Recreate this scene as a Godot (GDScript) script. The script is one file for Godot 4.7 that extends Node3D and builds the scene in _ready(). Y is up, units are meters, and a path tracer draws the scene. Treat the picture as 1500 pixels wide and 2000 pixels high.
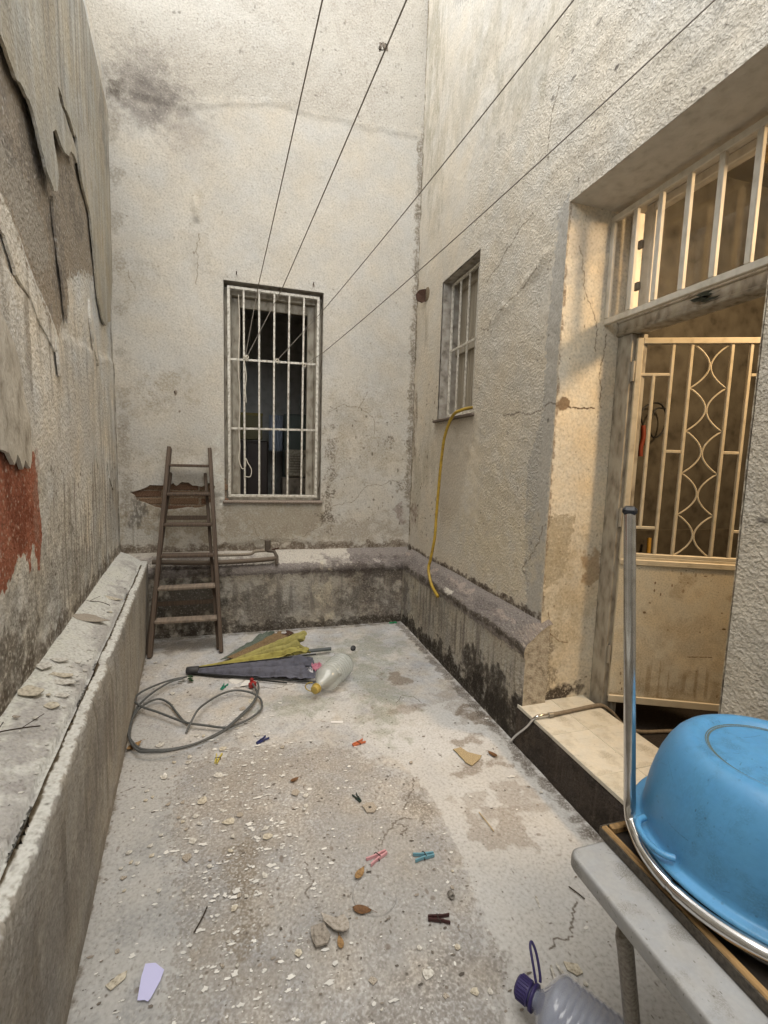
extends Node3D
# A small walled courtyard. Metres, y up. The camera stands at x = 0, z = 0; the walls run away towards -z.

const ZB := -4.27      # face of the back wall
const XR := 1.52       # face of the right wall
const HOLE_L := 2.087  # door opening, far side (as -z)
const HOLE_R := 1.093  # door opening, near side
var M := {}
var rng := RandomNumberGenerator.new()
var NA: PackedFloat32Array
var NB: PackedFloat32Array
var NC: PackedFloat32Array
var relief := FastNoiseLite.new()
var relief_fine := FastNoiseLite.new()

# ------------------------------------------------------------------ mesh builder
class MB:
	var v := PackedVector3Array()
	var n := PackedVector3Array()
	var uv := PackedVector2Array()
	var uv2 := PackedVector2Array()
	var idx := PackedInt32Array()
	func vert(p: Vector3, nn: Vector3, t := Vector2.ZERO, t2 := Vector2.ZERO) -> int:
		v.append(p); n.append(nn); uv.append(t); uv2.append(t2)
		return v.size() - 1
	func tri_i(a: int, b: int, c: int) -> void:
		var g := (v[b] - v[a]).cross(v[c] - v[a])
		if g.dot(n[a] + n[b] + n[c]) > 0.0:
			idx.append(a); idx.append(c); idx.append(b)
		else:
			idx.append(a); idx.append(b); idx.append(c)
	func tri(a: Vector3, b: Vector3, c: Vector3, hint: Vector3) -> void:
		var g := (b - a).cross(c - a).normalized()
		if g.dot(hint) < 0.0:
			g = -g
		var i := vert(a, g); vert(b, g); vert(c, g)
		tri_i(i, i + 1, i + 2)
	func quad(a: Vector3, b: Vector3, c: Vector3, d: Vector3, hint: Vector3) -> void:
		var g := (b - a).cross(c - a)
		if g.length() < 1e-12:
			g = (c - a).cross(d - a)
		g = g.normalized()
		if g.dot(hint) < 0.0:
			g = -g
		var i := vert(a, g); vert(b, g); vert(c, g); vert(d, g)
		tri_i(i, i + 1, i + 2); tri_i(i, i + 2, i + 3)
	# a box with chamfered edges
	func box(t: Transform3D, s: Vector3, bev := 0.0) -> void:
		var h := s * 0.5
		bev = minf(bev, minf(h.x, minf(h.y, h.z)) * 0.9)
		var mid := t.origin
		for ax in 3:
			var a := (ax + 1) % 3
			var b := (ax + 2) % 3
			for sg in [-1.0, 1.0]:
				var q := []
				for k in [[-1, -1], [1, -1], [1, 1], [-1, 1]]:
					var p := Vector3.ZERO
					p[ax] = sg * h[ax]; p[a] = k[0] * (h[a] - bev); p[b] = k[1] * (h[b] - bev)
					q.append(t * p)
				var hint := Vector3.ZERO; hint[ax] = sg
				quad(q[0], q[1], q[2], q[3], t.basis * hint)
		if bev <= 0.0:
			return
		for ax in 3:
			var a := (ax + 1) % 3
			var b := (ax + 2) % 3
			for sa in [-1.0, 1.0]:
				for sb in [-1.0, 1.0]:
					var p1 := Vector3.ZERO; var p2 := Vector3.ZERO
					p1[a] = sa * h[a]; p1[b] = sb * (h[b] - bev)
					p2[b] = sb * h[b]; p2[a] = sa * (h[a] - bev)
					var e := Vector3.ZERO; e[ax] = h[ax] - bev
					var hint := Vector3.ZERO; hint[a] = sa; hint[b] = sb
					quad(t * (p1 - e), t * (p1 + e), t * (p2 + e), t * (p2 - e), t.basis * hint)
		for sx in [-1.0, 1.0]:
			for sy in [-1.0, 1.0]:
				for sz in [-1.0, 1.0]:
					var sg := Vector3(sx, sy, sz)
					tri(t * (sg * Vector3(h.x, h.y - bev, h.z - bev)), t * (sg * Vector3(h.x - bev, h.y, h.z - bev)), t * (sg * Vector3(h.x - bev, h.y - bev, h.z)), t.basis * sg)
	# a straight bar between two points
	func bar(a: Vector3, b: Vector3, w: float, th: float, bev := 0.0, side := Vector3.ZERO) -> void:
		var y := (b - a).normalized()
		var x := side
		if x == Vector3.ZERO:
			x = Vector3.RIGHT if absf(y.x) < 0.9 else Vector3.UP
		var z := x.cross(y).normalized()
		x = y.cross(z)
		box(Transform3D(Basis(x, y, z), (a + b) * 0.5), Vector3(w, a.distance_to(b), th), bev)
	func tube(pts: PackedVector3Array, r, sides := 8, caps := true, squash := 1.0) -> void:
		var m := pts.size()
		var up := Vector3.UP
		var first := v.size()
		var d0 := (pts[1] - pts[0]).normalized()
		if absf(d0.dot(up)) > 0.9:
			up = Vector3.RIGHT
		var nx := d0.cross(up).normalized()
		for i in m:
			var d := (pts[mini(i + 1, m - 1)] - pts[maxi(i - 1, 0)]).normalized()
			nx = (nx - d * nx.dot(d)).normalized()
			var ny := d.cross(nx)
			var rr: float = r[i] if r is Array or r is PackedFloat32Array else r
			for k in sides:
				var an := TAU * k / sides
				var nn := nx * cos(an) + ny * sin(an) * squash
				vert(pts[i] + nn * rr, (nx * cos(an) + ny * sin(an) / squash).normalized())
		for i in m - 1:
			for k in sides:
				var a := first + i * sides + k
				var b := first + i * sides + (k + 1) % sides
				tri_i(a, b, b + sides); tri_i(a, b + sides, a + sides)
		if caps:
			for e in [0, m - 1]:
				var d: Vector3 = (pts[0] - pts[1]).normalized() if e == 0 else (pts[m - 1] - pts[m - 2]).normalized()
				var c := vert(pts[e], d)
				var ring := []
				for k in sides:
					ring.append(vert(v[first + e * sides + k], d))
				for k in sides:
					tri_i(c, ring[k], ring[(k + 1) % sides])
	# a profile of (radius, height) turned round the y axis of t
	func lathe(t: Transform3D, prof: PackedVector2Array, sides := 24, arc := TAU) -> void:
		var first := v.size()
		var m := prof.size()
		for i in m:
			var tg := prof[mini(i + 1, m - 1)] - prof[maxi(i - 1, 0)]
			var nr := Vector2(tg.y, -tg.x).normalized()
			for k in sides + 1:
				var an := arc * k / sides
				var e := Vector3(cos(an), 0, sin(an))
				vert(t * (e * prof[i].x + Vector3.UP * prof[i].y), (t.basis * (e * nr.x + Vector3.UP * nr.y)).normalized())
		for i in m - 1:
			for k in sides:
				var a := first + i * (sides + 1) + k
				tri_i(a, a + 1, a + sides + 2); tri_i(a, a + sides + 2, a + sides + 1)
	# an outline in the x-z plane of t made into a slab, its top bent by bend(x, z)
	func plate(t: Transform3D, outline: PackedVector2Array, th: float, bend = null) -> void:
		var tr := Geometry2D.triangulate_polygon(outline)
		for s in [1.0, -1.0]:
			for k in range(0, tr.size(), 3):
				var q := []
				for j in 3:
					var p := outline[tr[k + j]]
					var y: float = (bend.call(p.x, p.y) if bend != null else 0.0) + (th if s > 0 else 0.0)
					q.append(t * Vector3(p.x, y, p.y))
				tri(q[0], q[1], q[2], t.basis * Vector3(0, s, 0))
		var c := Vector2.ZERO
		for p in outline:
			c += p
		c /= outline.size()
		for k in outline.size():
			var p := outline[k]
			var q := outline[(k + 1) % outline.size()]
			var yp: float = bend.call(p.x, p.y) if bend != null else 0.0
			var yq: float = bend.call(q.x, q.y) if bend != null else 0.0
			var o := (p + q) * 0.5 - c
			quad(t * Vector3(p.x, yp, p.y), t * Vector3(q.x, yq, q.y), t * Vector3(q.x, yq + th, q.y), t * Vector3(p.x, yp + th, p.y), t.basis * Vector3(o.x, 0, o.y))
	# a patch of cloth: f(s, t) over a grid
	func patch(f: Callable, ns: int, nt: int, hint: Vector3) -> void:
		var first := v.size()
		for i in ns + 1:
			for j in nt + 1:
				vert(f.call(float(i) / ns, float(j) / nt), Vector3.ZERO)
		for i in ns + 1:
			for j in nt + 1:
				var at := first + i * (nt + 1) + j
				var du := v[first + mini(i + 1, ns) * (nt + 1) + j] - v[first + maxi(i - 1, 0) * (nt + 1) + j]
				var dv := v[first + i * (nt + 1) + mini(j + 1, nt)] - v[first + i * (nt + 1) + maxi(j - 1, 0)]
				var g := du.cross(dv).normalized()
				n[at] = -g if g.dot(hint) < 0.0 else g
		for i in ns:
			for j in nt:
				var a := first + i * (nt + 1) + j
				tri_i(a, a + 1, a + nt + 2); tri_i(a, a + nt + 2, a + nt + 1)
	func mesh() -> ArrayMesh:
		var arr := []
		arr.resize(Mesh.ARRAY_MAX)
		arr[Mesh.ARRAY_VERTEX] = v
		arr[Mesh.ARRAY_NORMAL] = n
		arr[Mesh.ARRAY_TEX_UV] = uv
		arr[Mesh.ARRAY_TEX_UV2] = uv2
		arr[Mesh.ARRAY_INDEX] = idx
		var m := ArrayMesh.new()
		m.add_surface_from_arrays(Mesh.PRIMITIVE_TRIANGLES, arr)
		return m

# ------------------------------------------------------------------ colour painter (stains, dirt and paint in metres on a wall)
class Paint:
	var w: int
	var h: int
	var x0: float
	var y0: float
	var k: float
	var R := PackedFloat32Array()
	var G := PackedFloat32Array()
	var B := PackedFloat32Array()
	var na: PackedFloat32Array
	var nb: PackedFloat32Array
	var nc: PackedFloat32Array
	func _init(ax: float, ay: float, bx: float, by: float, ppm: float, host) -> void:
		x0 = ax; y0 = ay; k = ppm
		w = int((bx - ax) * ppm); h = int((by - ay) * ppm)
		na = host.NA; nb = host.NB; nc = host.NC
		R.resize(w * h); G.resize(w * h); B.resize(w * h)
	func fill(c: Color, low := 0.12, mid := 0.1, fine := 0.06, warm := 0.03) -> void:
		for y in h:
			for x in w:
				var a := na[((x >> 1) & 511) + (((y >> 1) & 511) << 9)] - 0.5
				var b := nb[(x & 511) + ((y & 511) << 9)] - 0.5
				var f := nc[((x * 2) & 511) + (((y * 2) & 511) << 9)] - 0.5
				var a2 := na[((y + 200) & 511) + (((x + 77) & 511) << 9)] - 0.5
				var m := 1.0 + low * a + mid * b + fine * f
				var i := y * w + x
				R[i] = c.r * m * (1.0 + warm * a2); G[i] = c.g * m; B[i] = c.b * m * (1.0 - warm * a2 * 1.6)
	func put(i: int, c: Color, t: float) -> void:
		R[i] += (c.r - R[i]) * t; G[i] += (c.g - G[i]) * t; B[i] += (c.b - B[i]) * t
	# a stain with a ragged outline; grain > 0 breaks it up into spots
	func blob(cx: float, cy: float, rx: float, ry: float, c: Color, strength := 0.7, amp := 0.8, soft := 0.5, grain := 0.0, sy := 1.0, seed := 0) -> void:
		var e := 1.0 + amp * 0.6
		var xa := clampi(int((cx - rx * e - x0) * k), 0, w); var xb := clampi(int((cx + rx * e - x0) * k), 0, w)
		var ya := clampi(int((cy - ry * e - y0) * k), 0, h); var yb := clampi(int((cy + ry * e - y0) * k), 0, h)
		var f := 220.0 / k
		for y in range(ya, yb):
			var dy := (y0 + y / k - cy) / ry
			for x in range(xa, xb):
				var dx := (x0 + x / k - cx) / rx
				var yy := int(y * f * sy)
				var xx := int(x * f)
				var nn := na[((xx * 2 + seed * 131) & 511) + (((yy * 2 + seed * 71) & 511) << 9)] - 0.5 + (nb[((xx + seed * 31) & 511) + (((yy + seed * 57) & 511) << 9)] - 0.5) * 0.7
				var t := (1.0 - sqrt(dx * dx + dy * dy) + nn * 2.0 * amp) / soft
				if t <= 0.0:
					continue
				t = minf(t, 1.0)
				if grain > 0.0:
					var g := nb[((x * 3) & 511) + (((int(y * 3 * sy)) & 511) << 9)] * 0.6 + nc[(x & 511) + ((int(y * sy) & 511) << 9)] * 0.4
					t *= clampf((g - 0.5) * 4.0 + 1.4 - grain, 0.0, 1.0)
				put(y * w + x, c, t * strength)
	# runs of dirt washed straight down
	func runs(xa_: float, xb_: float, ya_: float, yb_: float, c: Color, strength := 0.5, cut := 0.5, seed := 0, width := 2) -> void:
		var xa := clampi(int((xa_ - x0) * k), 0, w); var xb := clampi(int((xb_ - x0) * k), 0, w)
		var ya := clampi(int((ya_ - y0) * k), 0, h); var yb := clampi(int((yb_ - y0) * k), 0, h)
		var f := 220.0 / k
		for x in range(xa, xb):
			var xx := int(x * f * 4.0 / width)
			var len_n := na[((xx * 2 + seed * 91) & 511) + ((seed * 37 & 511) << 9)]
			var edge := minf(1.0, minf(x - xa, xb - x) / (0.06 * k))
			for y in range(ya, yb):
				var yn := float(y - ya) / maxf(1.0, yb - ya)
				var yy := int(y * f)
				var s := nb[((xx + seed * 173) & 511) + (((yy / 24 + seed * 59) & 511) << 9)] * 0.65 + na[((xx * 3 + seed * 17) & 511) + (((yy / 5) & 511) << 9)] * 0.35
				var br := nc[((x * 2) & 511) + (((y * 2) & 511) << 9)]
				var t := clampf((s - cut) * 7.0, 0.0, 1.0) * (0.65 + 0.7 * (br - 0.3)) * edge
				var lim := 0.25 + 1.1 * len_n
				t *= clampf((lim - absf(yn - 0.5) * 1.9) * 4.0, 0.0, 1.0)
				if t > 0.0:
					put(y * w + x, c, minf(t, 1.0) * strength)
	func poly(pts: PackedVector2Array, c: Color, strength := 1.0, ragged := 0.02, grain := 0.0, sy := 1.0, seed := 0) -> void:
		var lo := pts[0]; var hi := pts[0]
		for p in pts:
			lo = lo.min(p); hi = hi.max(p)
		lo -= Vector2.ONE * ragged; hi += Vector2.ONE * ragged
		var xa := clampi(int((lo.x - x0) * k), 0, w); var xb := clampi(int((hi.x - x0) * k), 0, w)
		var ya := clampi(int((lo.y - y0) * k), 0, h); var yb := clampi(int((hi.y - y0) * k), 0, h)
		var f := 220.0 / k
		for y in range(ya, yb):
			for x in range(xa, xb):
				var xx := int(x * f); var yy := int(y * f * sy)
				var ox := (nb[((xx * 2 + seed * 31) & 511) + (((yy * 2) & 511) << 9)] - 0.5) * 2.0 * ragged
				var oy := (nb[((xx * 2 + 200) & 511) + (((yy * 2 + seed * 43 + 77) & 511) << 9)] - 0.5) * 2.0 * ragged
				if not Geometry2D.is_point_in_polygon(Vector2(x0 + x / k + ox, y0 + y / k + oy), pts):
					continue
				var t := 1.0
				if grain > 0.0:
					var g := nb[((x * 3) & 511) + (((y * 3) & 511) << 9)] * 0.6 + nc[(x & 511) + ((y & 511) << 9)] * 0.4
					t = clampf((g - 0.5) * 4.0 + 1.4 - grain, 0.0, 1.0)
				put(y * w + x, c, t * strength)
	# a crack or a brushed line
	func line(pts: PackedVector2Array, width: float, c: Color, strength := 0.8, wob := 0.01, seed := 0) -> void:
		for i in pts.size() - 1:
			var n := int(pts[i].distance_to(pts[i + 1]) * k * 1.5) + 1
			var nr := (pts[i + 1] - pts[i]).normalized().orthogonal()
			for j in n:
				var p := pts[i].lerp(pts[i + 1], float(j) / n)
				var q := (p - Vector2(x0, y0)) * k
				var o := (na[((int(q.x * 1.3) + seed * 13) & 511) + (((int(q.y * 1.3) + i * 7) & 511) << 9)] - 0.5 + (nb[((int(q.x * 1.5)) & 511) + (((int(q.y * 1.5)) & 511) << 9)] - 0.5) * 0.35) * 2.0 * wob
				p += nr * o
				q = (p - Vector2(x0, y0)) * k
				var rr := width * k * (0.3 + nb[((int(q.x * 5)) & 511) + (((int(q.y * 5) + seed * 29) & 511) << 9)])
				var ri := int(ceil(rr))
				for yy in range(int(q.y) - ri, int(q.y) + ri + 1):
					for xx in range(int(q.x) - ri, int(q.x) + ri + 1):
						if xx < 0 or yy < 0 or xx >= w or yy >= h:
							continue
						var t := clampf(rr + 0.5 - Vector2(xx - q.x, yy - q.y).length(), 0.0, 1.0)
						if t > 0.0:
							put(yy * w + xx, c, t * strength * clampf(nb[(int(q.x * 2.3) & 511) + ((int(q.y * 2.3) & 511) << 9)] * 2.4 - 0.35, 0.15, 1.0))
	func spots(n: int, xa: float, ya: float, xb: float, yb: float, r0: float, r1: float, c: Color, strength: float, rn: RandomNumberGenerator) -> void:
		for i in n:
			var q := (Vector2(rn.randf_range(xa, xb), rn.randf_range(ya, yb)) - Vector2(x0, y0)) * k
			var rr := lerpf(r0, r1, pow(rn.randf(), 2.5)) * k
			var asp := rn.randf_range(0.6, 1.7)
			var st := strength * rn.randf_range(0.4, 1.0)
			var ri := int(ceil(rr * 1.7))
			for yy in range(int(q.y) - ri, int(q.y) + ri + 1):
				for xx in range(int(q.x) - ri, int(q.x) + ri + 1):
					if xx < 0 or yy < 0 or xx >= w or yy >= h:
						continue
					var t := clampf(rr + 0.5 - Vector2((xx - q.x) * asp, (yy - q.y) / asp).length(), 0.0, 1.0)
					if t > 0.0:
						put(yy * w + xx, c, t * st)
	func texture() -> ImageTexture:
		var b := PackedByteArray()
		b.resize(w * h * 3)
		for i in w * h:
			b[i * 3] = clampi(int(R[i] * 255.0), 0, 255); b[i * 3 + 1] = clampi(int(G[i] * 255.0), 0, 255); b[i * 3 + 2] = clampi(int(B[i] * 255.0), 0, 255)
		return ImageTexture.create_from_image(Image.create_from_data(w, h, false, Image.FORMAT_RGB8, b))

# ------------------------------------------------------------------ scene tree helpers
func part(called: String, mb, mat: Material, parent: Node3D, label := "") -> MeshInstance3D:
	var o := MeshInstance3D.new()
	o.name = called
	o.mesh = mb.mesh() if mb is MB else mb
	o.material_override = mat
	parent.add_child(o, true)
	if label:
		o.set_meta("label", label)
	return o

func tag(o: Node3D, label: String, category: String, group := "") -> Node3D:
	o.set_meta("label", label)
	o.set_meta("category", category)
	if group:
		o.set_meta("group", group)
	return o

func thing(called: String, label: String, category: String, at := Vector3.ZERO, group := "") -> Node3D:
	var o := Node3D.new()
	o.name = called
	o.position = at
	add_child(o, true)
	return tag(o, label, category, group)

func smooth(pts: Array, per := 6, closed := false) -> PackedVector3Array:
	var out := PackedVector3Array()
	var m := pts.size()
	for i in (m if closed else m - 1):
		var a: Vector3 = pts[(i - 1 + m) % m] if closed else pts[maxi(i - 1, 0)]
		var b: Vector3 = pts[i]
		var c: Vector3 = pts[(i + 1) % m]
		var d: Vector3 = pts[(i + 2) % m] if closed else pts[mini(i + 2, m - 1)]
		for j in per:
			out.append(b.cubic_interpolate(c, a, d, float(j) / per))
	out.append(pts[0] if closed else pts[m - 1])
	return out

# the same outline with its long sides broken up and made ragged
func ragged(pts: Array, step := 0.015, amp := 0.008, seed := 1, closed := true) -> PackedVector2Array:
	var out := PackedVector2Array()
	for i in (pts.size() if closed else pts.size() - 1):
		var a: Vector2 = pts[i]
		var b: Vector2 = pts[(i + 1) % pts.size()]
		var m := maxi(1, int(a.distance_to(b) / step))
		var nr := (b - a).normalized().orthogonal()
		for j in m:
			var p := a.lerp(b, float(j) / m)
			out.append(p + nr * amp * (relief_fine.get_noise_2d(p.x * 300.0 + seed * 50.0, p.y * 300.0) * 1.6 + relief.get_noise_2d(p.x * 60.0 + seed * 31.0, p.y * 60.0) * 1.5))
	return out

# A wall face: a grid in (u, v) at place(u, v) + out * bump(u, v), cut to keep, with rectangular holes left open. zone(u, v) picks the material.
func face(place: Callable, out: Vector3, us: PackedFloat32Array, vs: PackedFloat32Array, bump: Callable, span: Rect2, o := {}) -> Array:
	var holes: Array = o.get("holes", [])
	var keep: PackedVector2Array = o.get("keep", PackedVector2Array())
	var cut: PackedVector2Array = o.get("cut", PackedVector2Array())
	var zone = o.get("zone")
	var tile: float = o.get("tile", 1.0)
	var nu := us.size()
	var nv := vs.size()
	var pos := PackedVector3Array(); pos.resize(nu * nv)
	for i in nu:
		for j in nv:
			pos[i * nv + j] = place.call(us[i], vs[j]) + out * bump.call(us[i], vs[j])
	var nor := PackedVector3Array(); nor.resize(nu * nv)
	for i in nu:
		for j in nv:
			var g := (pos[mini(i + 1, nu - 1) * nv + j] - pos[maxi(i - 1, 0) * nv + j]).cross(pos[i * nv + mini(j + 1, nv - 1)] - pos[i * nv + maxi(j - 1, 0)]).normalized()
			nor[i * nv + j] = -g if g.dot(out) < 0.0 else g
	var t1 := PackedVector2Array(); t1.resize(nu * nv)
	var t2 := PackedVector2Array(); t2.resize(nu * nv)
	for i in nu:
		for j in nv:
			t1[i * nv + j] = Vector2(us[i], vs[j]) / tile
			t2[i * nv + j] = (Vector2(us[i], vs[j]) - span.position) / span.size
	var mbs := [MB.new(), MB.new()]
	for m in mbs:
		m.v = pos.duplicate(); m.n = nor.duplicate(); m.uv = t1.duplicate(); m.uv2 = t2.duplicate()
	var in_keep := PackedByteArray()
	var in_cut := PackedByteArray()
	if keep.size():
		in_keep.resize(nu * nv)
		for i in nu:
			for j in nv:
				in_keep[i * nv + j] = 1 if Geometry2D.is_point_in_polygon(Vector2(us[i], vs[j]), keep) else 0
	if cut.size():
		in_cut.resize(nu * nv)
		for i in nu:
			for j in nv:
				in_cut[i * nv + j] = 1 if Geometry2D.is_point_in_polygon(Vector2(us[i], vs[j]), cut) else 0
	for i in nu - 1:
		for j in nv - 1:
			var cu := (us[i] + us[i + 1]) * 0.5
			var cv := (vs[j] + vs[j + 1]) * 0.5
			var gone := false
			for r in holes:
				if r.has_point(Vector2(cu, cv)):
					gone = true
			if gone:
				continue
			var m: MB = mbs[zone.call(cu, cv)] if zone != null else mbs[0]
			var a := i * nv + j
			var whole := true
			if keep.size() or cut.size():
				var kk := 4 if keep.is_empty() else in_keep[a] + in_keep[a + 1] + in_keep[a + nv] + in_keep[a + nv + 1]
				var cc := 0 if cut.is_empty() else in_cut[a] + in_cut[a + 1] + in_cut[a + nv] + in_cut[a + nv + 1]
				if kk == 0 or cc == 4:
					continue
				whole = kk == 4 and cc == 0
			if whole:
				m.tri_i(a, a + 1, a + nv + 1); m.tri_i(a, a + nv + 1, a + nv)
				continue
			var cell := PackedVector2Array([Vector2(us[i], vs[j]), Vector2(us[i + 1], vs[j]), Vector2(us[i + 1], vs[j + 1]), Vector2(us[i], vs[j + 1])])
			var bits: Array = Geometry2D.intersect_polygons(cell, keep) if keep.size() else [cell]
			if cut.size():
				var rest := []
				for b in bits:
					rest.append_array(Geometry2D.clip_polygons(b, cut))
				bits = rest
			for b in bits:
				var tr := Geometry2D.triangulate_polygon(b)
				var first := m.v.size()
				for p in b:
					m.vert(place.call(p.x, p.y) + out * bump.call(p.x, p.y), nor[a], p / tile, (p - span.position) / span.size)
				for q in range(0, tr.size(), 3):
					m.tri_i(first + tr[q], first + tr[q + 1], first + tr[q + 2])
	# the thickness of a broken edge
	var deep: float = o.get("deep", 0.0)
	if deep > 0.0:
		for ring in [keep, cut]:
			for q in ring.size():
				var a: Vector2 = ring[q]
				var b: Vector2 = ring[(q + 1) % ring.size()]
				var pa: Vector3 = place.call(a.x, a.y) + out * bump.call(a.x, a.y)
				var pb: Vector3 = place.call(b.x, b.y) + out * bump.call(b.x, b.y)
				var first: int = mbs[0].v.size()
				mbs[0].quad(pa, pb, pb - out * deep, pa - out * deep, (pb - pa).cross(out))
				for e in 4:
					mbs[0].uv[first + e] = (a if e in [0, 3] else b) / tile + (Vector2(0.02, 0.02) if e > 1 else Vector2.ZERO)
					mbs[0].uv2[first + e] = ((a if e in [0, 3] else b) - span.position) / span.size
	return mbs

# even steps from a to b that also stop at each of the given places
func steps(a: float, b: float, d: float, stops := []) -> PackedFloat32Array:
	var all := [a, b]
	for s in stops:
		if s > a and s < b:
			all.append(s)
	all.sort()
	var out := PackedFloat32Array()
	for i in all.size() - 1:
		var n := maxi(1, int(round((all[i + 1] - all[i]) / d)))
		for j in n:
			out.append(lerpf(all[i], all[i + 1], float(j) / n))
	out.append(b)
	return out

# ------------------------------------------------------------------ materials
func tile_noise(freq: float, oct: int, seed: int, kind := FastNoiseLite.TYPE_SIMPLEX_SMOOTH) -> PackedFloat32Array:
	var f := FastNoiseLite.new()
	f.noise_type = kind
	f.frequency = freq
	f.fractal_octaves = oct
	f.seed = seed
	var d := f.get_seamless_image(512, 512).get_data()
	var out := PackedFloat32Array()
	out.resize(512 * 512)
	for i in 512 * 512:
		out[i] = d[i] / 255.0
	return out

func noise_tex(freq: float, oct: int, seed: int, size := 512, ramp := [], kind := FastNoiseLite.TYPE_SIMPLEX_SMOOTH, gain := 0.5) -> Texture2D:
	var f := FastNoiseLite.new()
	f.noise_type = kind
	f.frequency = freq
	f.fractal_octaves = oct
	f.fractal_gain = gain
	f.seed = seed
	var im := f.get_seamless_image(size, size)
	if ramp.is_empty():
		return ImageTexture.create_from_image(im)
	var d := im.get_data()
	var b := PackedByteArray()
	b.resize(size * size * 3)
	var table := PackedByteArray()
	for i in 256:
		var t := i / 255.0 * (ramp.size() - 1)
		var c: Color = ramp[mini(int(t), ramp.size() - 2)].lerp(ramp[mini(int(t) + 1, ramp.size() - 1)], t - mini(int(t), ramp.size() - 2))
		table.append_array(PackedByteArray([c.r8, c.g8, c.b8]))
	for i in size * size:
		var q := d[i] * 3
		b[i * 3] = table[q]; b[i * 3 + 1] = table[q + 1]; b[i * 3 + 2] = table[q + 2]
	return ImageTexture.create_from_image(Image.create_from_data(size, size, false, Image.FORMAT_RGB8, b))

# thrown stucco: grains of several sizes, clumped
func grains() -> Texture2D:
	var b := PackedByteArray()
	b.resize(512 * 512)
	for y in 512:
		for x in 512:
			var big := NB[x + (y << 9)]
			var mid := NB[((x * 2 + 91) & 511) + (((y * 2 + 37) & 511) << 9)]
			var fine := NC[x + (y << 9)]
			var cl := NA[((x + 200) & 511) + (y << 9)]
			var hgt := 0.45 * smoothstep(0.38, 0.72, big) + 0.3 * smoothstep(0.45, 0.75, mid) * (0.4 + cl) + 0.22 * fine * (0.5 + cl)
			b[x + (y << 9)] = clampi(int(hgt * 255.0), 0, 255)
	return ImageTexture.create_from_image(Image.create_from_data(512, 512, false, Image.FORMAT_L8, b))

func wall_mat(macro: Texture2D, bump: Texture2D, depth: float, rough := 0.95) -> StandardMaterial3D:
	var m := StandardMaterial3D.new()
	m.albedo_texture = M.grain
	m.detail_enabled = true
	m.detail_albedo = macro
	m.detail_uv_layer = BaseMaterial3D.DETAIL_UV_2
	m.detail_blend_mode = BaseMaterial3D.BLEND_MODE_MUL
	m.heightmap_enabled = true
	m.heightmap_texture = bump
	m.heightmap_scale = depth
	m.roughness = rough
	m.metallic_specular = 0.3
	return m

# a plain material with a mottled colour and fine relief laid on in the object's own axes
func mat(c: Color, rough := 0.8, o := {}) -> StandardMaterial3D:
	var m := StandardMaterial3D.new()
	m.albedo_color = c
	m.roughness = rough
	m.metallic = o.get("metal", 0.0)
	m.metallic_specular = o.get("spec", 0.5)
	if o.has("tex"):
		m.albedo_texture = o.tex
	if o.has("bump"):
		m.heightmap_enabled = true
		m.heightmap_texture = o.bump
		m.heightmap_scale = o.get("depth", 0.1)
	if o.has("tex") or o.has("bump"):
		m.uv1_triplanar = true
		m.uv1_scale = o.get("scale", Vector3.ONE)
	return m

# ------------------------------------------------------------------ the scene
func _ready() -> void:
	# camera
	var cam := Camera3D.new()
	cam.name = "camera"
	cam.position = Vector3(0, 1.5, 0)
	cam.rotation_degrees = Vector3(-6.101, -16.45, 1.732)
	cam.fov = 95.65
	cam.near = 0.03
	cam.far = 200.0
	cam.current = true
	add_child(cam)
	# overcast sky
	var we := WorldEnvironment.new()
	we.name = "world_environment"
	var env := Environment.new()
	env.background_mode = Environment.BG_SKY
	var sm := ProceduralSkyMaterial.new()
	sm.sky_top_color = Color(0.85, 0.875, 0.905)
	sm.sky_horizon_color = Color(0.83, 0.85, 0.875)
	sm.sky_curve = 0.2
	sm.ground_bottom_color = Color(0.35, 0.33, 0.31)
	sm.ground_horizon_color = Color(0.6, 0.6, 0.6)
	sm.sun_angle_max = 1.0
	var sky := Sky.new()
	sky.sky_material = sm
	env.sky = sky
	env.tonemap_mode = Environment.TONE_MAPPER_LINEAR
	env.tonemap_exposure = 7.0
	env.sdfgi_enabled = true
	env.ssao_enabled = true
	env.ssil_enabled = true
	we.environment = env
	add_child(we)
	# the sun behind thin cloud, high over the courtyard
	var sun := DirectionalLight3D.new()
	sun.name = "sun"
	sun.light_color = Color(1.0, 0.98, 0.95)
	sun.light_energy = 0.15
	sun.light_angular_distance = 50.0
	sun.shadow_enabled = true
	sun.rotation_degrees = Vector3(-68, -6, 0)
	add_child(sun)

	rng.seed = 7
	relief.seed = 3
	relief.frequency = 0.05
	relief.fractal_octaves = 3
	relief_fine.seed = 5
	relief_fine.frequency = 0.02
	relief_fine.fractal_octaves = 3
	make_materials()
	build_floor()
	build_back_wall()
	build_right_wall()
	build_left_wall()
	build_ledges()
	build_rear_wall()
	build_back_window()
	build_small_window()
	build_doorway()
	build_inner_room()
	build_back_room()
	build_fittings()
	build_ladder()
	build_lines()
	build_umbrella()
	build_bottles()
	build_hoses()
	build_foreground()
	build_litter()

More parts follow.
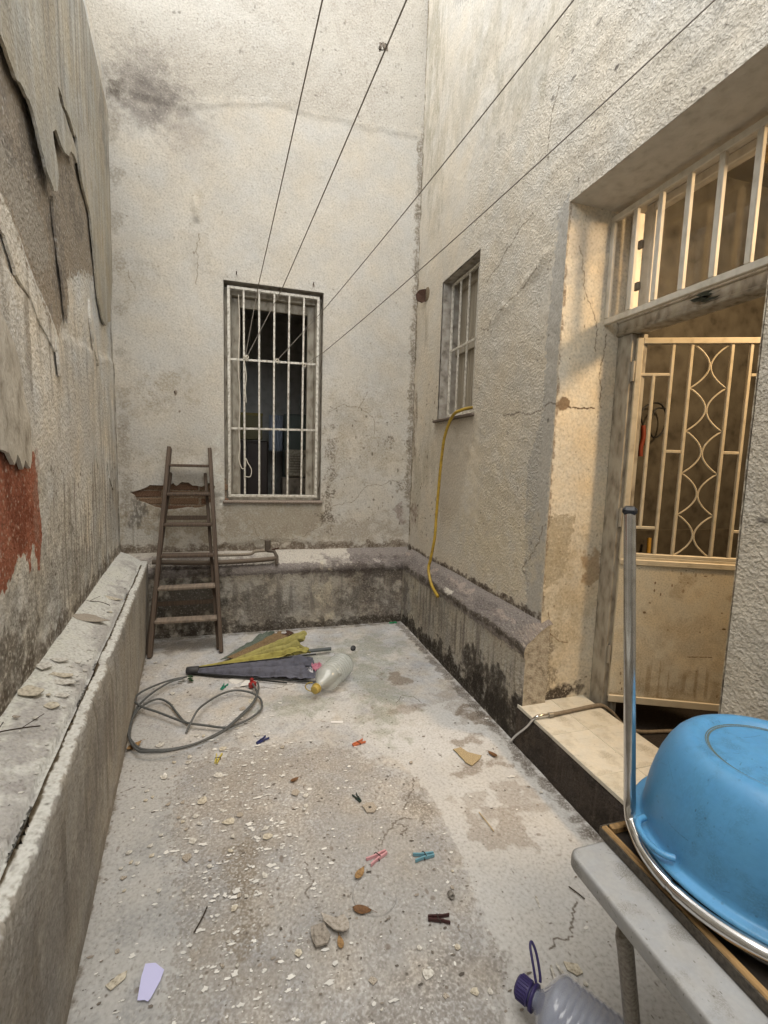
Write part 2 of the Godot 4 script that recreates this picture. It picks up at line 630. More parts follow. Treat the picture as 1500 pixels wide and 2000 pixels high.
func make_materials() -> void:
	NA = tile_noise(0.012, 5, 11)
	NB = tile_noise(0.06, 4, 12)
	NC = tile_noise(0.3, 2, 13)
	M.grain = noise_tex(0.09, 4, 21, 512, [Color(0.78, 0.77, 0.75), Color(0.93, 0.93, 0.925), Color(0.98, 0.98, 0.98), Color(1, 1, 1)])
	M.stucco = grains()
	M.skim = noise_tex(0.02, 5, 23, 1024)
	M.cement = noise_tex(0.05, 5, 24, 512, [], FastNoiseLite.TYPE_SIMPLEX_SMOOTH, 0.65)
	M.fine = noise_tex(0.12, 3, 25, 256)
	M.mottle = noise_tex(0.03, 5, 26, 256, [Color(0.6, 0.58, 0.55), Color(0.86, 0.85, 0.84), Color(0.97, 0.97, 0.97), Color(1, 1, 1)])
	M.soft = noise_tex(0.03, 5, 28, 256, [Color(0.86, 0.85, 0.83), Color(0.95, 0.95, 0.945), Color(0.99, 0.99, 0.99), Color(1, 1, 1)])
	M.worn = noise_tex(0.05, 5, 27, 512, [Color(0.36, 0.33, 0.29), Color(0.74, 0.72, 0.69), Color(0.93, 0.92, 0.9), Color(1, 1, 1)], FastNoiseLite.TYPE_SIMPLEX_SMOOTH, 0.6)
	# wood: grain drawn out along y
	var wi := Image.create(256, 256, false, Image.FORMAT_RGB8)
	for y in 256:
		for x in 256:
			var g := NB[((x * 2) & 511) + (((y / 8) & 511) << 9)] * 0.6 + NA[((x * 8) & 511) + (((y / 2) & 511) << 9)] * 0.4
			var d := NC[(x & 511) + ((y & 511) << 9)]
			var t := 0.62 + 0.55 * g + 0.12 * (d - 0.5)
			wi.set_pixel(x, y, Color(minf(t, 1.0), minf(t * 0.985, 1.0), minf(t * 0.965, 1.0)))
	M.wood = ImageTexture.create_from_image(wi)
	var sc := Paint.new(0, 0, 1, 1, 512.0, self)
	sc.fill(Color(0.95, 0.95, 0.945), 0.06, 0.05, 0.03, 0.02)
	var srn := RandomNumberGenerator.new()
	srn.seed = 8
	for i in 70:
		var q := Vector2(srn.randf(), srn.randf())
		sc.line(PackedVector2Array([q, q + Vector2(srn.randf_range(-0.12, 0.12), srn.randf_range(-0.05, 0.05))]), 0.0012, Color(1, 1, 1) if i % 3 else Color(0.6, 0.58, 0.55), 0.7, 0.004, i)
	for i in 16:
		sc.blob(srn.randf(), srn.randf(), srn.randf_range(0.04, 0.14), srn.randf_range(0.04, 0.12), Color(0.7, 0.68, 0.64), 0.45, 1.0, 0.8, 0.8, 1.0, i)
	sc.spots(260, 0, 0, 1, 1, 0.0012, 0.005, Color(0.5, 0.47, 0.43), 0.7, srn)
	M.scuff = sc.texture()
	M.white_paint = mat(Color(0.82, 0.79, 0.73), 0.5, {"tex": M.soft, "scale": Vector3(2.3, 1.4, 2.3), "bump": M.fine, "depth": 0.03})
	M.bar_paint = mat(Color(0.86, 0.84, 0.79), 0.45, {"tex": M.mottle, "scale": Vector3(3, 3, 3)})
	M.cream_paint = mat(Color(0.84, 0.79, 0.69), 0.42, {"tex": M.soft, "scale": Vector3(1.7, 1.7, 1.7)})
	M.old_frame = mat(Color(0.68, 0.65, 0.59), 0.75, {"tex": M.mottle, "scale": Vector3(2.1, 0.9, 2.1), "bump": M.cement, "depth": 0.12})
	M.dark_wood = mat(Color(0.4, 0.35, 0.31), 0.8, {"tex": M.wood, "scale": Vector3(4, 1.2, 4), "bump": M.wood, "depth": 0.1})
	M.glass = mat(Color(0.35, 0.33, 0.28, 0.1), 0.05)
	M.glass.transparency = BaseMaterial3D.TRANSPARENCY_ALPHA
	M.rope = mat(Color(0.5, 0.47, 0.43), 0.8)
	M.cord = mat(Color(0.82, 0.79, 0.73), 0.8)
	M.rust = mat(Color(0.3, 0.2, 0.14), 0.85, {"tex": M.mottle, "scale": Vector3(9, 9, 9)})
	M.iron = mat(Color(0.3, 0.28, 0.26), 0.7, {"tex": M.worn, "scale": Vector3(5, 5, 5)})
	M.chrome = mat(Color(0.86, 0.855, 0.85), 0.17, {"metal": 1.0, "tex": M.soft, "scale": Vector3(3, 3, 3)})
	M.black = mat(Color(0.05, 0.05, 0.055), 0.5)

func build_floor() -> void:
	var p := Paint.new(-1.15, 0.55, 1.65, 4.2, 360.0, self)
	p.fill(Color(0.714, 0.703, 0.690), 0.2, 0.13, 0.1, 0.05)
	var pale := Color(0.784, 0.780, 0.772)
	# smooth screed along the right side and across the middle
	p.poly(PackedVector2Array([Vector2(1.7, 0.5), Vector2(1.7, 2.7), Vector2(0.9, 2.5), Vector2(0.55, 2.45), Vector2(0.62, 2.25), Vector2(0.74, 2.05), Vector2(0.8, 1.8), Vector2(0.79, 1.5), Vector2(0.75, 1.25), Vector2(0.74, 1.1), Vector2(0.7, 1.0), Vector2(0.62, 0.9), Vector2(0.58, 0.5)]), pale, 0.75, 0.02, 0.0, 1.0, 3)
	p.blob(0.95, 2.2, 0.35, 0.16, Color(0.804, 0.804, 0.804), 0.7, 0.7, 0.5)
	p.blob(0.35, 2.62, 0.5, 0.16, Color(0.773, 0.770, 0.761), 0.7, 0.8, 0.5, 0.0, 1.0, 5)
	# grey screed along the left ledge
	p.poly(PackedVector2Array([Vector2(-0.8, 0.5), Vector2(-0.05, 0.5), Vector2(-0.1, 1.2), Vector2(-0.22, 1.5), Vector2(-0.3, 2.1), Vector2(-0.42, 2.6), Vector2(-0.8, 2.9)]), Color(0.712, 0.710, 0.703), 0.8, 0.05, 0.0, 1.0, 4)
	for q in [[-0.25, 1.5, 0.16, 0.12], [-0.36, 1.85, 0.1, 0.14], [-0.3, 1.2, 0.14, 0.1], [-0.12, 1.6, 0.1, 0.08]]:
		p.blob(q[0], q[1], q[2], q[3], Color(0.583, 0.587, 0.590), 0.5, 0.9, 0.7, 0.5, 1.0, int(q[1] * 10))
	# bare rough patch in the middle, brown grit
	p.poly(PackedVector2Array([Vector2(-0.2, 0.5), Vector2(0.6, 0.5), Vector2(0.66, 1.0), Vector2(0.72, 1.1), Vector2(0.72, 1.25), Vector2(0.77, 1.55), Vector2(0.77, 1.78), Vector2(0.7, 2.0), Vector2(0.5, 2.25), Vector2(0.2, 2.35), Vector2(-0.2, 2.4), Vector2(-0.35, 2.1), Vector2(-0.22, 1.55)]), Color(0.53, 0.505, 0.475), 0.5, 0.07, 0.75, 1.0, 8)
	p.blob(0.42, 1.45, 0.34, 0.42, Color(0.658, 0.651, 0.640), 0.6, 0.6, 0.6, 0.5, 1.0, 2)
	p.blob(0.5, 1.08, 0.22, 0.16, Color(0.509, 0.489, 0.469), 0.55, 0.9, 0.6, 0.7, 1.0, 9)
	p.blob(-0.05, 2.0, 0.16, 0.36, Color(0.602, 0.573, 0.540), 0.6, 0.9, 0.6, 0.55, 1.0, 1)
	p.blob(-0.02, 1.55, 0.06, 0.3, Color(0.47, 0.42, 0.35), 0.5, 1.0, 0.6, 0.8, 1.0, 12)
	p.blob(0.25, 2.15, 0.28, 0.1, Color(0.623, 0.595, 0.563), 0.6, 0.9, 0.5, 0.5, 1.0, 13)
	p.blob(0.72, 1.78, 0.07, 0.1, Color(0.45, 0.42, 0.38), 0.5, 0.9, 0.6, 0.6, 1.0, 15)
	# thin moss where water stands
	for q in [[0.82, 2.95, 0.2, 0.42], [0.3, 2.75, 0.22, 0.14], [0.95, 3.5, 0.3, 0.3], [0.75, 2.5, 0.12, 0.25], [0.5, 3.4, 0.25, 0.2]]:
		p.blob(q[0], q[1], q[2], q[3], Color(0.566, 0.578, 0.525), 0.55, 0.9, 0.7, 0.35, 1.0, int(q[0] * 30))
	# damp brown and grey stains
	for q in [[1.31, 2.36, 0.08, 0.12, 0.75], [1.0, 2.95, 0.09, 0.1, 0.6], [1.08, 1.95, 0.16, 0.05, 0.5], [1.0, 1.55, 0.16, 0.11, 0.35], [0.95, 1.75, 0.1, 0.06, 0.25], [1.15, 2.15, 0.1, 0.05, 0.5], [0.9, 2.55, 0.12, 0.06, 0.35], [1.18, 1.7, 0.12, 0.1, 0.3], [1.28, 2.55, 0.1, 0.25, 0.25]]:
		p.blob(q[0], q[1], q[2], q[3], Color(0.47, 0.42, 0.37), q[4], 0.8, 0.35, 0.2, 1.0, int(q[1] * 40))
	p.line(PackedVector2Array([Vector2(0.89, 2.62), Vector2(0.95, 2.7), Vector2(1.03, 2.68), Vector2(1.05, 2.6)]), 0.003, Color(0.45, 0.42, 0.38), 0.7, 0.01)
	# grime along the foot of the walls
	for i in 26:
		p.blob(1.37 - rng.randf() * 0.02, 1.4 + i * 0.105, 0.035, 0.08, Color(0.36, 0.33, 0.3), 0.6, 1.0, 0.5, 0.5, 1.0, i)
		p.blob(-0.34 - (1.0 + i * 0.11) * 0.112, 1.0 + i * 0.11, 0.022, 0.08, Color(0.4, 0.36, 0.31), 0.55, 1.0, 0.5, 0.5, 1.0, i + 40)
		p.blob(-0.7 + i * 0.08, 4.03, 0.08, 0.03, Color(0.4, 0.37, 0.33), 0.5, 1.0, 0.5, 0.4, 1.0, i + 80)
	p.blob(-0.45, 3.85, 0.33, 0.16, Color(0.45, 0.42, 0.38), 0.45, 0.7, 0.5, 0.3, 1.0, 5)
	# cracks
	for q in [[Vector2(0.49, 1.6), Vector2(0.52, 1.66), Vector2(0.57, 1.7), Vector2(0.62, 1.72), Vector2(0.66, 1.69)], [Vector2(0.6, 1.7), Vector2(0.63, 1.66), Vector2(0.6, 1.64)], [Vector2(0.66, 1.75), Vector2(0.72, 1.86), Vector2(0.74, 1.95)], [Vector2(0.48, 1.6), Vector2(0.5, 1.55)], [Vector2(-0.1, 3.05), Vector2(0.1, 3.0), Vector2(0.3, 3.02)], [Vector2(0.2, 1.45), Vector2(0.22, 1.52), Vector2(0.2, 1.6)], [Vector2(0.9, 1.1), Vector2(1.0, 1.12), Vector2(1.1, 1.2)]]:
		p.line(PackedVector2Array(q), 0.003, Color(0.42, 0.39, 0.36), 0.75, 0.03, 3)
	p.spots(1500, -0.7, 0.6, 0.75, 2.6, 0.001, 0.005, Color(0.36, 0.32, 0.28), 0.6, rng)
	p.spots(1900, -0.6, 0.6, 0.78, 2.7, 0.001, 0.005, Color(0.804, 0.804, 0.791), 0.7, rng)
	p.spots(900, -0.7, 0.6, 1.4, 4.0, 0.001, 0.005, Color(0.3, 0.27, 0.24), 0.7, rng)
	p.spots(260, -0.7, 0.8, 1.4, 4.0, 0.002, 0.012, Color(0.42, 0.37, 0.33), 0.5, rng)
	p.spots(300, -0.7, 2.4, 1.3, 4.0, 0.001, 0.006, Color(0.801, 0.790, 0.773), 0.7, rng)
	# paint splashes near the jug
	p.blob(0.425, 2.6, 0.06, 0.045, Color(0.804, 0.799, 0.788), 0.9, 1.0, 0.2, 0.6, 1.0, 21)
	p.blob(0.62, 2.84, 0.06, 0.05, Color(0.804, 0.804, 0.804), 0.8, 1.0, 0.25, 0.5, 1.0, 22)
	p.blob(-0.14, 2.36, 0.04, 0.06, Color(0.804, 0.804, 0.804), 0.8, 1.0, 0.25, 0.5, 1.0, 23)
	M.floor = wall_mat(p.texture(), M.cement, 0.22, 0.9)
	var us := steps(-1.2, 1.6, 0.02)
	var vs := steps(-2.2, 4.25, 0.02)
	var b := func(u, v):
		var rough := 1.0 if (u > -0.25 and u < 0.72) else 0.35
		return 0.0035 * relief.get_noise_2d(u * 60.0, v * 60.0) + rough * 0.0022 * relief.get_noise_2d(u * 260.0, v * 260.0) - 0.002
	var f := face(func(u, v): return Vector3(u, 0, -v), Vector3.UP, us, vs, b, Rect2(-1.15, 0.55, 2.8, 3.65), {"tile": 0.8})
	var o := part("courtyard_floor", f[0], M.floor, self, "worn grey concrete floor strewn with plaster crumbs")
	o.set_meta("kind", "structure")

func build_back_wall() -> void:
	var p := Paint.new(-1.5, 0.5, 1.6, 6.0, 210.0, self)
	p.fill(Color(0.785, 0.762, 0.720), 0.07, 0.05, 0.04, 0.03)
	var grey := Color(0.5, 0.47, 0.43)
	# old rough coat above, ending in a ragged edge
	p.poly(PackedVector2Array([Vector2(-1.6, 4.14), Vector2(-0.59, 4.22), Vector2(-0.32, 4.335), Vector2(0.15, 4.444), Vector2(0.44, 4.413), Vector2(0.74, 4.4), Vector2(1.1, 4.43), Vector2(1.7, 4.5), Vector2(1.7, 6.1), Vector2(-1.6, 6.1)]), Color(0.746, 0.723, 0.681), 0.8, 0.04, 0.15, 1.0, 2)
	for q in [[0.2, 4.75, 0.5, 0.25], [0.9, 4.7, 0.4, 0.2], [-0.4, 4.6, 0.4, 0.25], [1.0, 5.2, 0.4, 0.4], [0.7, 4.5, 0.5, 0.1], [0.0, 5.3, 0.6, 0.3]]:
		p.blob(q[0], q[1], q[2], q[3], Color(0.644, 0.610, 0.567), 0.35, 1.0, 0.8, 0.75, 1.0, int(q[0] * 17))
	# soot round the corner where the left wall bulges
	p.blob(-0.78, 4.3, 0.42, 0.36, Color(0.5, 0.475, 0.45), 0.6, 0.45, 1.0, 0.1, 1.0, 3)
	p.blob(-0.7, 4.24, 0.26, 0.24, Color(0.4, 0.375, 0.36), 0.6, 0.5, 0.9, 0.1, 1.0, 4)
	p.blob(-0.95, 4.2, 0.08, 0.1, Color(0.36, 0.33, 0.3), 0.6, 0.7, 0.6, 0.1, 1.0, 5)
	p.blob(-0.45, 4.0, 0.24, 0.22, Color(0.62, 0.59, 0.56), 0.45, 0.6, 0.9, 0.1, 1.0, 6)
	# dirt in the left corner
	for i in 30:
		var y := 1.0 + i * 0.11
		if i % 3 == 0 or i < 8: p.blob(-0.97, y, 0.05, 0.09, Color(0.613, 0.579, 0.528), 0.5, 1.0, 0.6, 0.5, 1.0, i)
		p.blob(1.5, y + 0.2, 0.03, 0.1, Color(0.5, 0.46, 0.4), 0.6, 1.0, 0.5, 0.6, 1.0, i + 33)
	# faint stains
	for q in [[-0.66, 2.06, 0.22, 0.14, 0.35], [-0.8, 1.9, 0.2, 0.1, 0.3], [-0.87, 2.9, 0.16, 0.16, 0.2], [-0.39, 3.48, 0.05, 0.2, 0.2], [-0.4, 3.2, 0.15, 0.2, 0.15], [0.95, 1.9, 0.3, 0.3, 0.25], [1.2, 1.55, 0.25, 0.25, 0.3], [0.8, 1.5, 0.12, 0.3, 0.3], [1.3, 2.3, 0.2, 0.4, 0.15], [-0.6, 1.5, 0.3, 0.1, 0.25]]:
		p.blob(q[0], q[1], q[2], q[3], Color(0.6, 0.55, 0.47), q[4], 1.0, 0.7, 0.5, 1.0, int(q[1] * 31))
	# the damp foot of the wall
	p.blob(-0.5, 0.92, 0.55, 0.16, Color(0.6, 0.55, 0.47), 0.6, 0.8, 0.5, 0.25, 1.0, 8)
	p.blob(0.3, 0.95, 0.4, 0.18, Color(0.691, 0.648, 0.572), 0.75, 0.7, 0.4, 0.1, 1.0, 9)
	p.poly(PackedVector2Array([Vector2(-0.2, 0.6), Vector2(-0.2, 1.09), Vector2(0.63, 1.09), Vector2(0.67, 0.95), Vector2(0.55, 0.85), Vector2(0.3, 0.76), Vector2(0.1, 0.72), Vector2(0.0, 0.6)]), Color(0.653, 0.619, 0.559), 0.55, 0.03, 0.1, 1.0, 6)
	p.blob(0.9, 0.85, 0.6, 0.16, Color(0.612, 0.569, 0.509), 0.5, 0.8, 0.6, 0.3, 1.0, 10)
	for i in 34:
		p.blob(-1.0 + i * 0.075, 0.69, 0.07, 0.045, Color(0.38, 0.33, 0.28), 0.55, 1.0, 0.5, 0.4, 1.0, i + 60)
	p.blob(-0.88, 1.0, 0.06, 0.14, Color(0.36, 0.34, 0.31), 0.6, 1.0, 0.6, 0.6, 0.5, 11)
	p.blob(-0.72, 0.98, 0.05, 0.1, Color(0.36, 0.34, 0.31), 0.5, 1.0, 0.6, 0.6, 0.5, 12)
	p.runs(-1.0, -0.3, 0.7, 1.15, Color(0.45, 0.41, 0.35), 0.4, 0.55, 3)
	# peeling flakes left of the window, dark pocks to the right
	for q in [[-0.28, 1.35, 0.05, 0.2], [-0.22, 1.2, 0.04, 0.1], [-0.26, 1.6, 0.03, 0.1]]:
		p.blob(q[0], q[1], q[2], q[3], Color(0.839, 0.836, 0.801), 0.7, 1.0, 0.3, 0.7, 1.0, 13)
	for q in [[0.72, 1.05, 0.07, 0.2], [0.74, 1.5, 0.05, 0.3], [1.25, 1.7, 0.06, 0.06], [0.68, 1.0, 0.1, 0.06], [0.72, 0.96, 0.1, 0.04], [1.43, 1.25, 0.06, 0.06]]:
		p.blob(q[0], q[1], q[2], q[3], Color(0.42, 0.38, 0.33), 0.6, 1.1, 0.5, 0.95, 1.0, 14)
	# rust below the pipe and in the joint over the ledge
	p.blob(1.42, 1.02, 0.05, 0.1, Color(0.5, 0.43, 0.4), 0.5, 0.9, 0.6, 0.3, 1.0, 16)
	# cracks
	for q in [[Vector2(0.94, 1.13), Vector2(1.03, 1.22), Vector2(1.1, 1.27), Vector2(1.23, 1.295), Vector2(1.3, 1.33), Vector2(1.38, 1.31)], [Vector2(0.7, 1.02), Vector2(0.8, 1.08), Vector2(0.94, 1.13)], [Vector2(-0.38, 3.3), Vector2(-0.4, 3.05), Vector2(-0.42, 2.9)], [Vector2(0.05, 0.92), Vector2(0.1, 0.8), Vector2(0.16, 0.76), Vector2(0.3, 0.74), Vector2(0.5, 0.79), Vector2(0.66, 0.93)], [Vector2(0.7, 1.95), Vector2(0.85, 2.02), Vector2(1.0, 1.98), Vector2(1.12, 1.9), Vector2(1.15, 1.75)], [Vector2(1.0, 1.98), Vector2(1.05, 2.15)], [Vector2(-0.87, 2.8), Vector2(-0.9, 2.95)]]:
		p.line(PackedVector2Array(q), 0.0028, Color(0.5, 0.46, 0.4), 0.75, 0.025, 6)
	for q in [Vector2(-0.579, 2.02), Vector2(-0.089, 3.02), Vector2(0.553, 3.02), Vector2(-0.55, 1.87), Vector2(-0.42, 3.15)]:
		p.blob(q.x, q.y, 0.012, 0.016, Color(0.42, 0.36, 0.31), 0.6, 0.9, 0.6, 0.0, 1.0, int(q.x * 90))
		p.runs(q.x - 0.02, q.x + 0.02, q.y - 0.25, q.y, Color(0.5, 0.45, 0.38), 0.35, 0.3, 4)
	p.spots(700, -1.0, 0.7, 1.5, 5.5, 0.002, 0.008, Color(0.5, 0.46, 0.4), 0.5, rng)
	p.spots(160, 0.6, 0.9, 1.5, 2.0, 0.003, 0.012, Color(0.36, 0.33, 0.28), 0.6, rng)
	p.spots(300, -1.0, 4.4, 1.5, 5.8, 0.003, 0.012, Color(0.42, 0.4, 0.37), 0.5, rng)
	var tex := p.texture()
	var smooth_m := wall_mat(tex, M.skim, 0.2)
	var rough_m := wall_mat(tex, M.stucco, 0.22)
	var hole := Rect2(-0.195, 1.11, 0.84, 1.862)
	# the broken patch under the swollen render, left of the window
	var cut := ragged([Vector2(-0.935, 1.19), Vector2(-0.892, 1.2), Vector2(-0.804, 1.234), Vector2(-0.784, 1.251), Vector2(-0.681, 1.247), Vector2(-0.615, 1.264), Vector2(-0.605, 1.285), Vector2(-0.58, 1.255), Vector2(-0.534, 1.29), Vector2(-0.483, 1.29), Vector2(-0.453, 1.256), Vector2(-0.381, 1.246), Vector2(-0.323, 1.269), Vector2(-0.28, 1.25), Vector2(-0.29, 1.13), Vector2(-0.36, 1.07), Vector2(-0.45, 1.063), Vector2(-0.54, 1.056), Vector2(-0.669, 1.05), Vector2(-0.749, 1.07), Vector2(-0.797, 1.095), Vector2(-0.89, 1.13), Vector2(-0.9, 1.165)], 0.008, 0.007, 4)
	var b := func(u, v):
		var d := 0.004 * relief.get_noise_2d(u * 14.0, v * 14.0) + 0.0022 * relief.get_noise_2d(u * 90.0, v * 90.0)
		if v > 4.0:
			var e := 4.22 + 0.17 * smoothstep(-0.6, 0.2, u) + 0.05 * relief.get_noise_2d(u * 40.0, 3.0)
			d += 0.008 * smoothstep(e - 0.015, e + 0.015, v)
		# swollen render over the broken patch
		var sw := exp(-pow((u + 0.5) / 0.3, 2.0)) * smoothstep(1.55, 1.33, v) * smoothstep(1.15, 1.2, v)
		d += 0.03 * sw * (1.0 + 0.5 * relief.get_noise_2d(u * 50.0, v * 30.0))
		# thick patch under the sill
		if v < 1.15 and u > -0.3 and u < 0.75:
			d += 0.012 * smoothstep(0.72, 0.76, u * 0.0 + v + 0.1 * absf(u - 0.25) - 0.03) * smoothstep(-0.3, -0.2, u) * smoothstep(0.7, 0.66, u)
		# pinched ridge in the upper middle
		d += 0.02 * exp(-pow((u + 0.4 + 0.1 * (v - 3.48)) / 0.02, 2.0)) * smoothstep(3.38, 3.42, v) * smoothstep(3.65, 3.5, v)
		var near := minf(minf(absf(u + 0.195), absf(u - 0.645)), minf(absf(v - 1.11), absf(v - 2.972)))
		return d * clampf(near / 0.03, 0.0, 1.0) if u > -0.23 and u < 0.68 and v > 1.08 and v < 3.0 else d
	var z := func(u, v):
		var e := 4.22 + 0.17 * smoothstep(-0.6, 0.2, u)
		if v > e: return 1
		return 1 if v < 1.05 or (v < 2.2 and relief.get_noise_2d(u * 30.0, v * 30.0) > 0.05) else 0
	var f := face(func(u, v): return Vector3(u, v, ZB), Vector3.BACK, steps(-1.5, 1.55, 0.0165, [-0.195, 0.645]), steps(0.6, 5.8, 0.0165, [1.11, 2.972]), b, Rect2(-1.5, 0.5, 3.1, 5.5), {"holes": [hole], "cut": cut, "deep": 0.02, "zone": z, "tile": 0.9})
	var t := thing("plastered_wall", "tall cream plastered end wall around the tall barred window", "wall")
	part("plaster", f[0], smooth_m, t)
	part("rough_plaster", f[1], rough_m, t)
	var core := MB.new()
	for r in [[-2.2, -0.195, 0.0, 5.8], [0.645, 1.85, 0.0, 5.8], [-0.195, 0.645, 0.0, 1.11], [-0.195, 0.645, 2.972, 5.8]]:
		core.box(Transform3D(Basis(), Vector3((r[0] + r[1]) / 2, (r[2] + r[3]) / 2, ZB - 0.03 - 0.135)), Vector3(r[1] - r[0], r[3] - r[2], 0.27))
	M.mortar = mat(Color(0.68, 0.62, 0.55), 0.95, {"tex": M.worn, "scale": Vector3(2, 2, 2), "bump": M.cement, "depth": 0.5})
	var cm := mat(Color(0.695, 0.669, 0.627), 0.95, {"tex": M.mottle, "scale": Vector3(1.3, 1.3, 1.3), "bump": M.cement, "depth": 0.3})
	M.reveal = cm
	part("wall_core", core, cm, t)
	# mortar bed and bricks laid bare
	var bed := MB.new()
	bed.box(Transform3D(Basis(), Vector3(-0.58, 1.17, ZB - 0.036)), Vector3(0.8, 0.3, 0.02))
	part("mortar_bed", bed, M.mortar, t)
	var bricks := []
	for k in 3:
		var bm := MB.new()
		bm.box(Transform3D(), Vector3(0.228, 0.055, 0.03), 0.008)
		bricks.append(bm.mesh())
	var bmat := []
	for c in [Color(0.6, 0.49, 0.4), Color(0.57, 0.45, 0.37), Color(0.62, 0.52, 0.43)]:
		bmat.append(mat(c, 0.95, {"tex": M.worn, "scale": Vector3(4, 4, 4), "bump": M.cement, "depth": 0.5}))
	for row in 5:
		for i in 3:
			var x := -0.82 + i * 0.24 + (0.06 if row % 2 else 0.0)
			var o := part("brick", bricks[0], bmat[(row * 2 + i) % 3], t)
			o.position = Vector3(x + rng.randf_range(-0.006, 0.006), 1.055 + row * 0.062, ZB - 0.032 + rng.randf_range(-0.006, 0.004))
			o.rotation = Vector3(rng.randf_range(-0.05, 0.05), rng.randf_range(-0.02, 0.02), rng.randf_range(-0.02, 0.02))
	# nails over the window
	for q in [Vector2(-0.089, 3.03), Vector2(0.553, 3.03), Vector2(-0.579, 2.02)]:
		var nb := MB.new()
		nb.tube(PackedVector3Array([Vector3(q.x, q.y, ZB - 0.01), Vector3(q.x, q.y + 0.004, ZB + 0.03), Vector3(q.x, q.y + 0.012, ZB + 0.034)]), 0.004, 6)
		part("nail", nb, M.rust, t)

func build_right_wall() -> void:
	var p := Paint.new(0.0, 0.5, 4.35, 6.0, 200.0, self)
	p.fill(Color(0.83, 0.795, 0.735), 0.08, 0.06, 0.05, 0.03)
	# yellowish sooty wash near the far corner and high up
	for q in [[4.1, 5.0, 0.3, 0.9, 0.5], [3.9, 4.0, 0.2, 0.6, 0.35], [3.2, 4.2, 0.5, 0.35, 0.3], [2.5, 3.7, 0.5, 0.2, 0.35], [4.15, 1.2, 0.2, 0.4, 0.4], [3.8, 1.5, 0.2, 0.3, 0.35]]:
		p.blob(q[0], q[1], q[2], q[3], Color(0.624, 0.592, 0.514), q[4], 0.9, 0.8, 0.3, 0.4, int(q[0] * 13))
	p.poly(PackedVector2Array([Vector2(3.7, 5.0), Vector2(2.6, 4.3), Vector2(1.9, 3.6), Vector2(1.3, 3.0), Vector2(1.2, 3.2), Vector2(1.9, 3.9), Vector2(2.7, 4.7), Vector2(3.5, 5.6)]), Color(0.651, 0.626, 0.587), 0.5, 0.06, 0.2, 1.0, 4)
	# newer smooth grey strips beside the doorway
	p.poly(PackedVector2Array([Vector2(2.1, 0.6), Vector2(2.085, 2.85), Vector2(2.17, 2.8), Vector2(2.2, 2.2), Vector2(2.19, 1.8), Vector2(2.3, 1.5), Vector2(2.28, 1.0), Vector2(2.2, 0.6)]), Color(0.714, 0.697, 0.666), 0.8, 0.02, 0.0, 1.0, 2)
	p.poly(PackedVector2Array([Vector2(2.95, 1.85), Vector2(3.72, 1.85), Vector2(3.6, 1.5), Vector2(3.5, 1.0), Vector2(3.2, 1.1), Vector2(3.05, 1.5)]), Color(0.73, 0.69, 0.63), 0.55, 0.05, 0.1, 1.0, 5)
	p.blob(2.7, 1.2, 0.45, 0.5, Color(0.84, 0.79, 0.69), 0.4, 0.8, 0.6, 0.2, 1.0, 7)
	p.blob(2.55, 0.95, 0.5, 0.25, Color(0.84, 0.79, 0.69), 0.5, 0.9, 0.6, 0.2, 1.0, 8)
	for i in 40:
		p.blob(2.05 + i * 0.06, 0.675, 0.05, 0.03, Color(0.33, 0.29, 0.26), 0.65, 1.0, 0.4, 0.3, 1.0, i)
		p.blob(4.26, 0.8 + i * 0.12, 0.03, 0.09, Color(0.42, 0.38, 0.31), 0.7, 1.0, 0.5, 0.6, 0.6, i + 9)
	p.blob(4.12, 1.02, 0.1, 0.1, Color(0.45, 0.37, 0.34), 0.5, 0.8, 0.7, 0.2, 1.0, 3)
	p.blob(4.2, 1.9, 0.06, 0.3, Color(0.42, 0.36, 0.3), 0.5, 1.0, 0.6, 0.6, 0.5, 4)
	p.runs(3.92, 4.06, 2.4, 2.95, Color(0.588, 0.544, 0.474), 0.5, 0.3, 2, 4)
	p.runs(3.7, 4.3, 3.4, 5.8, Color(0.589, 0.554, 0.484), 0.3, 0.54, 5, 2)
	for q in [[Vector2(2.6, 1.812), Vector2(2.34, 1.8), Vector2(2.2, 1.807), Vector2(2.13, 1.83), Vector2(2.087, 1.81)]]:
		p.line(PackedVector2Array(q), 0.0032, Color(0.4, 0.36, 0.31), 0.8, 0.02, 3)
	for q in [[Vector2(2.95, 2.42), Vector2(2.85, 2.38), Vector2(2.75, 2.46), Vector2(2.5, 2.5), Vector2(2.25, 2.62)], [Vector2(2.3, 3.1), Vector2(2.28, 3.3), Vector2(2.22, 3.45)], [Vector2(2.4, 2.9), Vector2(2.6, 2.85), Vector2(2.9, 2.7)], [Vector2(2.1, 1.2), Vector2(2.3, 0.9)]]:
		p.line(PackedVector2Array(q), 0.004, Color(0.45, 0.41, 0.35), 0.6, 0.03, 7)
	p.spots(900, 0.0, 0.7, 4.3, 5.5, 0.002, 0.009, Color(0.42, 0.39, 0.34), 0.5, rng)
	p.spots(120, 0.3, 0.7, 2.3, 4.0, 0.004, 0.016, Color(0.28, 0.26, 0.24), 0.7, rng)
	p.spots(160, 3.6, 0.8, 4.3, 2.2, 0.003, 0.012, Color(0.33, 0.29, 0.24), 0.7, rng)
	p.spots(300, 2.2, 1.8, 3.2, 4.0, 0.003, 0.01, Color(0.857, 0.847, 0.801), 0.4, rng)
	var tex := p.texture()
	var rough_m := wall_mat(tex, M.stucco, 0.48)
	var smooth_m := wall_mat(tex, M.skim, 0.22)
	var door := Rect2(HOLE_R, -0.5, HOLE_L - HOLE_R, 3.3)
	var win := Rect2(3.02, 1.86, 0.64, 1.105)
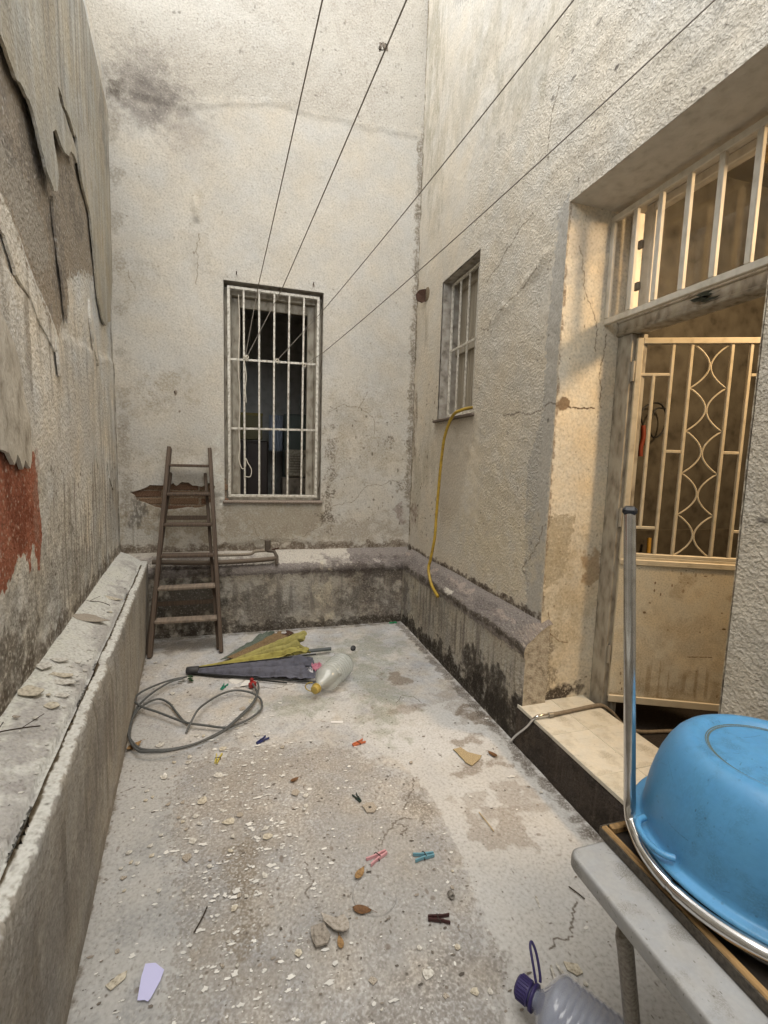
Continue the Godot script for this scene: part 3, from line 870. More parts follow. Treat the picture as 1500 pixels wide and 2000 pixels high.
	var b := func(u, v):
		var d := 0.006 * relief.get_noise_2d(u * 14.0, v * 14.0)
		var r := smoothstep(-0.25, 0.2, relief_fine.get_noise_2d(u * 55.0, v * 55.0) + (0.5 if u < 3.1 and v > 1.9 else 0.0) - (0.4 if u > 3.4 else 0.0))
		d += r * 0.0045 * relief.get_noise_2d(u * 170.0, v * 170.0)
		# a fold of render between the window and the door
		var ridge: float = v - 2.36 - 0.42 * (2.95 - u) + 0.1 * relief.get_noise_2d(u * 25.0, 2.0) + 0.05 * relief.get_noise_2d(u * 90.0, v * 30.0)
		d += 0.014 * (smoothstep(-0.06, 0.0, ridge) - smoothstep(0.0, 0.012, ridge)) * smoothstep(3.0, 2.85, u) * smoothstep(2.15, 2.3, u) * (0.6 + relief.get_noise_2d(u * 60.0, 7.0))
		# strokes of the trowel over the lintel
		if v > 2.8 and u < 2.3:
			d += 0.006 * relief.get_noise_2d(u * 40.0, v * 160.0)
		if u < 1.15 and v < 2.8:
			d += 0.004 * relief.get_noise_2d(u * 120.0, v * 120.0)
		var e := 1.0
		if u > HOLE_R - 0.05 and u < HOLE_L + 0.05 and v < 2.85:
			e = clampf(minf(minf(absf(u - HOLE_R), absf(u - HOLE_L)), absf(v - 2.8)) / 0.04, 0.25, 1.0)
		if u > 2.98 and u < 3.7 and v > 1.82 and v < 3.0:
			e = clampf(minf(minf(absf(u - 3.02), absf(u - 3.66)), minf(absf(v - 1.86), absf(v - 2.965))) / 0.03, 0.0, 1.0)
		return d * e
	var z := func(u, v):
		var e: float = 0.1 * relief.get_noise_2d(u * 22.0, v * 22.0) + 0.05 * relief.get_noise_2d(u * 90.0, v * 90.0)
		if u > 2.08 and u < 2.2 + e and v < 2.8: return 0
		if u > 3.3 + 4.0 * e - 0.12 * (v - 3.0): return 0
		if u > 2.9 + e and v > 1.1 + e and v < 1.86: return 0
		if u > 1.2 and u < 3.2 and v > 3.6 + 3.0 * e and v < 4.6 + 3.0 * e: return 0
		return 1
	var f := face(func(u, v): return Vector3(XR, v, -u), Vector3.LEFT, steps(-2.2, 4.33, 0.019, [0.9, HOLE_R, HOLE_L, 3.02, 3.66]), steps(0.0, 5.8, 0.019, [1.86, 2.8, 2.965, 3.3]), b, Rect2(0, 0.5, 4.35, 5.5), {"holes": [door, win, Rect2(-2.5, 3.3, 3.4, 3.0)], "zone": z, "tile": 0.75})
	var t := thing("stucco_wall", "rough grey-cream stuccoed side wall holding the doorway and small window", "wall")
	part("plaster", f[0], smooth_m, t)
	part("rough_plaster", f[1], rough_m, t)
	var core := MB.new()
	for r in [[-2.2, 0.9, 0.0, 3.3], [0.9, HOLE_R, 0.0, 5.8], [HOLE_R, HOLE_L, 2.8, 5.8], [HOLE_L, 3.02, 0.0, 5.8], [3.02, 3.66, 0.0, 1.86], [3.02, 3.66, 2.965, 5.8], [3.66, 4.6, 0.0, 5.8]]:
		core.box(Transform3D(Basis(), Vector3(XR + 0.012 + 0.2, (r[2] + r[3]) / 2, -(r[0] + r[1]) / 2)), Vector3(0.4, r[3] - r[2], r[1] - r[0]))
	part("wall_core", core, M.reveal, t)
	# the plastered cheeks of the doorway
	var q := Paint.new(0.0, 0.1, 0.6, 2.9, 300.0, self)
	q.fill(Color(0.85, 0.805, 0.72), 0.08, 0.06, 0.03, 0.05)
	q.poly(PackedVector2Array([Vector2(0.0, 0.85), Vector2(0.12, 0.9), Vector2(0.17, 1.25), Vector2(0.02, 1.25), Vector2(-0.1, 1.2)]), Color(0.608, 0.564, 0.476), 0.55, 0.03, 0.1, 1.0, 3)
	q.blob(0.3, 0.98, 0.07, 0.12, Color(0.6, 0.5, 0.38), 0.6, 0.6, 0.3, 0.0, 1.0, 2)
	q.blob(0.12, 0.7, 0.16, 0.4, Color(0.667, 0.615, 0.510), 0.45, 0.9, 0.7, 0.3, 1.0, 4)
	q.blob(0.1, 0.24, 0.3, 0.05, Color(0.22, 0.19, 0.17), 0.85, 0.9, 0.5, 0.2, 1.0, 5)
	q.blob(0.05, 0.4, 0.06, 0.2, Color(0.35, 0.31, 0.26), 0.5, 1.0, 0.6, 0.6, 1.0, 6)
	q.blob(0.1, 2.6, 0.3, 0.2, Color(0.695, 0.668, 0.625), 0.5, 0.8, 0.7, 0.0, 1.0, 7)
	q.line(PackedVector2Array([Vector2(0.0, 1.81), Vector2(0.045, 1.83), Vector2(0.09, 1.81), Vector2(0.24, 1.81)]), 0.004, Color(0.36, 0.3, 0.24), 0.85, 0.012, 2)
	q.blob(0.045, 1.82, 0.035, 0.03, Color(0.5, 0.42, 0.33), 0.9, 0.8, 0.3, 0.0, 1.0, 9)
	q.line(PackedVector2Array([Vector2(0.27, 1.82), Vector2(0.26, 2.0), Vector2(0.28, 2.2)]), 0.003, Color(0.45, 0.4, 0.33), 0.7, 0.02, 3)
	q.line(PackedVector2Array([Vector2(0.07, 2.6), Vector2(0.12, 2.4), Vector2(0.2, 2.25), Vector2(0.22, 2.1)]), 0.003, Color(0.5, 0.45, 0.38), 0.6, 0.02, 4)
	q.line(PackedVector2Array([Vector2(0.04, 0.72), Vector2(0.06, 0.6), Vector2(0.12, 0.55), Vector2(0.18, 0.54)]), 0.003, Color(0.5, 0.42, 0.33), 0.7, 0.01, 5)
	q.line(PackedVector2Array([Vector2(0.06, 0.6), Vector2(0.04, 0.4), Vector2(0.05, 0.3)]), 0.003, Color(0.5, 0.42, 0.33), 0.7, 0.01, 6)
	q.spots(160, 0, 0.2, 0.45, 2.8, 0.001, 0.006, Color(0.4, 0.35, 0.28), 0.7, rng)
	for i in 30:
		q.blob(0.0, 0.6 + i * 0.075, 0.012, 0.04, Color(0.45, 0.39, 0.33), 0.6, 1.0, 0.4, 0.4, 1.0, i)
	var qm := wall_mat(q.texture(), M.skim, 0.22, 0.7)
	var cb := func(u, v): return 0.004 + 0.003 * relief.get_noise_2d(u * 25.0, v * 25.0)
	var far := face(func(u, v): return Vector3(XR - 0.004 + u, v, -HOLE_L), Vector3.BACK, steps(0.0, 0.42, 0.02), steps(0.0, 2.81, 0.02), cb, Rect2(0, 0.1, 0.6, 2.8), {"tile": 0.9})
	part("door_reveal", far[0], qm, t)
	var near := face(func(u, v): return Vector3(XR - 0.004 + u, v, -HOLE_R), Vector3.FORWARD, steps(0.0, 0.42, 0.03), steps(0.0, 2.81, 0.03), cb, Rect2(0, 0.1, 0.6, 2.8), {"tile": 0.9})
	part("door_reveal", near[0], qm, t)
	var head := face(func(u, v): return Vector3(XR - 0.004 + u, 2.8, -v), Vector3.DOWN, steps(0.0, 0.42, 0.03), steps(HOLE_R, HOLE_L, 0.03), cb, Rect2(0, 0, 0.6, 2.8), {"tile": 0.9})
	part("door_reveal", head[0], mat(Color(0.8, 0.775, 0.73), 0.85, {"tex": M.soft, "scale": Vector3(1.5, 1.5, 1.5), "bump": M.skim, "depth": 0.3}), t)

func left_at(u: float, v: float) -> Vector3:
	return Vector3(-0.549 - 0.1115 * u, v, -u)

const LOUT := Vector3(0.99385, 0.0, -0.11081)

func build_left_wall() -> void:
	var p := Paint.new(0.6, 0.5, 4.35, 5.6, 190.0, self)
	p.fill(Color(0.838, 0.825, 0.796), 0.14, 0.1, 0.1, 0.06)
	var brown := Color(0.6, 0.55, 0.485)
	# brown base coat bared high up
	p.poly(PackedVector2Array([Vector2(0.6, 3.6), Vector2(2.0, 3.2), Vector2(4.0, 3.2), Vector2(3.75, 2.7), Vector2(3.45, 2.6), Vector2(3.1, 2.5), Vector2(2.75, 2.35), Vector2(2.62, 2.1), Vector2(2.45, 2.02), Vector2(2.2, 2.12), Vector2(1.9, 2.3), Vector2(0.6, 2.6)]), brown, 0.9, 0.05, 0.05, 1.0, 2)
	p.poly(PackedVector2Array([Vector2(0.6, 2.75), Vector2(1.9, 2.35), Vector2(2.3, 2.2), Vector2(2.5, 2.35), Vector2(2.3, 2.5), Vector2(1.9, 2.55), Vector2(0.6, 3.0)]), Color(0.641, 0.626, 0.592), 0.6, 0.05, 0.2, 1.0, 3)
	for q in [[2.2, 2.6, 0.3, 0.12], [2.6, 2.4, 0.15, 0.2], [3.0, 2.8, 0.3, 0.12]]:
		p.blob(q[0], q[1], q[2], q[3], Color(0.444, 0.420, 0.395), 0.5, 1.0, 0.6, 0.5, 1.0, int(q[0] * 9))
	# black and grey runs of rain dirt
	p.runs(1.4, 2.4, 1.5, 2.3, Color(0.36, 0.33, 0.29), 0.45, 0.54, 1, 5)
	p.runs(2.4, 3.6, 1.55, 2.3, Color(0.530, 0.514, 0.489), 0.4, 0.55, 2, 4)
	p.runs(1.9, 4.2, 0.7, 1.45, Color(0.33, 0.3, 0.26), 0.6, 0.52, 3, 3)
	p.runs(3.2, 4.3, 0.8, 2.2, Color(0.578, 0.558, 0.517), 0.5, 0.48, 4, 4)
	p.runs(3.2, 4.2, 0.7, 1.5, Color(0.466, 0.446, 0.406), 0.5, 0.5, 14, 2)
	p.blob(3.0, 1.7, 0.5, 0.3, Color(0.782, 0.769, 0.747), 0.6, 0.8, 0.6, 0.0, 1.0, 5)
	p.blob(2.6, 1.5, 0.4, 0.2, Color(0.755, 0.739, 0.717), 0.5, 0.8, 0.6, 0.1, 1.0, 6)
	p.blob(1.85, 1.75, 0.2, 0.16, Color(0.776, 0.769, 0.752), 0.8, 0.8, 0.4, 0.1, 1.0, 7)
	p.blob(2.2, 0.95, 0.6, 0.2, Color(0.575, 0.563, 0.535), 0.6, 0.8, 0.6, 0.4, 1.0, 8)
	p.blob(2.9, 0.85, 0.8, 0.15, Color(0.527, 0.511, 0.481), 0.5, 0.8, 0.6, 0.5, 1.0, 18)
	p.blob(1.7, 0.85, 0.3, 0.12, Color(0.36, 0.33, 0.29), 0.6, 0.8, 0.6, 0.4, 1.0, 9)
	p.blob(2.4, 1.2, 0.4, 0.2, Color(0.654, 0.640, 0.611), 0.5, 0.9, 0.6, 0.4, 1.0, 10)
	# the old red paint with its toothed lower edge
	var red := Color(0.6, 0.345, 0.255)
	p.poly(PackedVector2Array([Vector2(1.2, 1.62), Vector2(1.74, 1.56), Vector2(1.93, 1.53), Vector2(2.0, 1.53), Vector2(2.05, 1.48), Vector2(2.07, 1.35), Vector2(2.11, 1.2), Vector2(2.07, 1.05), Vector2(2.04, 1.04), Vector2(2.02, 1.1), Vector2(1.985, 1.17), Vector2(1.94, 1.08), Vector2(1.925, 1.07), Vector2(1.89, 1.15), Vector2(1.83, 1.14), Vector2(1.7, 1.06), Vector2(1.5, 1.1), Vector2(1.2, 1.0)]), red, 0.88, 0.018, 0.12, 0.5, 6)
	p.blob(1.85, 1.3, 0.14, 0.16, Color(0.4, 0.21, 0.15), 0.45, 0.8, 0.6, 0.2, 1.0, 11)
	p.blob(2.05, 1.35, 0.04, 0.2, Color(0.607, 0.508, 0.468), 0.5, 0.9, 0.5, 0.4, 1.0, 12)
	p.blob(1.75, 1.48, 0.2, 0.05, Color(0.2, 0.13, 0.1), 0.6, 0.7, 0.5, 0.2, 1.0, 13)
	for i in 28:
		p.blob(1.2 + i * 0.115, 0.72, 0.1, 0.05, Color(0.33, 0.29, 0.25), 0.5, 1.0, 0.5, 0.4, 1.0, i)
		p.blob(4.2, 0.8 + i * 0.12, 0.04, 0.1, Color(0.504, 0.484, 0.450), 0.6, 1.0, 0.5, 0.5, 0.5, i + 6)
	p.spots(1500, 1.0, 0.7, 4.3, 2.6, 0.002, 0.007, Color(0.34, 0.31, 0.27), 0.5, rng)
	p.spots(200, 2.2, 0.75, 4.2, 1.5, 0.004, 0.014, Color(0.3, 0.27, 0.23), 0.5, rng)
	p.line(PackedVector2Array([Vector2(2.66, 2.56), Vector2(2.7, 2.4), Vector2(2.72, 2.25)]), 0.012, Color(0.2, 0.17, 0.14), 0.9, 0.01, 2)
	p.line(PackedVector2Array([Vector2(1.9, 2.3), Vector2(2.15, 2.15), Vector2(2.35, 2.08), Vector2(2.45, 2.0), Vector2(2.42, 1.9)]), 0.008, Color(0.845, 0.835, 0.815), 0.7, 0.02, 3)
	var m := wall_mat(p.texture(), M.cement, 0.7)
	var b := func(u, v):
		var d := 0.01 * relief.get_noise_2d(u * 12.0, v * 12.0) + 0.003 * relief.get_noise_2d(u * 100.0, v * 100.0)
		# layers of old coats stand proud
		d += 0.012 * smoothstep(0.0, 0.03, 2.06 + 0.1 * absf(u - 2.45) + 0.03 * relief.get_noise_2d(u * 60.0, 9.0) - v)
		return d - 0.006
	var f := face(left_at, LOUT, steps(-2.2, 4.32, 0.02), steps(0.55, 4.3, 0.02), b, Rect2(0.6, 0.5, 3.75, 5.1), {"tile": 0.8, "keep": PackedVector2Array([Vector2(-2.3, 0.5), Vector2(4.4, 0.5), Vector2(4.4, 4.4), Vector2(1.36, 4.4), Vector2(1.36, 3.38), Vector2(-2.3, 3.38)])})
	var t := thing("cement_wall", "grey weathered cement side wall with peeling layers and red paint", "wall")
	part("cement_coat", f[0], m, t)
	var core := MB.new()
	var bb := Basis(LOUT, Vector3.UP, LOUT.cross(Vector3.UP))
	core.box(Transform3D(bb, left_at(1.1, 1.7) - LOUT * 0.19), Vector3(0.3, 3.4, 6.9))
	core.box(Transform3D(bb, left_at(2.9, 3.7) - LOUT * 0.34), Vector3(0.3, 2.0, 3.1))
	part("wall_core", core, M.reveal, t)

	# the loose sheet of render that hangs off the upper wall
	var s := Paint.new(0.6, 1.8, 4.35, 5.6, 190.0, self)
	s.fill(Color(0.69, 0.66, 0.6), 0.16, 0.12, 0.07, 0.06)
	s.runs(0.6, 4.3, 2.2, 5.6, Color(0.574, 0.558, 0.534), 0.4, 0.5, 7, 5)
	s.runs(0.6, 4.3, 2.3, 5.2, Color(0.860, 0.857, 0.832), 0.3, 0.52, 8, 4)
	s.runs(2.0, 3.6, 3.0, 5.4, Color(0.437, 0.427, 0.407), 0.4, 0.53, 9, 3)
	s.blob(2.6, 3.75, 0.12, 0.2, Color(0.34, 0.31, 0.28), 0.6, 0.9, 0.6, 0.3, 0.6, 3)
	s.blob(4.0, 3.9, 0.25, 0.35, Color(0.480, 0.465, 0.445), 0.5, 0.8, 0.8, 0.2, 0.7, 4)
	s.blob(3.3, 3.2, 0.3, 0.3, Color(0.785, 0.775, 0.754), 0.5, 0.8, 0.6, 0.1, 0.7, 5)
	s.spots(500, 1.0, 2.2, 4.3, 5.0, 0.002, 0.007, Color(0.34, 0.31, 0.27), 0.4, rng)
	var sm := wall_mat(s.texture(), M.cement, 0.35)
	var outline := ragged([Vector2(-2.2, 3.0), Vector2(0.8, 2.9), Vector2(1.5, 2.83), Vector2(1.8, 2.79), Vector2(1.93, 2.78), Vector2(2.01, 2.75), Vector2(2.14, 2.78), Vector2(2.19, 2.75), Vector2(2.26, 2.67), Vector2(2.32, 2.63), Vector2(2.4, 2.595), Vector2(2.46, 2.62), Vector2(2.51, 2.71), Vector2(2.49, 2.77), Vector2(2.46, 2.85), Vector2(2.53, 2.91), Vector2(2.62, 2.9), Vector2(2.73, 2.92), Vector2(2.85, 2.98), Vector2(2.95, 3.01), Vector2(2.94, 3.07), Vector2(2.8, 3.075), Vector2(2.64, 3.09), Vector2(2.62, 3.14), Vector2(2.76, 3.14), Vector2(2.94, 3.12), Vector2(3.0, 3.15), Vector2(3.06, 3.03), Vector2(3.13, 2.99), Vector2(3.24, 2.97), Vector2(3.34, 2.92), Vector2(3.4, 2.86), Vector2(3.45, 2.73), Vector2(3.49, 2.64), Vector2(3.55, 2.5), Vector2(3.7, 2.42), Vector2(3.85, 2.4), Vector2(4.06, 2.5), Vector2(4.3, 2.9), Vector2(4.34, 4.95), Vector2(1.4, 4.95), Vector2(1.35, 3.5), Vector2(-2.2, 3.4)], 0.02, 0.014, 3)
	var sb := func(u, v):
		var d := lerpf(0.017, 0.01, smoothstep(3.2, 4.0, u)) + 0.007 * relief.get_noise_2d(u * 14.0, v * 9.0) + 0.0012 * relief.get_noise_2d(u * 150.0, v * 60.0)
		d += 0.016 * exp(-pow((u - 2.4) / 0.4, 2.0)) * smoothstep(3.3, 2.6, v)
		d += 0.016 * exp(-pow((u - 2.88) / 0.2, 2.0)) * smoothstep(3.3, 2.95, v)
		# the wall leans back towards the top
		d -= 0.21 * maxf(0.0, v - 4.1) + 0.05 * maxf(0.0, v - 4.05) * smoothstep(3.0, 4.3, u)
		return d
	var sf := face(left_at, LOUT, steps(-2.2, 4.34, 0.022), steps(2.2, 4.95, 0.022), sb, Rect2(0.6, 1.8, 3.75, 3.8), {"keep": outline, "deep": 0.011, "tile": 0.8})
	part("render_sheet", sf[0], sm, t, "thick sheet of old render hanging loose with torn points")
	# smaller scabs of render that still cling
	var scabs := [
		[[Vector2(1.7, 2.33), Vector2(1.86, 2.31), Vector2(2.05, 2.23), Vector2(2.18, 2.16), Vector2(2.33, 2.11), Vector2(2.44, 2.04), Vector2(2.4, 1.93), Vector2(2.3, 1.99), Vector2(2.2, 2.0), Vector2(2.1, 2.07), Vector2(1.95, 2.1), Vector2(1.86, 2.19), Vector2(1.7, 2.2)], 0.008, 0.02],
		[[Vector2(2.5, 2.62), Vector2(2.62, 2.6), Vector2(2.66, 2.45), Vector2(2.7, 2.2), Vector2(2.66, 2.12), Vector2(2.6, 2.3), Vector2(2.55, 2.45)], 0.012, 0.02],
		[[Vector2(1.2, 2.2), Vector2(1.6, 2.05), Vector2(1.85, 1.85), Vector2(1.95, 1.62), Vector2(1.965, 1.5), Vector2(1.93, 1.44), Vector2(1.88, 1.47), Vector2(1.85, 1.44), Vector2(1.8, 1.49), Vector2(1.77, 1.46), Vector2(1.72, 1.5), Vector2(1.5, 1.5), Vector2(1.2, 1.6)], 0.02, 0.025],
		[[Vector2(3.3, 2.42), Vector2(3.36, 2.38), Vector2(3.42, 2.25), Vector2(3.5, 2.1), Vector2(3.46, 2.06), Vector2(3.38, 2.14), Vector2(3.3, 2.28)], 0.015, 0.03],
		[[Vector2(2.42, 2.14), Vector2(2.5, 2.1), Vector2(2.53, 1.98), Vector2(2.47, 1.86), Vector2(2.43, 1.84), Vector2(2.4, 1.95)], 0.03, 0.02],
		[[Vector2(3.72, 1.62), Vector2(3.8, 1.55), Vector2(3.87, 1.4), Vector2(3.95, 1.22), Vector2(3.88, 1.26), Vector2(3.78, 1.32), Vector2(3.72, 1.45)], 0.01, 0.03],
		[[Vector2(3.3, 1.6), Vector2(3.42, 1.52), Vector2(3.44, 1.42), Vector2(3.36, 1.4), Vector2(3.32, 1.48)], 0.006, 0.025],
		[[Vector2(2.83, 1.31), Vector2(2.88, 1.29), Vector2(2.885, 1.23), Vector2(2.85, 1.2), Vector2(2.82, 1.25)], 0.01, 0.03],
	]
	for i in scabs.size():
		var q = scabs[i]
		var ol := ragged(q[0], 0.015, 0.007, i + 9)
		var lo: Vector2 = ol[0]; var hi: Vector2 = ol[0]
		for v2 in ol:
			lo = lo.min(v2); hi = hi.max(v2)
		var qb := func(u, v): return 0.006 + 0.6 * q[1] * smoothstep(hi.y, lo.y, v) + 0.005 * relief.get_noise_2d(u * 60.0, v * 60.0) + (0.01 if i == 2 else 0.0)
		var g := face(left_at, LOUT, steps(lo.x - 0.02, hi.x + 0.02, 0.02), steps(lo.y - 0.02, hi.y + 0.02, 0.02), qb, Rect2(0.6, 0.5, 3.75, 5.1), {"keep": ol, "deep": q[2] * 0.5, "tile": 0.8})
		part("render_scab", g[0], m if i != 2 else mat(Color(0.77, 0.75, 0.705), 0.95, {"tex": M.mottle, "scale": Vector3(1.6, 0.8, 1.6), "bump": M.cement, "depth": 0.4}), t)

# a stretch of ledge: place(s, along) with s running over the face and the top
func build_ledges() -> void:
	# left parapet: a cement kerb with a groove along its top
	var p := Paint.new(-2.2, 0.0, 4.3, 1.3, 250.0, self)
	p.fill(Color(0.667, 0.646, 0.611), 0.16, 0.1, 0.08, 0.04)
	for i in 40:
		p.blob(0.4 + i * 0.1, 0.03, 0.09, 0.035, Color(0.547, 0.515, 0.477), 0.55, 1.0, 0.5, 0.3, 1.0, i)
	p.runs(0.5, 4.2, 0.05, 0.66, Color(0.801, 0.776, 0.732), 0.35, 0.5, 3, 6)
	p.runs(0.5, 4.2, 0.1, 0.66, Color(0.34, 0.31, 0.27), 0.4, 0.52, 4, 4)
	for q in [[1.2, 0.3, 0.5, 0.25], [1.9, 0.4, 0.4, 0.2], [0.8, 0.3, 0.4, 0.3]]:
		p.blob(q[0], q[1], q[2], q[3], Color(0.545, 0.523, 0.498), 0.5, 0.8, 0.7, 0.2, 1.0, int(q[0] * 7))
	p.blob(3.2, 0.4, 0.8, 0.3, Color(0.745, 0.720, 0.676), 0.5, 0.8, 0.7, 0.2, 1.0, 4)
	# top
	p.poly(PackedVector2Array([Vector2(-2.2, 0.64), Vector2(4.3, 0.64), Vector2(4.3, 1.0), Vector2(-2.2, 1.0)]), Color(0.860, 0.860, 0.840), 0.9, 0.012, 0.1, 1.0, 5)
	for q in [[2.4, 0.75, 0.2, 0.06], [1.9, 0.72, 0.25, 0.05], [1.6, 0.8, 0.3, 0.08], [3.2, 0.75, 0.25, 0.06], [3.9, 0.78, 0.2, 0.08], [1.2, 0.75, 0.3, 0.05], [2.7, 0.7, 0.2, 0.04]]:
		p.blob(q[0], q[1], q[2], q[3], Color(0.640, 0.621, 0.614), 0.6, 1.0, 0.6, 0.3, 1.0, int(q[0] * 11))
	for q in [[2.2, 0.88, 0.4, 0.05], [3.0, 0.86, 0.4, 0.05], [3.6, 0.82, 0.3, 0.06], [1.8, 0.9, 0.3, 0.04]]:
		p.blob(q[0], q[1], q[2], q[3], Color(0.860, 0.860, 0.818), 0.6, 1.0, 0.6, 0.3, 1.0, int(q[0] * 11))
	p.spots(900, 0.8, 0.62, 4.2, 1.0, 0.001, 0.006, Color(0.453, 0.434, 0.415), 0.6, rng)
	p.spots(500, 0.8, 0.62, 4.2, 0.95, 0.001, 0.006, Color(0.860, 0.860, 0.860), 0.7, rng)
	p.line(PackedVector2Array([Vector2(0.5, 0.683), Vector2(4.0, 0.683)]), 0.012, Color(0.33, 0.29, 0.23), 0.85, 0.004, 2)
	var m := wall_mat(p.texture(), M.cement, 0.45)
	var prof := [Vector2(0.0, -0.01), Vector2(0.0, 0.15), Vector2(0.0, 0.3), Vector2(0.0, 0.45), Vector2(0.0, 0.55), Vector2(0.0, 0.612), Vector2(0.002, 0.625), Vector2(0.008, 0.632), Vector2(0.034, 0.634), Vector2(0.047, 0.634), Vector2(0.05, 0.62), Vector2(0.063, 0.62), Vector2(0.067, 0.64), Vector2(0.09, 0.648), Vector2(0.12, 0.66), Vector2(0.15, 0.672), Vector2(0.18, 0.684), Vector2(0.21, 0.695), Vector2(0.25, 0.704)]
	var arc := PackedFloat32Array([0.0])
	for i in prof.size() - 1:
		arc.append(arc[i] + prof[i].distance_to(prof[i + 1]))
	var mb := MB.new()
	var us := steps(-2.2, 4.25, 0.025)
	var np := prof.size()
	for u in us:
		for j in np:
			var q: Vector2 = prof[j]
			var chip := relief.get_noise_2d(u * 30.0, 5.0)
			var o := Vector2.ZERO
			if j >= 5 and j <= 8:
				o = Vector2(0.014, -0.014) * maxf(0.0, chip - 0.12) * 3.0 + Vector2(0.012, -0.01) * maxf(0.0, relief.get_noise_2d(u * 110.0, 15.0) - 0.25) * 2.5 + Vector2(0.002, 0.002) * relief.get_noise_2d(u * 120.0, j * 9.0)
			elif j > 8:
				o = Vector2(0.003 * relief.get_noise_2d(u * 60.0, 2.0), 0.005 * relief.get_noise_2d(u * 40.0, j * 6.0))
			else:
				o = Vector2(0.004 * relief.get_noise_2d(u * 25.0, j * 8.0), 0)
			if u > 3.86 and j >= 9 and j <= 12:
				o.y += 0.012 if j in [10, 11] else 0.0
			q += o
			mb.vert(Vector3(-0.32 - 0.1122 * u - q.x, q.y, -u), Vector3(1, 1, 0).normalized(), Vector2(u, arc[j]) / 0.8, (Vector2(u, arc[j]) - Vector2(-2.2, 0)) / Vector2(6.5, 1.3))
	grid_faces(mb, us.size(), np, Vector3(1, 1, 0))
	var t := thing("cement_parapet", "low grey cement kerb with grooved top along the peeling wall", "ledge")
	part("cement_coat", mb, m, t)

	# plinth ledge along the back and right walls
	var r := Paint.new(-1.0, 0.0, 6.6, 1.05, 230.0, self)
	r.fill(Color(0.678, 0.653, 0.608), 0.14, 0.1, 0.1, 0.05)
	var soot := Color(0.25, 0.225, 0.2)
	# back stretch: along = x + 1 ... ; right stretch starts at 2.4
	r.poly(PackedVector2Array([Vector2(-1.0, 0.51), Vector2(6.6, 0.51), Vector2(6.6, 0.95), Vector2(-1.0, 0.95)]), Color(0.514, 0.485, 0.473), 0.9, 0.03, 0.15, 1.0, 1)
	r.poly(PackedVector2Array([Vector2(-1.0, 0.62), Vector2(0.6, 0.62), Vector2(0.75, 0.55), Vector2(0.9, 0.62), Vector2(0.9, 0.9), Vector2(-1.0, 0.9)]), Color(0.809, 0.785, 0.739), 0.8, 0.03, 0.15, 1.0, 2)
	r.blob(-0.45, 0.3, 0.35, 0.34, Color(0.27, 0.25, 0.225), 0.75, 0.6, 0.5, 0.15, 1.0, 3)
	r.blob(0.1, 0.2, 0.3, 0.25, Color(0.368, 0.343, 0.318), 0.55, 0.8, 0.6, 0.3, 1.0, 4)
	r.blob(1.2, 0.48, 0.4, 0.16, Color(0.33, 0.3, 0.28), 0.75, 0.8, 0.6, 0.2, 1.0, 5)
	r.blob(0.8, 0.52, 0.35, 0.08, Color(0.367, 0.334, 0.318), 0.7, 0.8, 0.6, 0.2, 1.0, 6)
	r.blob(1.0, 0.3, 0.2, 0.16, Color(0.3, 0.27, 0.24), 0.6, 0.9, 0.6, 0.5, 1.0, 7)
	r.blob(1.3, 0.15, 0.3, 0.15, Color(0.367, 0.334, 0.318), 0.65, 0.8, 0.6, 0.4, 1.0, 8)
	r.runs(-0.3, 1.4, 0.1, 0.5, Color(0.390, 0.369, 0.348), 0.5, 0.5, 2, 4)
	r.runs(0.3, 1.4, 0.2, 0.52, Color(0.718, 0.684, 0.626), 0.4, 0.5, 5, 4)
	r.blob(0.65, 0.25, 0.08, 0.25, Color(0.829, 0.782, 0.688), 0.7, 0.9, 0.6, 0.3, 0.6, 9)
	for i in 26:
		r.blob(-0.9 + i * 0.095, 0.03, 0.09, 0.06, soot, 0.6, 1.0, 0.5, 0.3, 1.0, i)
	# right stretch
	r.runs(2.6, 4.5, 0.12, 0.56, Color(0.34, 0.31, 0.285), 0.6, 0.48, 6, 3)
	r.runs(3.1, 4.4, 0.15, 0.56, Color(0.738, 0.704, 0.638), 0.5, 0.46, 9, 3)
	r.blob(2.72, 0.3, 0.14, 0.25, Color(0.776, 0.737, 0.660), 0.7, 0.8, 0.5, 0.2, 1.0, 13)
	r.blob(2.5, 0.3, 0.08, 0.3, Color(0.379, 0.354, 0.338), 0.6, 0.9, 0.5, 0.3, 1.0, 14)
	r.blob(4.2, 0.16, 0.34, 0.15, Color(0.25, 0.23, 0.21), 0.8, 0.7, 0.35, 0.1, 0.7, 10)
	r.blob(3.85, 0.2, 0.12, 0.14, Color(0.25, 0.23, 0.21), 0.8, 0.9, 0.4, 0.2, 0.7, 17)
	r.blob(4.45, 0.5, 0.05, 0.12, Color(0.22, 0.2, 0.18), 0.8, 0.9, 0.5, 0.2, 0.7, 11)
	r.blob(4.5, 0.1, 0.3, 0.14, Color(0.25, 0.23, 0.21), 0.8, 0.7, 0.5, 0.2, 0.7, 12)
	for i in 22:
		r.blob(2.5 + i * 0.095, 0.05, 0.09, 0.07 + 0.004 * i, Color(0.22, 0.2, 0.18), 0.8, 0.9, 0.4, 0.2, 1.0, i + 50)
		r.blob(2.5 + i * 0.095, 0.56, 0.07, 0.022, Color(0.3, 0.27, 0.24), 0.7, 1.0, 0.4, 0.3, 1.0, i + 80)
	for q in [[3.0, 0.68, 0.14, 0.05], [3.5, 0.7, 0.2, 0.05], [4.1, 0.68, 0.2, 0.04], [2.2, 0.7, 0.2, 0.05]]:
		r.blob(q[0], q[1], q[2], q[3], Color(0.698, 0.643, 0.604), 0.7, 0.9, 0.5, 0.3, 1.0, int(q[0] * 5))
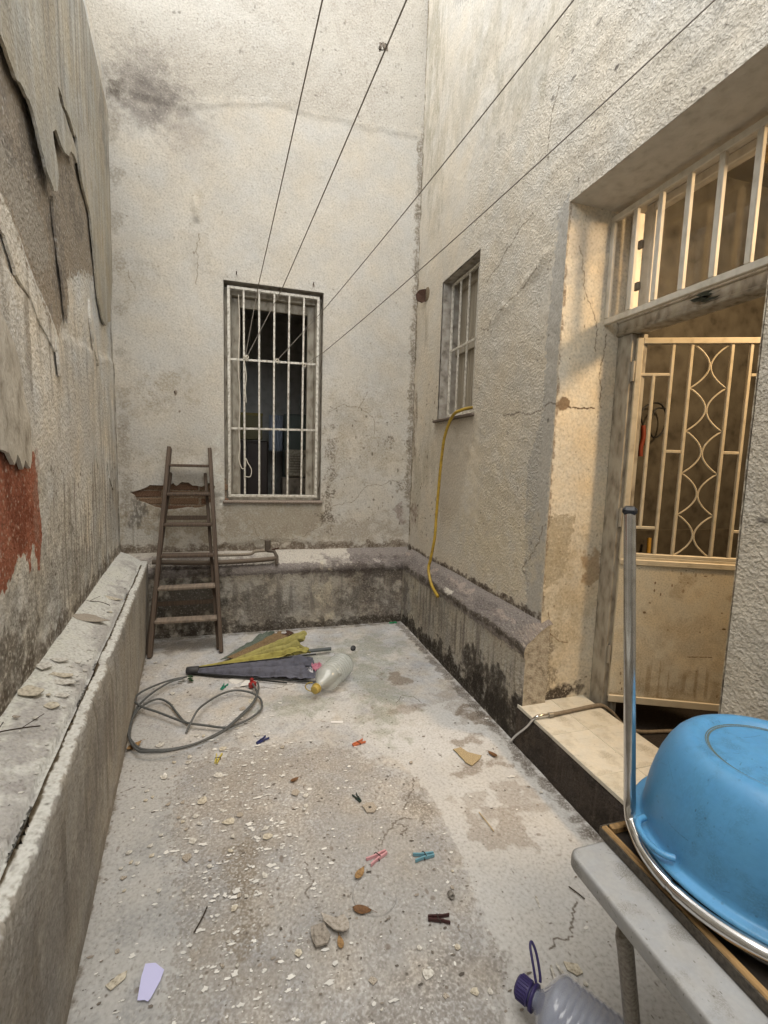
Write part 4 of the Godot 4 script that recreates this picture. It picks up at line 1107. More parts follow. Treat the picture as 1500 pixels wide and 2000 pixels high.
	for q in [[3.42, 0.605, 0.07, 0.03], [2.15, 0.66, 0.1, 0.03], [1.15, 0.64, 0.03, 0.03]]:
		r.blob(q[0], q[1], q[2], q[3], Color(0.856, 0.831, 0.789), 0.9, 0.9, 0.2, 0.1, 1.0, int(q[0] * 9))
	for q in [[-0.5, 0.7, 0.4, 0.08], [0.9, 0.65, 0.4, 0.07], [1.3, 0.62, 0.2, 0.08], [2.6, 0.64, 0.3, 0.08], [3.3, 0.66, 0.3, 0.06], [3.9, 0.66, 0.3, 0.06]]:
		r.blob(q[0], q[1], q[2], q[3], Color(0.411, 0.382, 0.378), 0.55, 1.0, 0.6, 0.35, 1.0, int(q[0] * 15))
	for q in [[0.2, 0.25, 0.25, 0.2], [0.7, 0.2, 0.2, 0.15], [1.1, 0.25, 0.3, 0.2], [2.9, 0.25, 0.25, 0.18], [3.4, 0.3, 0.2, 0.18]]:
		r.blob(q[0], q[1], q[2], q[3], Color(0.431, 0.410, 0.385), 0.4, 1.0, 0.7, 0.5, 1.0, int(q[0] * 25))
	r.spots(900, -0.9, 0.0, 4.6, 0.85, 0.002, 0.008, Color(0.26, 0.23, 0.2), 0.6, rng)
	var rm := wall_mat(r.texture(), M.cement, 0.7)
	var lt := thing("plaster_plinth", "grimy plastered plinth with rounded top along back and door walls", "ledge")
	var lp := [Vector2(0.0, -0.01), Vector2(0.0, 0.15), Vector2(0.0, 0.3), Vector2(0.0, 0.42), Vector2(0.0, 0.495), Vector2(-0.012, 0.515), Vector2(-0.017, 0.54), Vector2(-0.01, 0.567), Vector2(0.012, 0.59), Vector2(0.07, 0.62), Vector2(0.1, 0.64), Vector2(0.14, 0.66), Vector2(0.26, 0.69)]
	arc = PackedFloat32Array([0.0])
	for i in lp.size() - 1:
		arc.append(arc[i] + lp[i].distance_to(lp[i + 1]))
	var wob := func(s: float, j: int) -> Vector2:
		var q: Vector2 = lp[j]
		q.x += 0.006 * relief.get_noise_2d(s * 20.0, j * 6.0)
		if j > 4: q.y += 0.007 * relief.get_noise_2d(s * 35.0, j * 5.0)
		return q
	var back := MB.new()
	us = steps(-1.0, 1.5, 0.02)
	for u in us:
		for j in lp.size():
			var q: Vector2 = wob.call(u, j)
			back.vert(Vector3(u, q.y, -4.06 - q.x), Vector3.BACK, Vector2(u, arc[j]) / 0.8, Vector2((u + 1.0) / 7.6, arc[j] / 1.05))
	grid_faces(back, us.size(), lp.size(), Vector3(0, 1, 1))
	part("plaster", back, rm, lt)
	var right := MB.new()
	us = steps(2.055, 4.16, 0.02)
	for u in us:
		for j in lp.size():
			var q: Vector2 = wob.call(u + 7.0, j)
			q.x *= 0.62
			var end := clampf((u - 2.055) / 0.05, 0.0, 1.0)
			q.x += 0.014 * pow(1.0 - end, 2.0)
			q.y -= 0.03 * pow(1.0 - end, 2.0) if j > 4 else 0.0
			right.vert(Vector3(1.4 + q.x, q.y, -u), Vector3.LEFT, Vector2(u, arc[j]) / 0.8, Vector2((8.56 - u + 0.0 - 1.1) / 7.6, arc[j] / 1.05))
	grid_faces(right, us.size(), lp.size(), Vector3(-1, 1, 0))
	part("plaster", right, rm, lt)
	# its end at the doorway
	var cap := MB.new()
	for j in lp.size() - 1:
		var a: Vector2 = wob.call(2.055 + 7.0, j); var c: Vector2 = wob.call(2.055 + 7.0, j + 1)
		var x1 := 1.4 + a.x * 0.62 + 0.014
		var x2 := 1.4 + c.x * 0.62 + 0.014
		var y1 := a.y - (0.03 if j > 4 else 0.0)
		var y2 := c.y - (0.03 if j + 1 > 4 else 0.0)
		cap.quad(Vector3(x1, y1, -2.055), Vector3(1.56, y1, -2.06), Vector3(1.56, y2, -2.06), Vector3(x2, y2, -2.055), Vector3.BACK)
	for e in cap.v.size():
		cap.uv[e] = Vector2(cap.v[e].x, cap.v[e].y)
		cap.uv2[e] = Vector2((5.4 + cap.v[e].x * 0.05) / 7.6, cap.v[e].y / 1.05)
	part("plaster", cap, mat(Color(0.715, 0.673, 0.598), 0.95, {"tex": M.mottle, "scale": Vector3(2.5, 2.5, 2.5), "bump": M.cement, "depth": 0.5}), lt)
	# near stretch, past the doorway
	var near := MB.new()
	us = steps(-2.2, HOLE_R - 0.03, 0.04)
	for u in us:
		for j in lp.size():
			var q: Vector2 = wob.call(u + 17.0, j)
			q.x *= 0.62
			near.vert(Vector3(1.4 + q.x, q.y, -u), Vector3.LEFT, Vector2(u, arc[j]) / 0.8, Vector2((3.2 - u * 0.3) / 7.6, arc[j] / 1.05))
	grid_faces(near, us.size(), lp.size(), Vector3(-1, 1, 0))
	part("plaster", near, rm, lt)

func grid_faces(mb: MB, nu: int, nv: int, hint: Vector3) -> void:
	for i in nu:
		for j in nv:
			var g := (mb.v[mini(i + 1, nu - 1) * nv + j] - mb.v[maxi(i - 1, 0) * nv + j]).cross(mb.v[i * nv + mini(j + 1, nv - 1)] - mb.v[i * nv + maxi(j - 1, 0)]).normalized()
			mb.n[i * nv + j] = -g if g.dot(hint) < 0.0 else g
	for i in nu - 1:
		for j in nv - 1:
			var a := i * nv + j
			mb.tri_i(a, a + 1, a + nv + 1); mb.tri_i(a, a + nv + 1, a + nv)

func build_rear_wall() -> void:
	var p := Paint.new(-1.5, 0.0, 2.0, 5.0, 60.0, self)
	p.fill(Color(0.72, 0.69, 0.64), 0.12, 0.1, 0.06, 0.04)
	p.runs(-1.2, 1.6, 2.0, 5.0, Color(0.45, 0.42, 0.37), 0.4, 0.5, 3, 3)
	var f := face(func(u, v): return Vector3(u, v, 2.15), Vector3.FORWARD, steps(-0.7, 1.55, 0.1), steps(0.0, 2.4, 0.1), func(u, v): return 0.006 * relief.get_noise_2d(u * 14.0, v * 14.0), Rect2(-1.5, 0, 3.5, 5.0))
	var t := thing("courtyard_wall", "plain plastered wall closing the courtyard behind the viewer", "wall")
	part("plaster", f[0], wall_mat(p.texture(), M.stucco, 0.9), t)
	var core := MB.new()
	core.box(Transform3D(Basis(), Vector3(0.4, 1.2, 2.32)), Vector3(2.6, 2.4, 0.3))
	part("wall_core", core, M.reveal, t)

func bar_mesh(a: Vector3, b: Vector3, w: float, th: float, bev := 0.0, side := Vector3.ZERO) -> MB:
	var m := MB.new()
	m.bar(a, b, w, th, bev, side)
	return m

func build_back_window() -> void:
	var t := thing("barred_window", "tall barred window with open dark interior in the end wall", "window")
	var zf := ZB - 0.035
	# cement surround, slightly proud at the head
	var sill := MB.new()
	sill.box(Transform3D(Basis(), Vector3(0.226, 1.117, ZB - 0.02)), Vector3(0.87, 0.026, 0.12), 0.008)
	part("sill", sill, mat(Color(0.62, 0.57, 0.53), 0.7, {"tex": M.worn, "scale": Vector3(3, 3, 3), "bump": M.fine, "depth": 0.1}), t)
	# wooden casing set back in the opening
	var case := MB.new()
	for q in [[Vector3(-0.165, 1.13, ZB - 0.13), Vector3(-0.165, 2.95, ZB - 0.13), 0.06], [Vector3(0.615, 1.13, ZB - 0.13), Vector3(0.615, 2.95, ZB - 0.13), 0.06]]:
		case.bar(q[0], q[1], q[2], 0.06, 0.004)
	case.bar(Vector3(-0.135, 2.92, ZB - 0.13), Vector3(0.585, 2.92, ZB - 0.13), 0.06, 0.06, 0.004, Vector3.UP)
	case.bar(Vector3(-0.135, 1.145, ZB - 0.13), Vector3(0.585, 1.145, ZB - 0.13), 0.05, 0.06, 0.004, Vector3.UP)
	part("frame", case, M.old_frame, t)
	var sash := MB.new()
	for q in [[Vector3(-0.1, 1.17, ZB - 0.175), Vector3(-0.1, 2.89, ZB - 0.175)], [Vector3(0.56, 1.17, ZB - 0.175), Vector3(0.56, 2.89, ZB - 0.175)]]:
		sash.bar(q[0], q[1], 0.07, 0.035, 0.004)
	sash.bar(Vector3(-0.065, 2.85, ZB - 0.175), Vector3(0.525, 2.85, ZB - 0.175), 0.08, 0.035, 0.004, Vector3.UP)
	part("sash", sash, M.old_frame, t)
	# the grille
	var fr := MB.new()
	var xl := -0.155; var xr := 0.603; var yb := 1.167; var yt := 2.93
	fr.bar(Vector3(xl, yb - 0.012, zf), Vector3(xl, yt + 0.012, zf), 0.024, 0.024, 0.003)
	fr.bar(Vector3(xr, yb - 0.012, zf), Vector3(xr, yt + 0.012, zf), 0.024, 0.024, 0.003)
	fr.bar(Vector3(xl + 0.012, yb, zf), Vector3(xr - 0.012, yb, zf), 0.024, 0.024, 0.003, Vector3.UP)
	fr.bar(Vector3(xl + 0.012, yt, zf), Vector3(xr - 0.012, yt, zf), 0.024, 0.024, 0.003, Vector3.UP)
	var g := part("grille", fr, M.bar_paint, t)
	for i in 5:
		var x := -0.033 + i * 0.1275
		var lean := 0.004 * (i - 2)
		part("bar", bar_mesh(Vector3(x - lean, yb + 0.01, zf + 0.002), Vector3(x, yt - 0.01, zf + 0.002), 0.016, 0.016, 0.002), M.bar_paint, g)
	for y in [2.35, 1.762]:
		part("crossbar", bar_mesh(Vector3(xl + 0.01, y - 0.006, zf - 0.014), Vector3(xr - 0.01, y + 0.012, zf - 0.014), 0.018, 0.006, 0.001, Vector3.UP), M.bar_paint, g)

func build_small_window() -> void:
	var t := thing("barred_window", "small barred window high in the stuccoed wall, yellow hose over its sill", "window")
	var sill := MB.new()
	sill.box(Transform3D(Basis(), Vector3(XR + 0.03, 1.853, -3.345)), Vector3(0.12, 0.022, 0.7), 0.006)
	part("sill", sill, mat(Color(0.47, 0.42, 0.38), 0.8, {"tex": M.worn, "scale": Vector3(3, 3, 3)}), t)
	var xf := XR + 0.085
	var fr := MB.new()
	for u in [3.04, 3.64]:
		fr.bar(Vector3(xf, 1.885, -u), Vector3(xf, 2.955, -u), 0.02, 0.02, 0.003)
	for y in [1.9, 2.945]:
		fr.bar(Vector3(xf, y, -3.05), Vector3(xf, y, -3.63), 0.02, 0.02, 0.003, Vector3.UP)
	fr.bar(Vector3(xf - 0.02, 1.878, -3.02), Vector3(xf - 0.02, 1.878, -3.56), 0.02, 0.03, 0.003, Vector3.UP)
	var g := part("grille", fr, M.bar_paint, t)
	for i in 3:
		part("bar", bar_mesh(Vector3(xf, 1.9, -3.19 - i * 0.15), Vector3(xf, 2.94, -3.19 - i * 0.15), 0.013, 0.013, 0.002), M.bar_paint, g)
	part("crossbar", bar_mesh(Vector3(xf - 0.008, 2.42, -3.05), Vector3(xf - 0.008, 2.42, -3.63), 0.016, 0.006, 0.001, Vector3.UP), M.bar_paint, g)
	# closed grey wooden shutter behind the bars, board by board
	var sm := mat(Color(0.72, 0.69, 0.63), 0.75, {"tex": M.wood, "scale": Vector3(2.5, 0.8, 2.5), "bump": M.wood, "depth": 0.15})
	var rail := MB.new()
	for y in [1.9, 2.43, 2.93]:
		rail.bar(Vector3(XR + 0.15, y, -3.02), Vector3(XR + 0.15, y, -3.66), 0.07, 0.03, 0.003, Vector3.UP)
	var s := part("shutter", rail, sm, t)
	for i in 5:
		part("board", bar_mesh(Vector3(XR + 0.172 + 0.003 * (i % 2), 1.87, -3.084 - i * 0.128), Vector3(XR + 0.172 + 0.003 * (i % 2), 2.96, -3.084 - i * 0.128), 0.018, 0.124, 0.004), sm, s)

func build_doorway() -> void:
	# tiled step
	var t := thing("door_step", "tiled doorstep with dark cement riser below the open door", "step")
	var p := Paint.new(0.9, -0.02, 2.2, 0.6, 300.0, self)
	p.fill(Color(0.25, 0.225, 0.205), 0.3, 0.25, 0.2, 0.04)
	p.runs(0.95, 2.15, 0.02, 0.2, Color(0.4, 0.36, 0.33), 0.5, 0.5, 3, 2)
	p.blob(1.5, 0.13, 0.4, 0.07, Color(0.33, 0.3, 0.28), 0.6, 0.9, 0.6, 0.4, 1.0, 2)
	p.blob(2.0, 0.1, 0.15, 0.08, Color(0.4, 0.36, 0.32), 0.5, 0.9, 0.6, 0.4, 1.0, 4)
	p.spots(400, 0.9, 0.0, 2.2, 0.22, 0.001, 0.005, Color(0.5, 0.46, 0.42), 0.5, rng)
	var rf := face(func(u, v): return Vector3(1.4 + (0.012 if v > 0.195 else 0.0), v, -u), Vector3.LEFT, steps(1.05, 2.085, 0.02), steps(-0.01, 0.207, 0.02), func(u, v): return 0.004 * relief.get_noise_2d(u * 60.0, v * 60.0) + 0.012 * smoothstep(0.06, 0.0, v), Rect2(0.9, -0.02, 1.3, 0.62), {"tile": 0.6})
	part("riser", rf[0], wall_mat(p.texture(), M.cement, 0.5), t)
	var bed := MB.new()
	bed.box(Transform3D(Basis(), Vector3(1.625, 0.1, -1.57)), Vector3(0.4, 0.21, 1.03))
	part("step_core", bed, mat(Color(0.3, 0.27, 0.24), 0.95, {"tex": M.worn, "scale": Vector3(3, 3, 3)}), t)
	var tm := []
	for c in [Color(0.82, 0.795, 0.74), Color(0.81, 0.785, 0.725), Color(0.825, 0.8, 0.745)]:
		tm.append(mat(c, 0.6, {"tex": M.scuff, "scale": Vector3(1.9, 1.9, 1.9), "bump": M.skim, "depth": 0.05}))
	for i in 4:
		for j in 2:
			var mb := MB.new()
			var dx := 0.2105 if j == 0 else 0.2145
			var dz := 0.2986 if i < 3 else 0.118
			mb.box(Transform3D(), Vector3(dx, 0.02, dz), 0.002)
			var o := part("tile", mb, tm[(i * 2 + j) % 3], t)
			o.position = Vector3(1.507 if j == 0 else 1.72, 0.21 + rng.randf_range(-0.001, 0.001), -1.934 + i * 0.3 if i < 3 else -1.125)
			o.rotation = Vector3(rng.randf_range(-0.006, 0.006), 0, rng.randf_range(-0.006, 0.006))

	# fixed wooden frame of the doorway
	var f := thing("door_frame", "peeling grey-white wooden frame around the open door", "door frame")
	var post := MB.new()
	post.bar(Vector3(1.905, 0.15, -2.035), Vector3(1.905, 2.19, -2.035), 0.075, 0.095, 0.005)
	part("post", post, M.old_frame, f)
	var stop := MB.new()
	stop.bar(Vector3(1.935, 0.15, -1.975), Vector3(1.935, 2.185, -1.975), 0.03, 0.02, 0.003)
	part("post", stop, M.old_frame, f)
	post = MB.new()
	post.bar(Vector3(1.905, 0.15, -1.145), Vector3(1.905, 2.19, -1.145), 0.075, 0.095, 0.005)
	part("post", post, M.old_frame, f)
	var head := MB.new()
	head.bar(Vector3(1.9, 2.235, -2.08), Vector3(1.9, 2.235, -1.1), 0.09, 0.085, 0.006, Vector3.UP)
	head.bar(Vector3(1.86, 2.265, -2.08), Vector3(1.86, 2.265, -1.1), 0.02, 0.02, 0.004, Vector3.UP)
	head.bar(Vector3(1.858, 2.2, -2.08), Vector3(1.858, 2.2, -1.1), 0.018, 0.014, 0.004, Vector3.UP)
	var hr := part("transom_bar", head, M.old_frame, f)
	# flakes of paint lifting from the bar, with green undercoat bared
	var gm := mat(Color(0.24, 0.27, 0.23), 0.8, {"tex": M.worn, "scale": Vector3(6, 6, 6)})
	for i in 7:
		var fl := MB.new()
		var ln := rng.randf_range(0.02, 0.06)
		fl.plate(Transform3D(Basis(Vector3(0, 0, 1), Vector3(-1, 0, 0), Vector3(0, -1, 0)), Vector3(1.8485, 2.235 + rng.randf_range(-0.018, 0.018), -1.58 + rng.randf_range(-0.05, 0.05))), ragged([Vector2(-ln, -0.004), Vector2(0, -0.008), Vector2(ln, -0.002), Vector2(ln * 0.5, 0.006), Vector2(-ln * 0.6, 0.005)], 0.008, 0.003, i + 40), 0.001)
		part("bare_patch", fl, gm, hr)

	# fanlight over the door
	var w := thing("transom_window", "white barred fanlight over the door, lamp-lit behind", "window")
	var fm := MB.new()
	var ytop := 2.795
	for q in [[-2.06, 0.045], [-1.965, 0.05], [-1.115, 0.04]]:
		fm.bar(Vector3(1.915, 2.28, q[0]), Vector3(1.915, ytop, q[0]), 0.045, q[1], 0.004)
	fm.bar(Vector3(1.915, 2.3, -1.94), Vector3(1.915, 2.3, -1.135), 0.04, 0.045, 0.004, Vector3.UP)
	fm.bar(Vector3(1.915, ytop - 0.02, -1.94), Vector3(1.915, ytop - 0.02, -1.135), 0.04, 0.045, 0.004, Vector3.UP)
	fm.bar(Vector3(1.9, 2.3, -1.935), Vector3(1.9, ytop - 0.02, -1.935), 0.014, 0.014, 0.002)
	fm.bar(Vector3(1.9, 2.3, -1.99), Vector3(1.9, ytop - 0.02, -1.99), 0.012, 0.012, 0.002)
	part("frame", fm, M.white_paint, w)
	var pane := MB.new()
	pane.box(Transform3D(Basis(), Vector3(1.925, 2.54, -1.54)), Vector3(0.004, 0.45, 0.79))
	part("pane", pane, M.glass, w)
	for y in [2.42, 2.62]:
		var lt := MB.new()
		lt.box(Transform3D(Basis(), Vector3(1.885, y, -2.0)), Vector3(0.02, 0.04, 0.028), 0.004)
		lt.tube(PackedVector3Array([Vector3(1.882, y, -2.01), Vector3(1.872, y - 0.01, -2.03), Vector3(1.875, y - 0.005, -2.045)]), 0.005, 6)
		part("latch", lt, mat(Color(0.5, 0.47, 0.42), 0.6), w)
	# a torn corner of paper stuck to the top of one pane
	var tp := MB.new()
	tp.plate(Transform3D(Basis(Vector3(0, 0, 1), Vector3(-1, 0, 0), Vector3(0, -1, 0)), Vector3(1.917, 2.755, -1.41)), ragged([Vector2(-0.07, -0.01), Vector2(0.07, -0.01), Vector2(0.06, 0.03), Vector2(0.02, 0.025), Vector2(-0.01, 0.07), Vector2(-0.05, 0.06), Vector2(-0.06, 0.03)], 0.012, 0.006, 3), 0.001)
	part("paper_scrap", tp, mat(Color(0.75, 0.6, 0.36), 0.8, {"tex": M.mottle, "scale": Vector3(8, 8, 8)}), w)
	var gx := 1.78
	var gr := MB.new()
	gr.bar(Vector3(gx, 2.255, -2.083), Vector3(gx, 2.255, -1.097), 0.03, 0.022, 0.003, Vector3.UP)
	gr.bar(Vector3(gx, 2.752, -2.083), Vector3(gx, 2.752, -1.097), 0.03, 0.022, 0.003, Vector3.UP)
	gr.bar(Vector3(gx, 2.271, -2.07), Vector3(gx, 2.736, -2.07), 0.022, 0.024, 0.003)
	gr.bar(Vector3(gx, 2.271, -1.107), Vector3(gx, 2.736, -1.107), 0.022, 0.02, 0.003)
	var g := part("grille", gr, M.white_paint, w)
	for i in 6:
		part("bar", bar_mesh(Vector3(gx, 2.271, -1.926 + i * 0.141), Vector3(gx, 2.736, -1.926 + i * 0.141), 0.022, 0.024, 0.003), M.white_paint, g)

	# the door itself, swung inwards
	var d := thing("metal_door", "cream metal door with scrolled grille standing open", "door", Vector3(1.9, 0, -1.985))
	d.rotation.y = deg_to_rad(66.0 - 90.0)
	# local +x runs along the leaf, +z faces the courtyard
	var y0 := 0.235; var y1 := 1.045; var y2 := 2.165; var wd := 0.72
	var leaf := MB.new()
	leaf.box(Transform3D(Basis(), Vector3(wd / 2, (y0 + y1) / 2 + 0.01, 0)), Vector3(wd - 0.004, y1 - y0 - 0.02, 0.028), 0.003)
	leaf.bar(Vector3(0.0, y0 + 0.02, 0.018), Vector3(wd, y0 + 0.02, 0.018), 0.04, 0.012, 0.003, Vector3.UP)
	leaf.bar(Vector3(0.0, y1 - 0.03, 0.018), Vector3(wd, y1 - 0.03, 0.018), 0.03, 0.012, 0.003, Vector3.UP)
	part("panel", leaf, M.cream_paint, d)
	var dp := Paint.new(0.0, 0.2, 0.72, 1.1, 420.0, self)
	dp.fill(Color(0.86, 0.815, 0.72), 0.06, 0.04, 0.03, 0.04)
	for q in [[0.3, 0.33, 0.2, 0.08, 0.35], [0.4, 0.6, 0.2, 0.2, 0.2], [0.15, 0.5, 0.12, 0.25, 0.15], [0.55, 0.3, 0.1, 0.07, 0.35], [0.32, 0.93, 0.08, 0.03, 0.35], [0.58, 0.85, 0.03, 0.025, 0.4], [0.3, 0.86, 0.03, 0.05, 0.3], [0.36, 0.262, 0.36, 0.018, 0.5]]:
		dp.blob(q[0], q[1], q[2], q[3], Color(0.56, 0.47, 0.35), q[4], 1.0, 0.7, 0.4, 1.0, int(q[0] * 50))
	dp.runs(0.1, 0.66, 0.25, 0.5, Color(0.5, 0.4, 0.28), 0.4, 0.55, 3, 2)
	dp.line(PackedVector2Array([Vector2(0.05, 0.26), Vector2(0.3, 0.255), Vector2(0.5, 0.262), Vector2(0.7, 0.258)]), 0.004, Color(0.33, 0.25, 0.17), 0.8, 0.006, 2)
	dp.line(PackedVector2Array([Vector2(0.38, 0.52), Vector2(0.5, 0.525)]), 0.002, Color(0.4, 0.31, 0.21), 0.7, 0.004, 3)
	dp.spots(46, 0.05, 0.25, 0.7, 1.0, 0.0015, 0.007, Color(0.33, 0.24, 0.15), 0.8, drn_seeded(4))
	dp.spots(14, 0.2, 0.85, 0.5, 1.0, 0.002, 0.008, Color(0.4, 0.3, 0.2), 0.7, drn_seeded(5))
	var dface := face(func(u, v): return Vector3(u, v, 0.0145), Vector3.BACK, steps(0.004, wd - 0.004, 0.03), steps(y0 + 0.042, y1 - 0.047, 0.03), func(u, v): return 0.0012 + 0.0022 * relief.get_noise_2d(u * 14.0, v * 14.0), Rect2(0.0, 0.2, 0.72, 0.9), {"tile": 0.5})
	part("panel_sheet", dface[0], wall_mat(dp.texture(), M.fine, 0.02, 0.45), d)
	var st := MB.new()
	st.bar(Vector3(0.014, y1 - 0.02, 0), Vector3(0.014, y2, 0), 0.03, 0.03, 0.003)
	st.bar(Vector3(wd - 0.014, y1 - 0.02, 0), Vector3(wd - 0.014, y2, 0), 0.03, 0.03, 0.003)
	st.bar(Vector3(0.028, y2 - 0.015, 0), Vector3(wd - 0.028, y2 - 0.015, 0), 0.03, 0.03, 0.003, Vector3.UP)
	st.bar(Vector3(0.028, y1 + 0.008, 0), Vector3(wd - 0.028, y1 + 0.008, 0), 0.018, 0.028, 0.003, Vector3.UP)
	var gg := part("grille", st, M.cream_paint, d)
	var yt := y2 - 0.03; var yb := y1 + 0.016
	for q in [[0.175, yb, yt], [0.262, yb, yt], [0.448, yb, yt], [0.535, yb, yt], [0.092, 1.2, 1.985], [0.62, 1.2, 1.985]]:
		part("bar", bar_mesh(Vector3(q[0], q[1], 0.002), Vector3(q[0], q[2], 0.002), 0.015, 0.015, 0.002), M.cream_paint, gg)
	for q in [[0.029, 0.167, 1.985], [0.543, 0.692, 1.985], [0.029, 0.167, 1.2], [0.543, 0.692, 1.2], [0.183, 0.254, 1.6], [0.456, 0.527, 1.6]]:
		part("crosspiece", bar_mesh(Vector3(q[0], q[2], 0.002), Vector3(q[1], q[2], 0.002), 0.015, 0.014, 0.002, Vector3.UP), M.cream_paint, gg)
	for s in [-1.0, 1.0]:
		var pts := PackedVector3Array()
		for i in 101:
			var ph := i / 100.0 * 5.0
			pts.append(Vector3(0.355 + s * (0.003 + 0.083 * (1.0 - absf(sin(PI * ph)) ** 0.85)), yt - (yt - yb) * i / 100.0, 0.0))
		var sc := MB.new()
		sc.tube(pts, 0.0045, 6)
		part("scroll", sc, M.cream_paint, gg)
	var hg := MB.new()
	for y in [0.5, 1.25, 2.0]:
		hg.lathe(Transform3D(Basis(), Vector3(-0.012, y, 0.012)), PackedVector2Array([Vector2(0, -0.05), Vector2(0.009, -0.05), Vector2(0.009, 0.05), Vector2(0, 0.05)]), 8)
	part("hinge", hg, M.old_frame, d)

func drn_seeded(s: int) -> RandomNumberGenerator:
	var r := RandomNumberGenerator.new()
	r.seed = s
	return r

func build_inner_room() -> void:
	# the room behind the door: brownish plaster, a bulb out of sight
	var t := thing("entrance_room", "dim brown-walled room seen through the open door", "room")
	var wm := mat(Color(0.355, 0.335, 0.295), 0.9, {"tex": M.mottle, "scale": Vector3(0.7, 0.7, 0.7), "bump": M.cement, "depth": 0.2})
	var box := MB.new()
	# x 1.96 .. 4.2, z -2.8 .. 0.6, floor 0.1, ceiling 3.25
	box.box(Transform3D(Basis(), Vector3(3.1, 1.85, -2.9)), Vector3(2.6, 3.9, 0.2))
	box.box(Transform3D(Basis(), Vector3(4.3, 1.85, -1.1)), Vector3(0.2, 3.9, 3.4))
	box.box(Transform3D(Basis(), Vector3(3.1, 1.85, 0.7)), Vector3(2.6, 3.9, 0.2))
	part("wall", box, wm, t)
	var ins := MB.new()
	ins.box(Transform3D(Basis(), Vector3(1.955, 1.85, -2.44)), Vector3(0.03, 3.9, 0.7))
	ins.box(Transform3D(Basis(), Vector3(1.955, 1.85, -0.2)), Vector3(0.03, 3.9, 1.78))
	ins.box(Transform3D(Basis(), Vector3(1.955, 3.3, -1.59)), Vector3(0.03, 1.0, 1.0))
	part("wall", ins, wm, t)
	var ceil := MB.new()
	ceil.box(Transform3D(Basis(), Vector3(3.08, 3.75, -1.1)), Vector3(2.6, 0.2, 3.8))
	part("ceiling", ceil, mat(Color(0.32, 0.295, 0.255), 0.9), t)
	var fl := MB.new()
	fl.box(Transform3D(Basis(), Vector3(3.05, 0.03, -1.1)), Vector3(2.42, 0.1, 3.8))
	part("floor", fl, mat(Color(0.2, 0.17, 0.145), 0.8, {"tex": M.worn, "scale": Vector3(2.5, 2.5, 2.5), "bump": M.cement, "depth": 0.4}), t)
	var sk := MB.new()
	sk.box(Transform3D(Basis(), Vector3(3.1, 0.56, -2.79)), Vector3(2.2, 0.98, 0.012), 0.004)
	part("dado", sk, mat(Color(0.34, 0.315, 0.27), 0.8, {"tex": M.mottle, "scale": Vector3(0.9, 0.9, 0.9)}), t)
	# lamp
	var l := thing("globe_lamp", "warm glass globe lamp hanging in the room behind the door", "lamp", Vector3(2.85, 2.88, -0.95))
	var bulb := MB.new()
	bulb.lathe(Transform3D(Basis().scaled(Vector3.ONE * 1.5), Vector3.ZERO), PackedVector2Array([Vector2(0.0, -0.11), Vector2(0.03, -0.106), Vector2(0.06, -0.092), Vector2(0.085, -0.07), Vector2(0.104, -0.036), Vector2(0.11, 0.0), Vector2(0.104, 0.036), Vector2(0.085, 0.07), Vector2(0.06, 0.092), Vector2(0.03, 0.106)]), 24)
	var em := mat(Color(1.0, 0.9, 0.7), 0.4)
	em.emission_enabled = true
	em.emission = Color(1.0, 0.75, 0.42)
	em.emission_energy_multiplier = 0.8
	part("globe", bulb, em, l)
	var so := MB.new()
	so.lathe(Transform3D(), PackedVector2Array([Vector2(0.0, 0.152), Vector2(0.05, 0.156), Vector2(0.04, 0.19), Vector2(0.0, 0.2)]), 12)
	so.tube(PackedVector3Array([Vector3(0, 0.19, 0), Vector3(0, 0.78, 0)]), 0.003, 6)
	part("socket", so, M.black, l)
	var om := OmniLight3D.new()
	om.name = "bulb_light"
	om.light_color = Color(1.0, 0.86, 0.67)
	om.light_energy = 0.58
	om.light_size = 0.16
	om.omni_range = 12.0
	om.omni_attenuation = 2.0
	om.shadow_enabled = true
	l.add_child(om)
	# things seen dimly through the grille
	var cr := thing("hanging_cable", "orange handled coil of cable hung on the inner wall", "cable", Vector3(2.73, 0, -2.76))
	var hd := MB.new()
	hd.tube(smooth([Vector3(0, 1.82, 0.03), Vector3(0.006, 1.74, 0.035), Vector3(-0.004, 1.66, 0.03), Vector3(0.0, 1.6, 0.03)]), 0.016, 8)
	part("handle", hd, mat(Color(0.5, 0.2, 0.1), 0.6), cr)
	var cl := MB.new()
	cl.tube(smooth([Vector3(0, 1.82, 0.03), Vector3(-0.03, 1.9, 0.03), Vector3(0.03, 1.97, 0.03), Vector3(0.14, 1.98, 0.03), Vector3(0.2, 1.9, 0.03), Vector3(0.18, 1.78, 0.03), Vector3(0.1, 1.74, 0.03), Vector3(0.06, 1.82, 0.03), Vector3(0.1, 1.94, 0.03), Vector3(0.19, 1.95, 0.03)]), 0.006, 6)
	part("cable", cl, M.black, cr)
	var br := thing("broom", "yellow wooden stick leaning on the inner wall", "broom", Vector3(2.84, 0, -2.72))
	var bs := MB.new()
	bs.tube(PackedVector3Array([Vector3(-0.1, 0.3, 0.14), Vector3(0.03, 1.0, 0.0)]), 0.014, 8)
	part("handle", bs, mat(Color(0.72, 0.56, 0.2), 0.6), br)
	var bh := MB.new()
	bh.box(Transform3D(Basis(Vector3(0, 0, 1), -0.18), Vector3(-0.12, 0.22, 0.16)), Vector3(0.26, 0.18, 0.05), 0.015)
	part("head", bh, M.dark_wood, br)

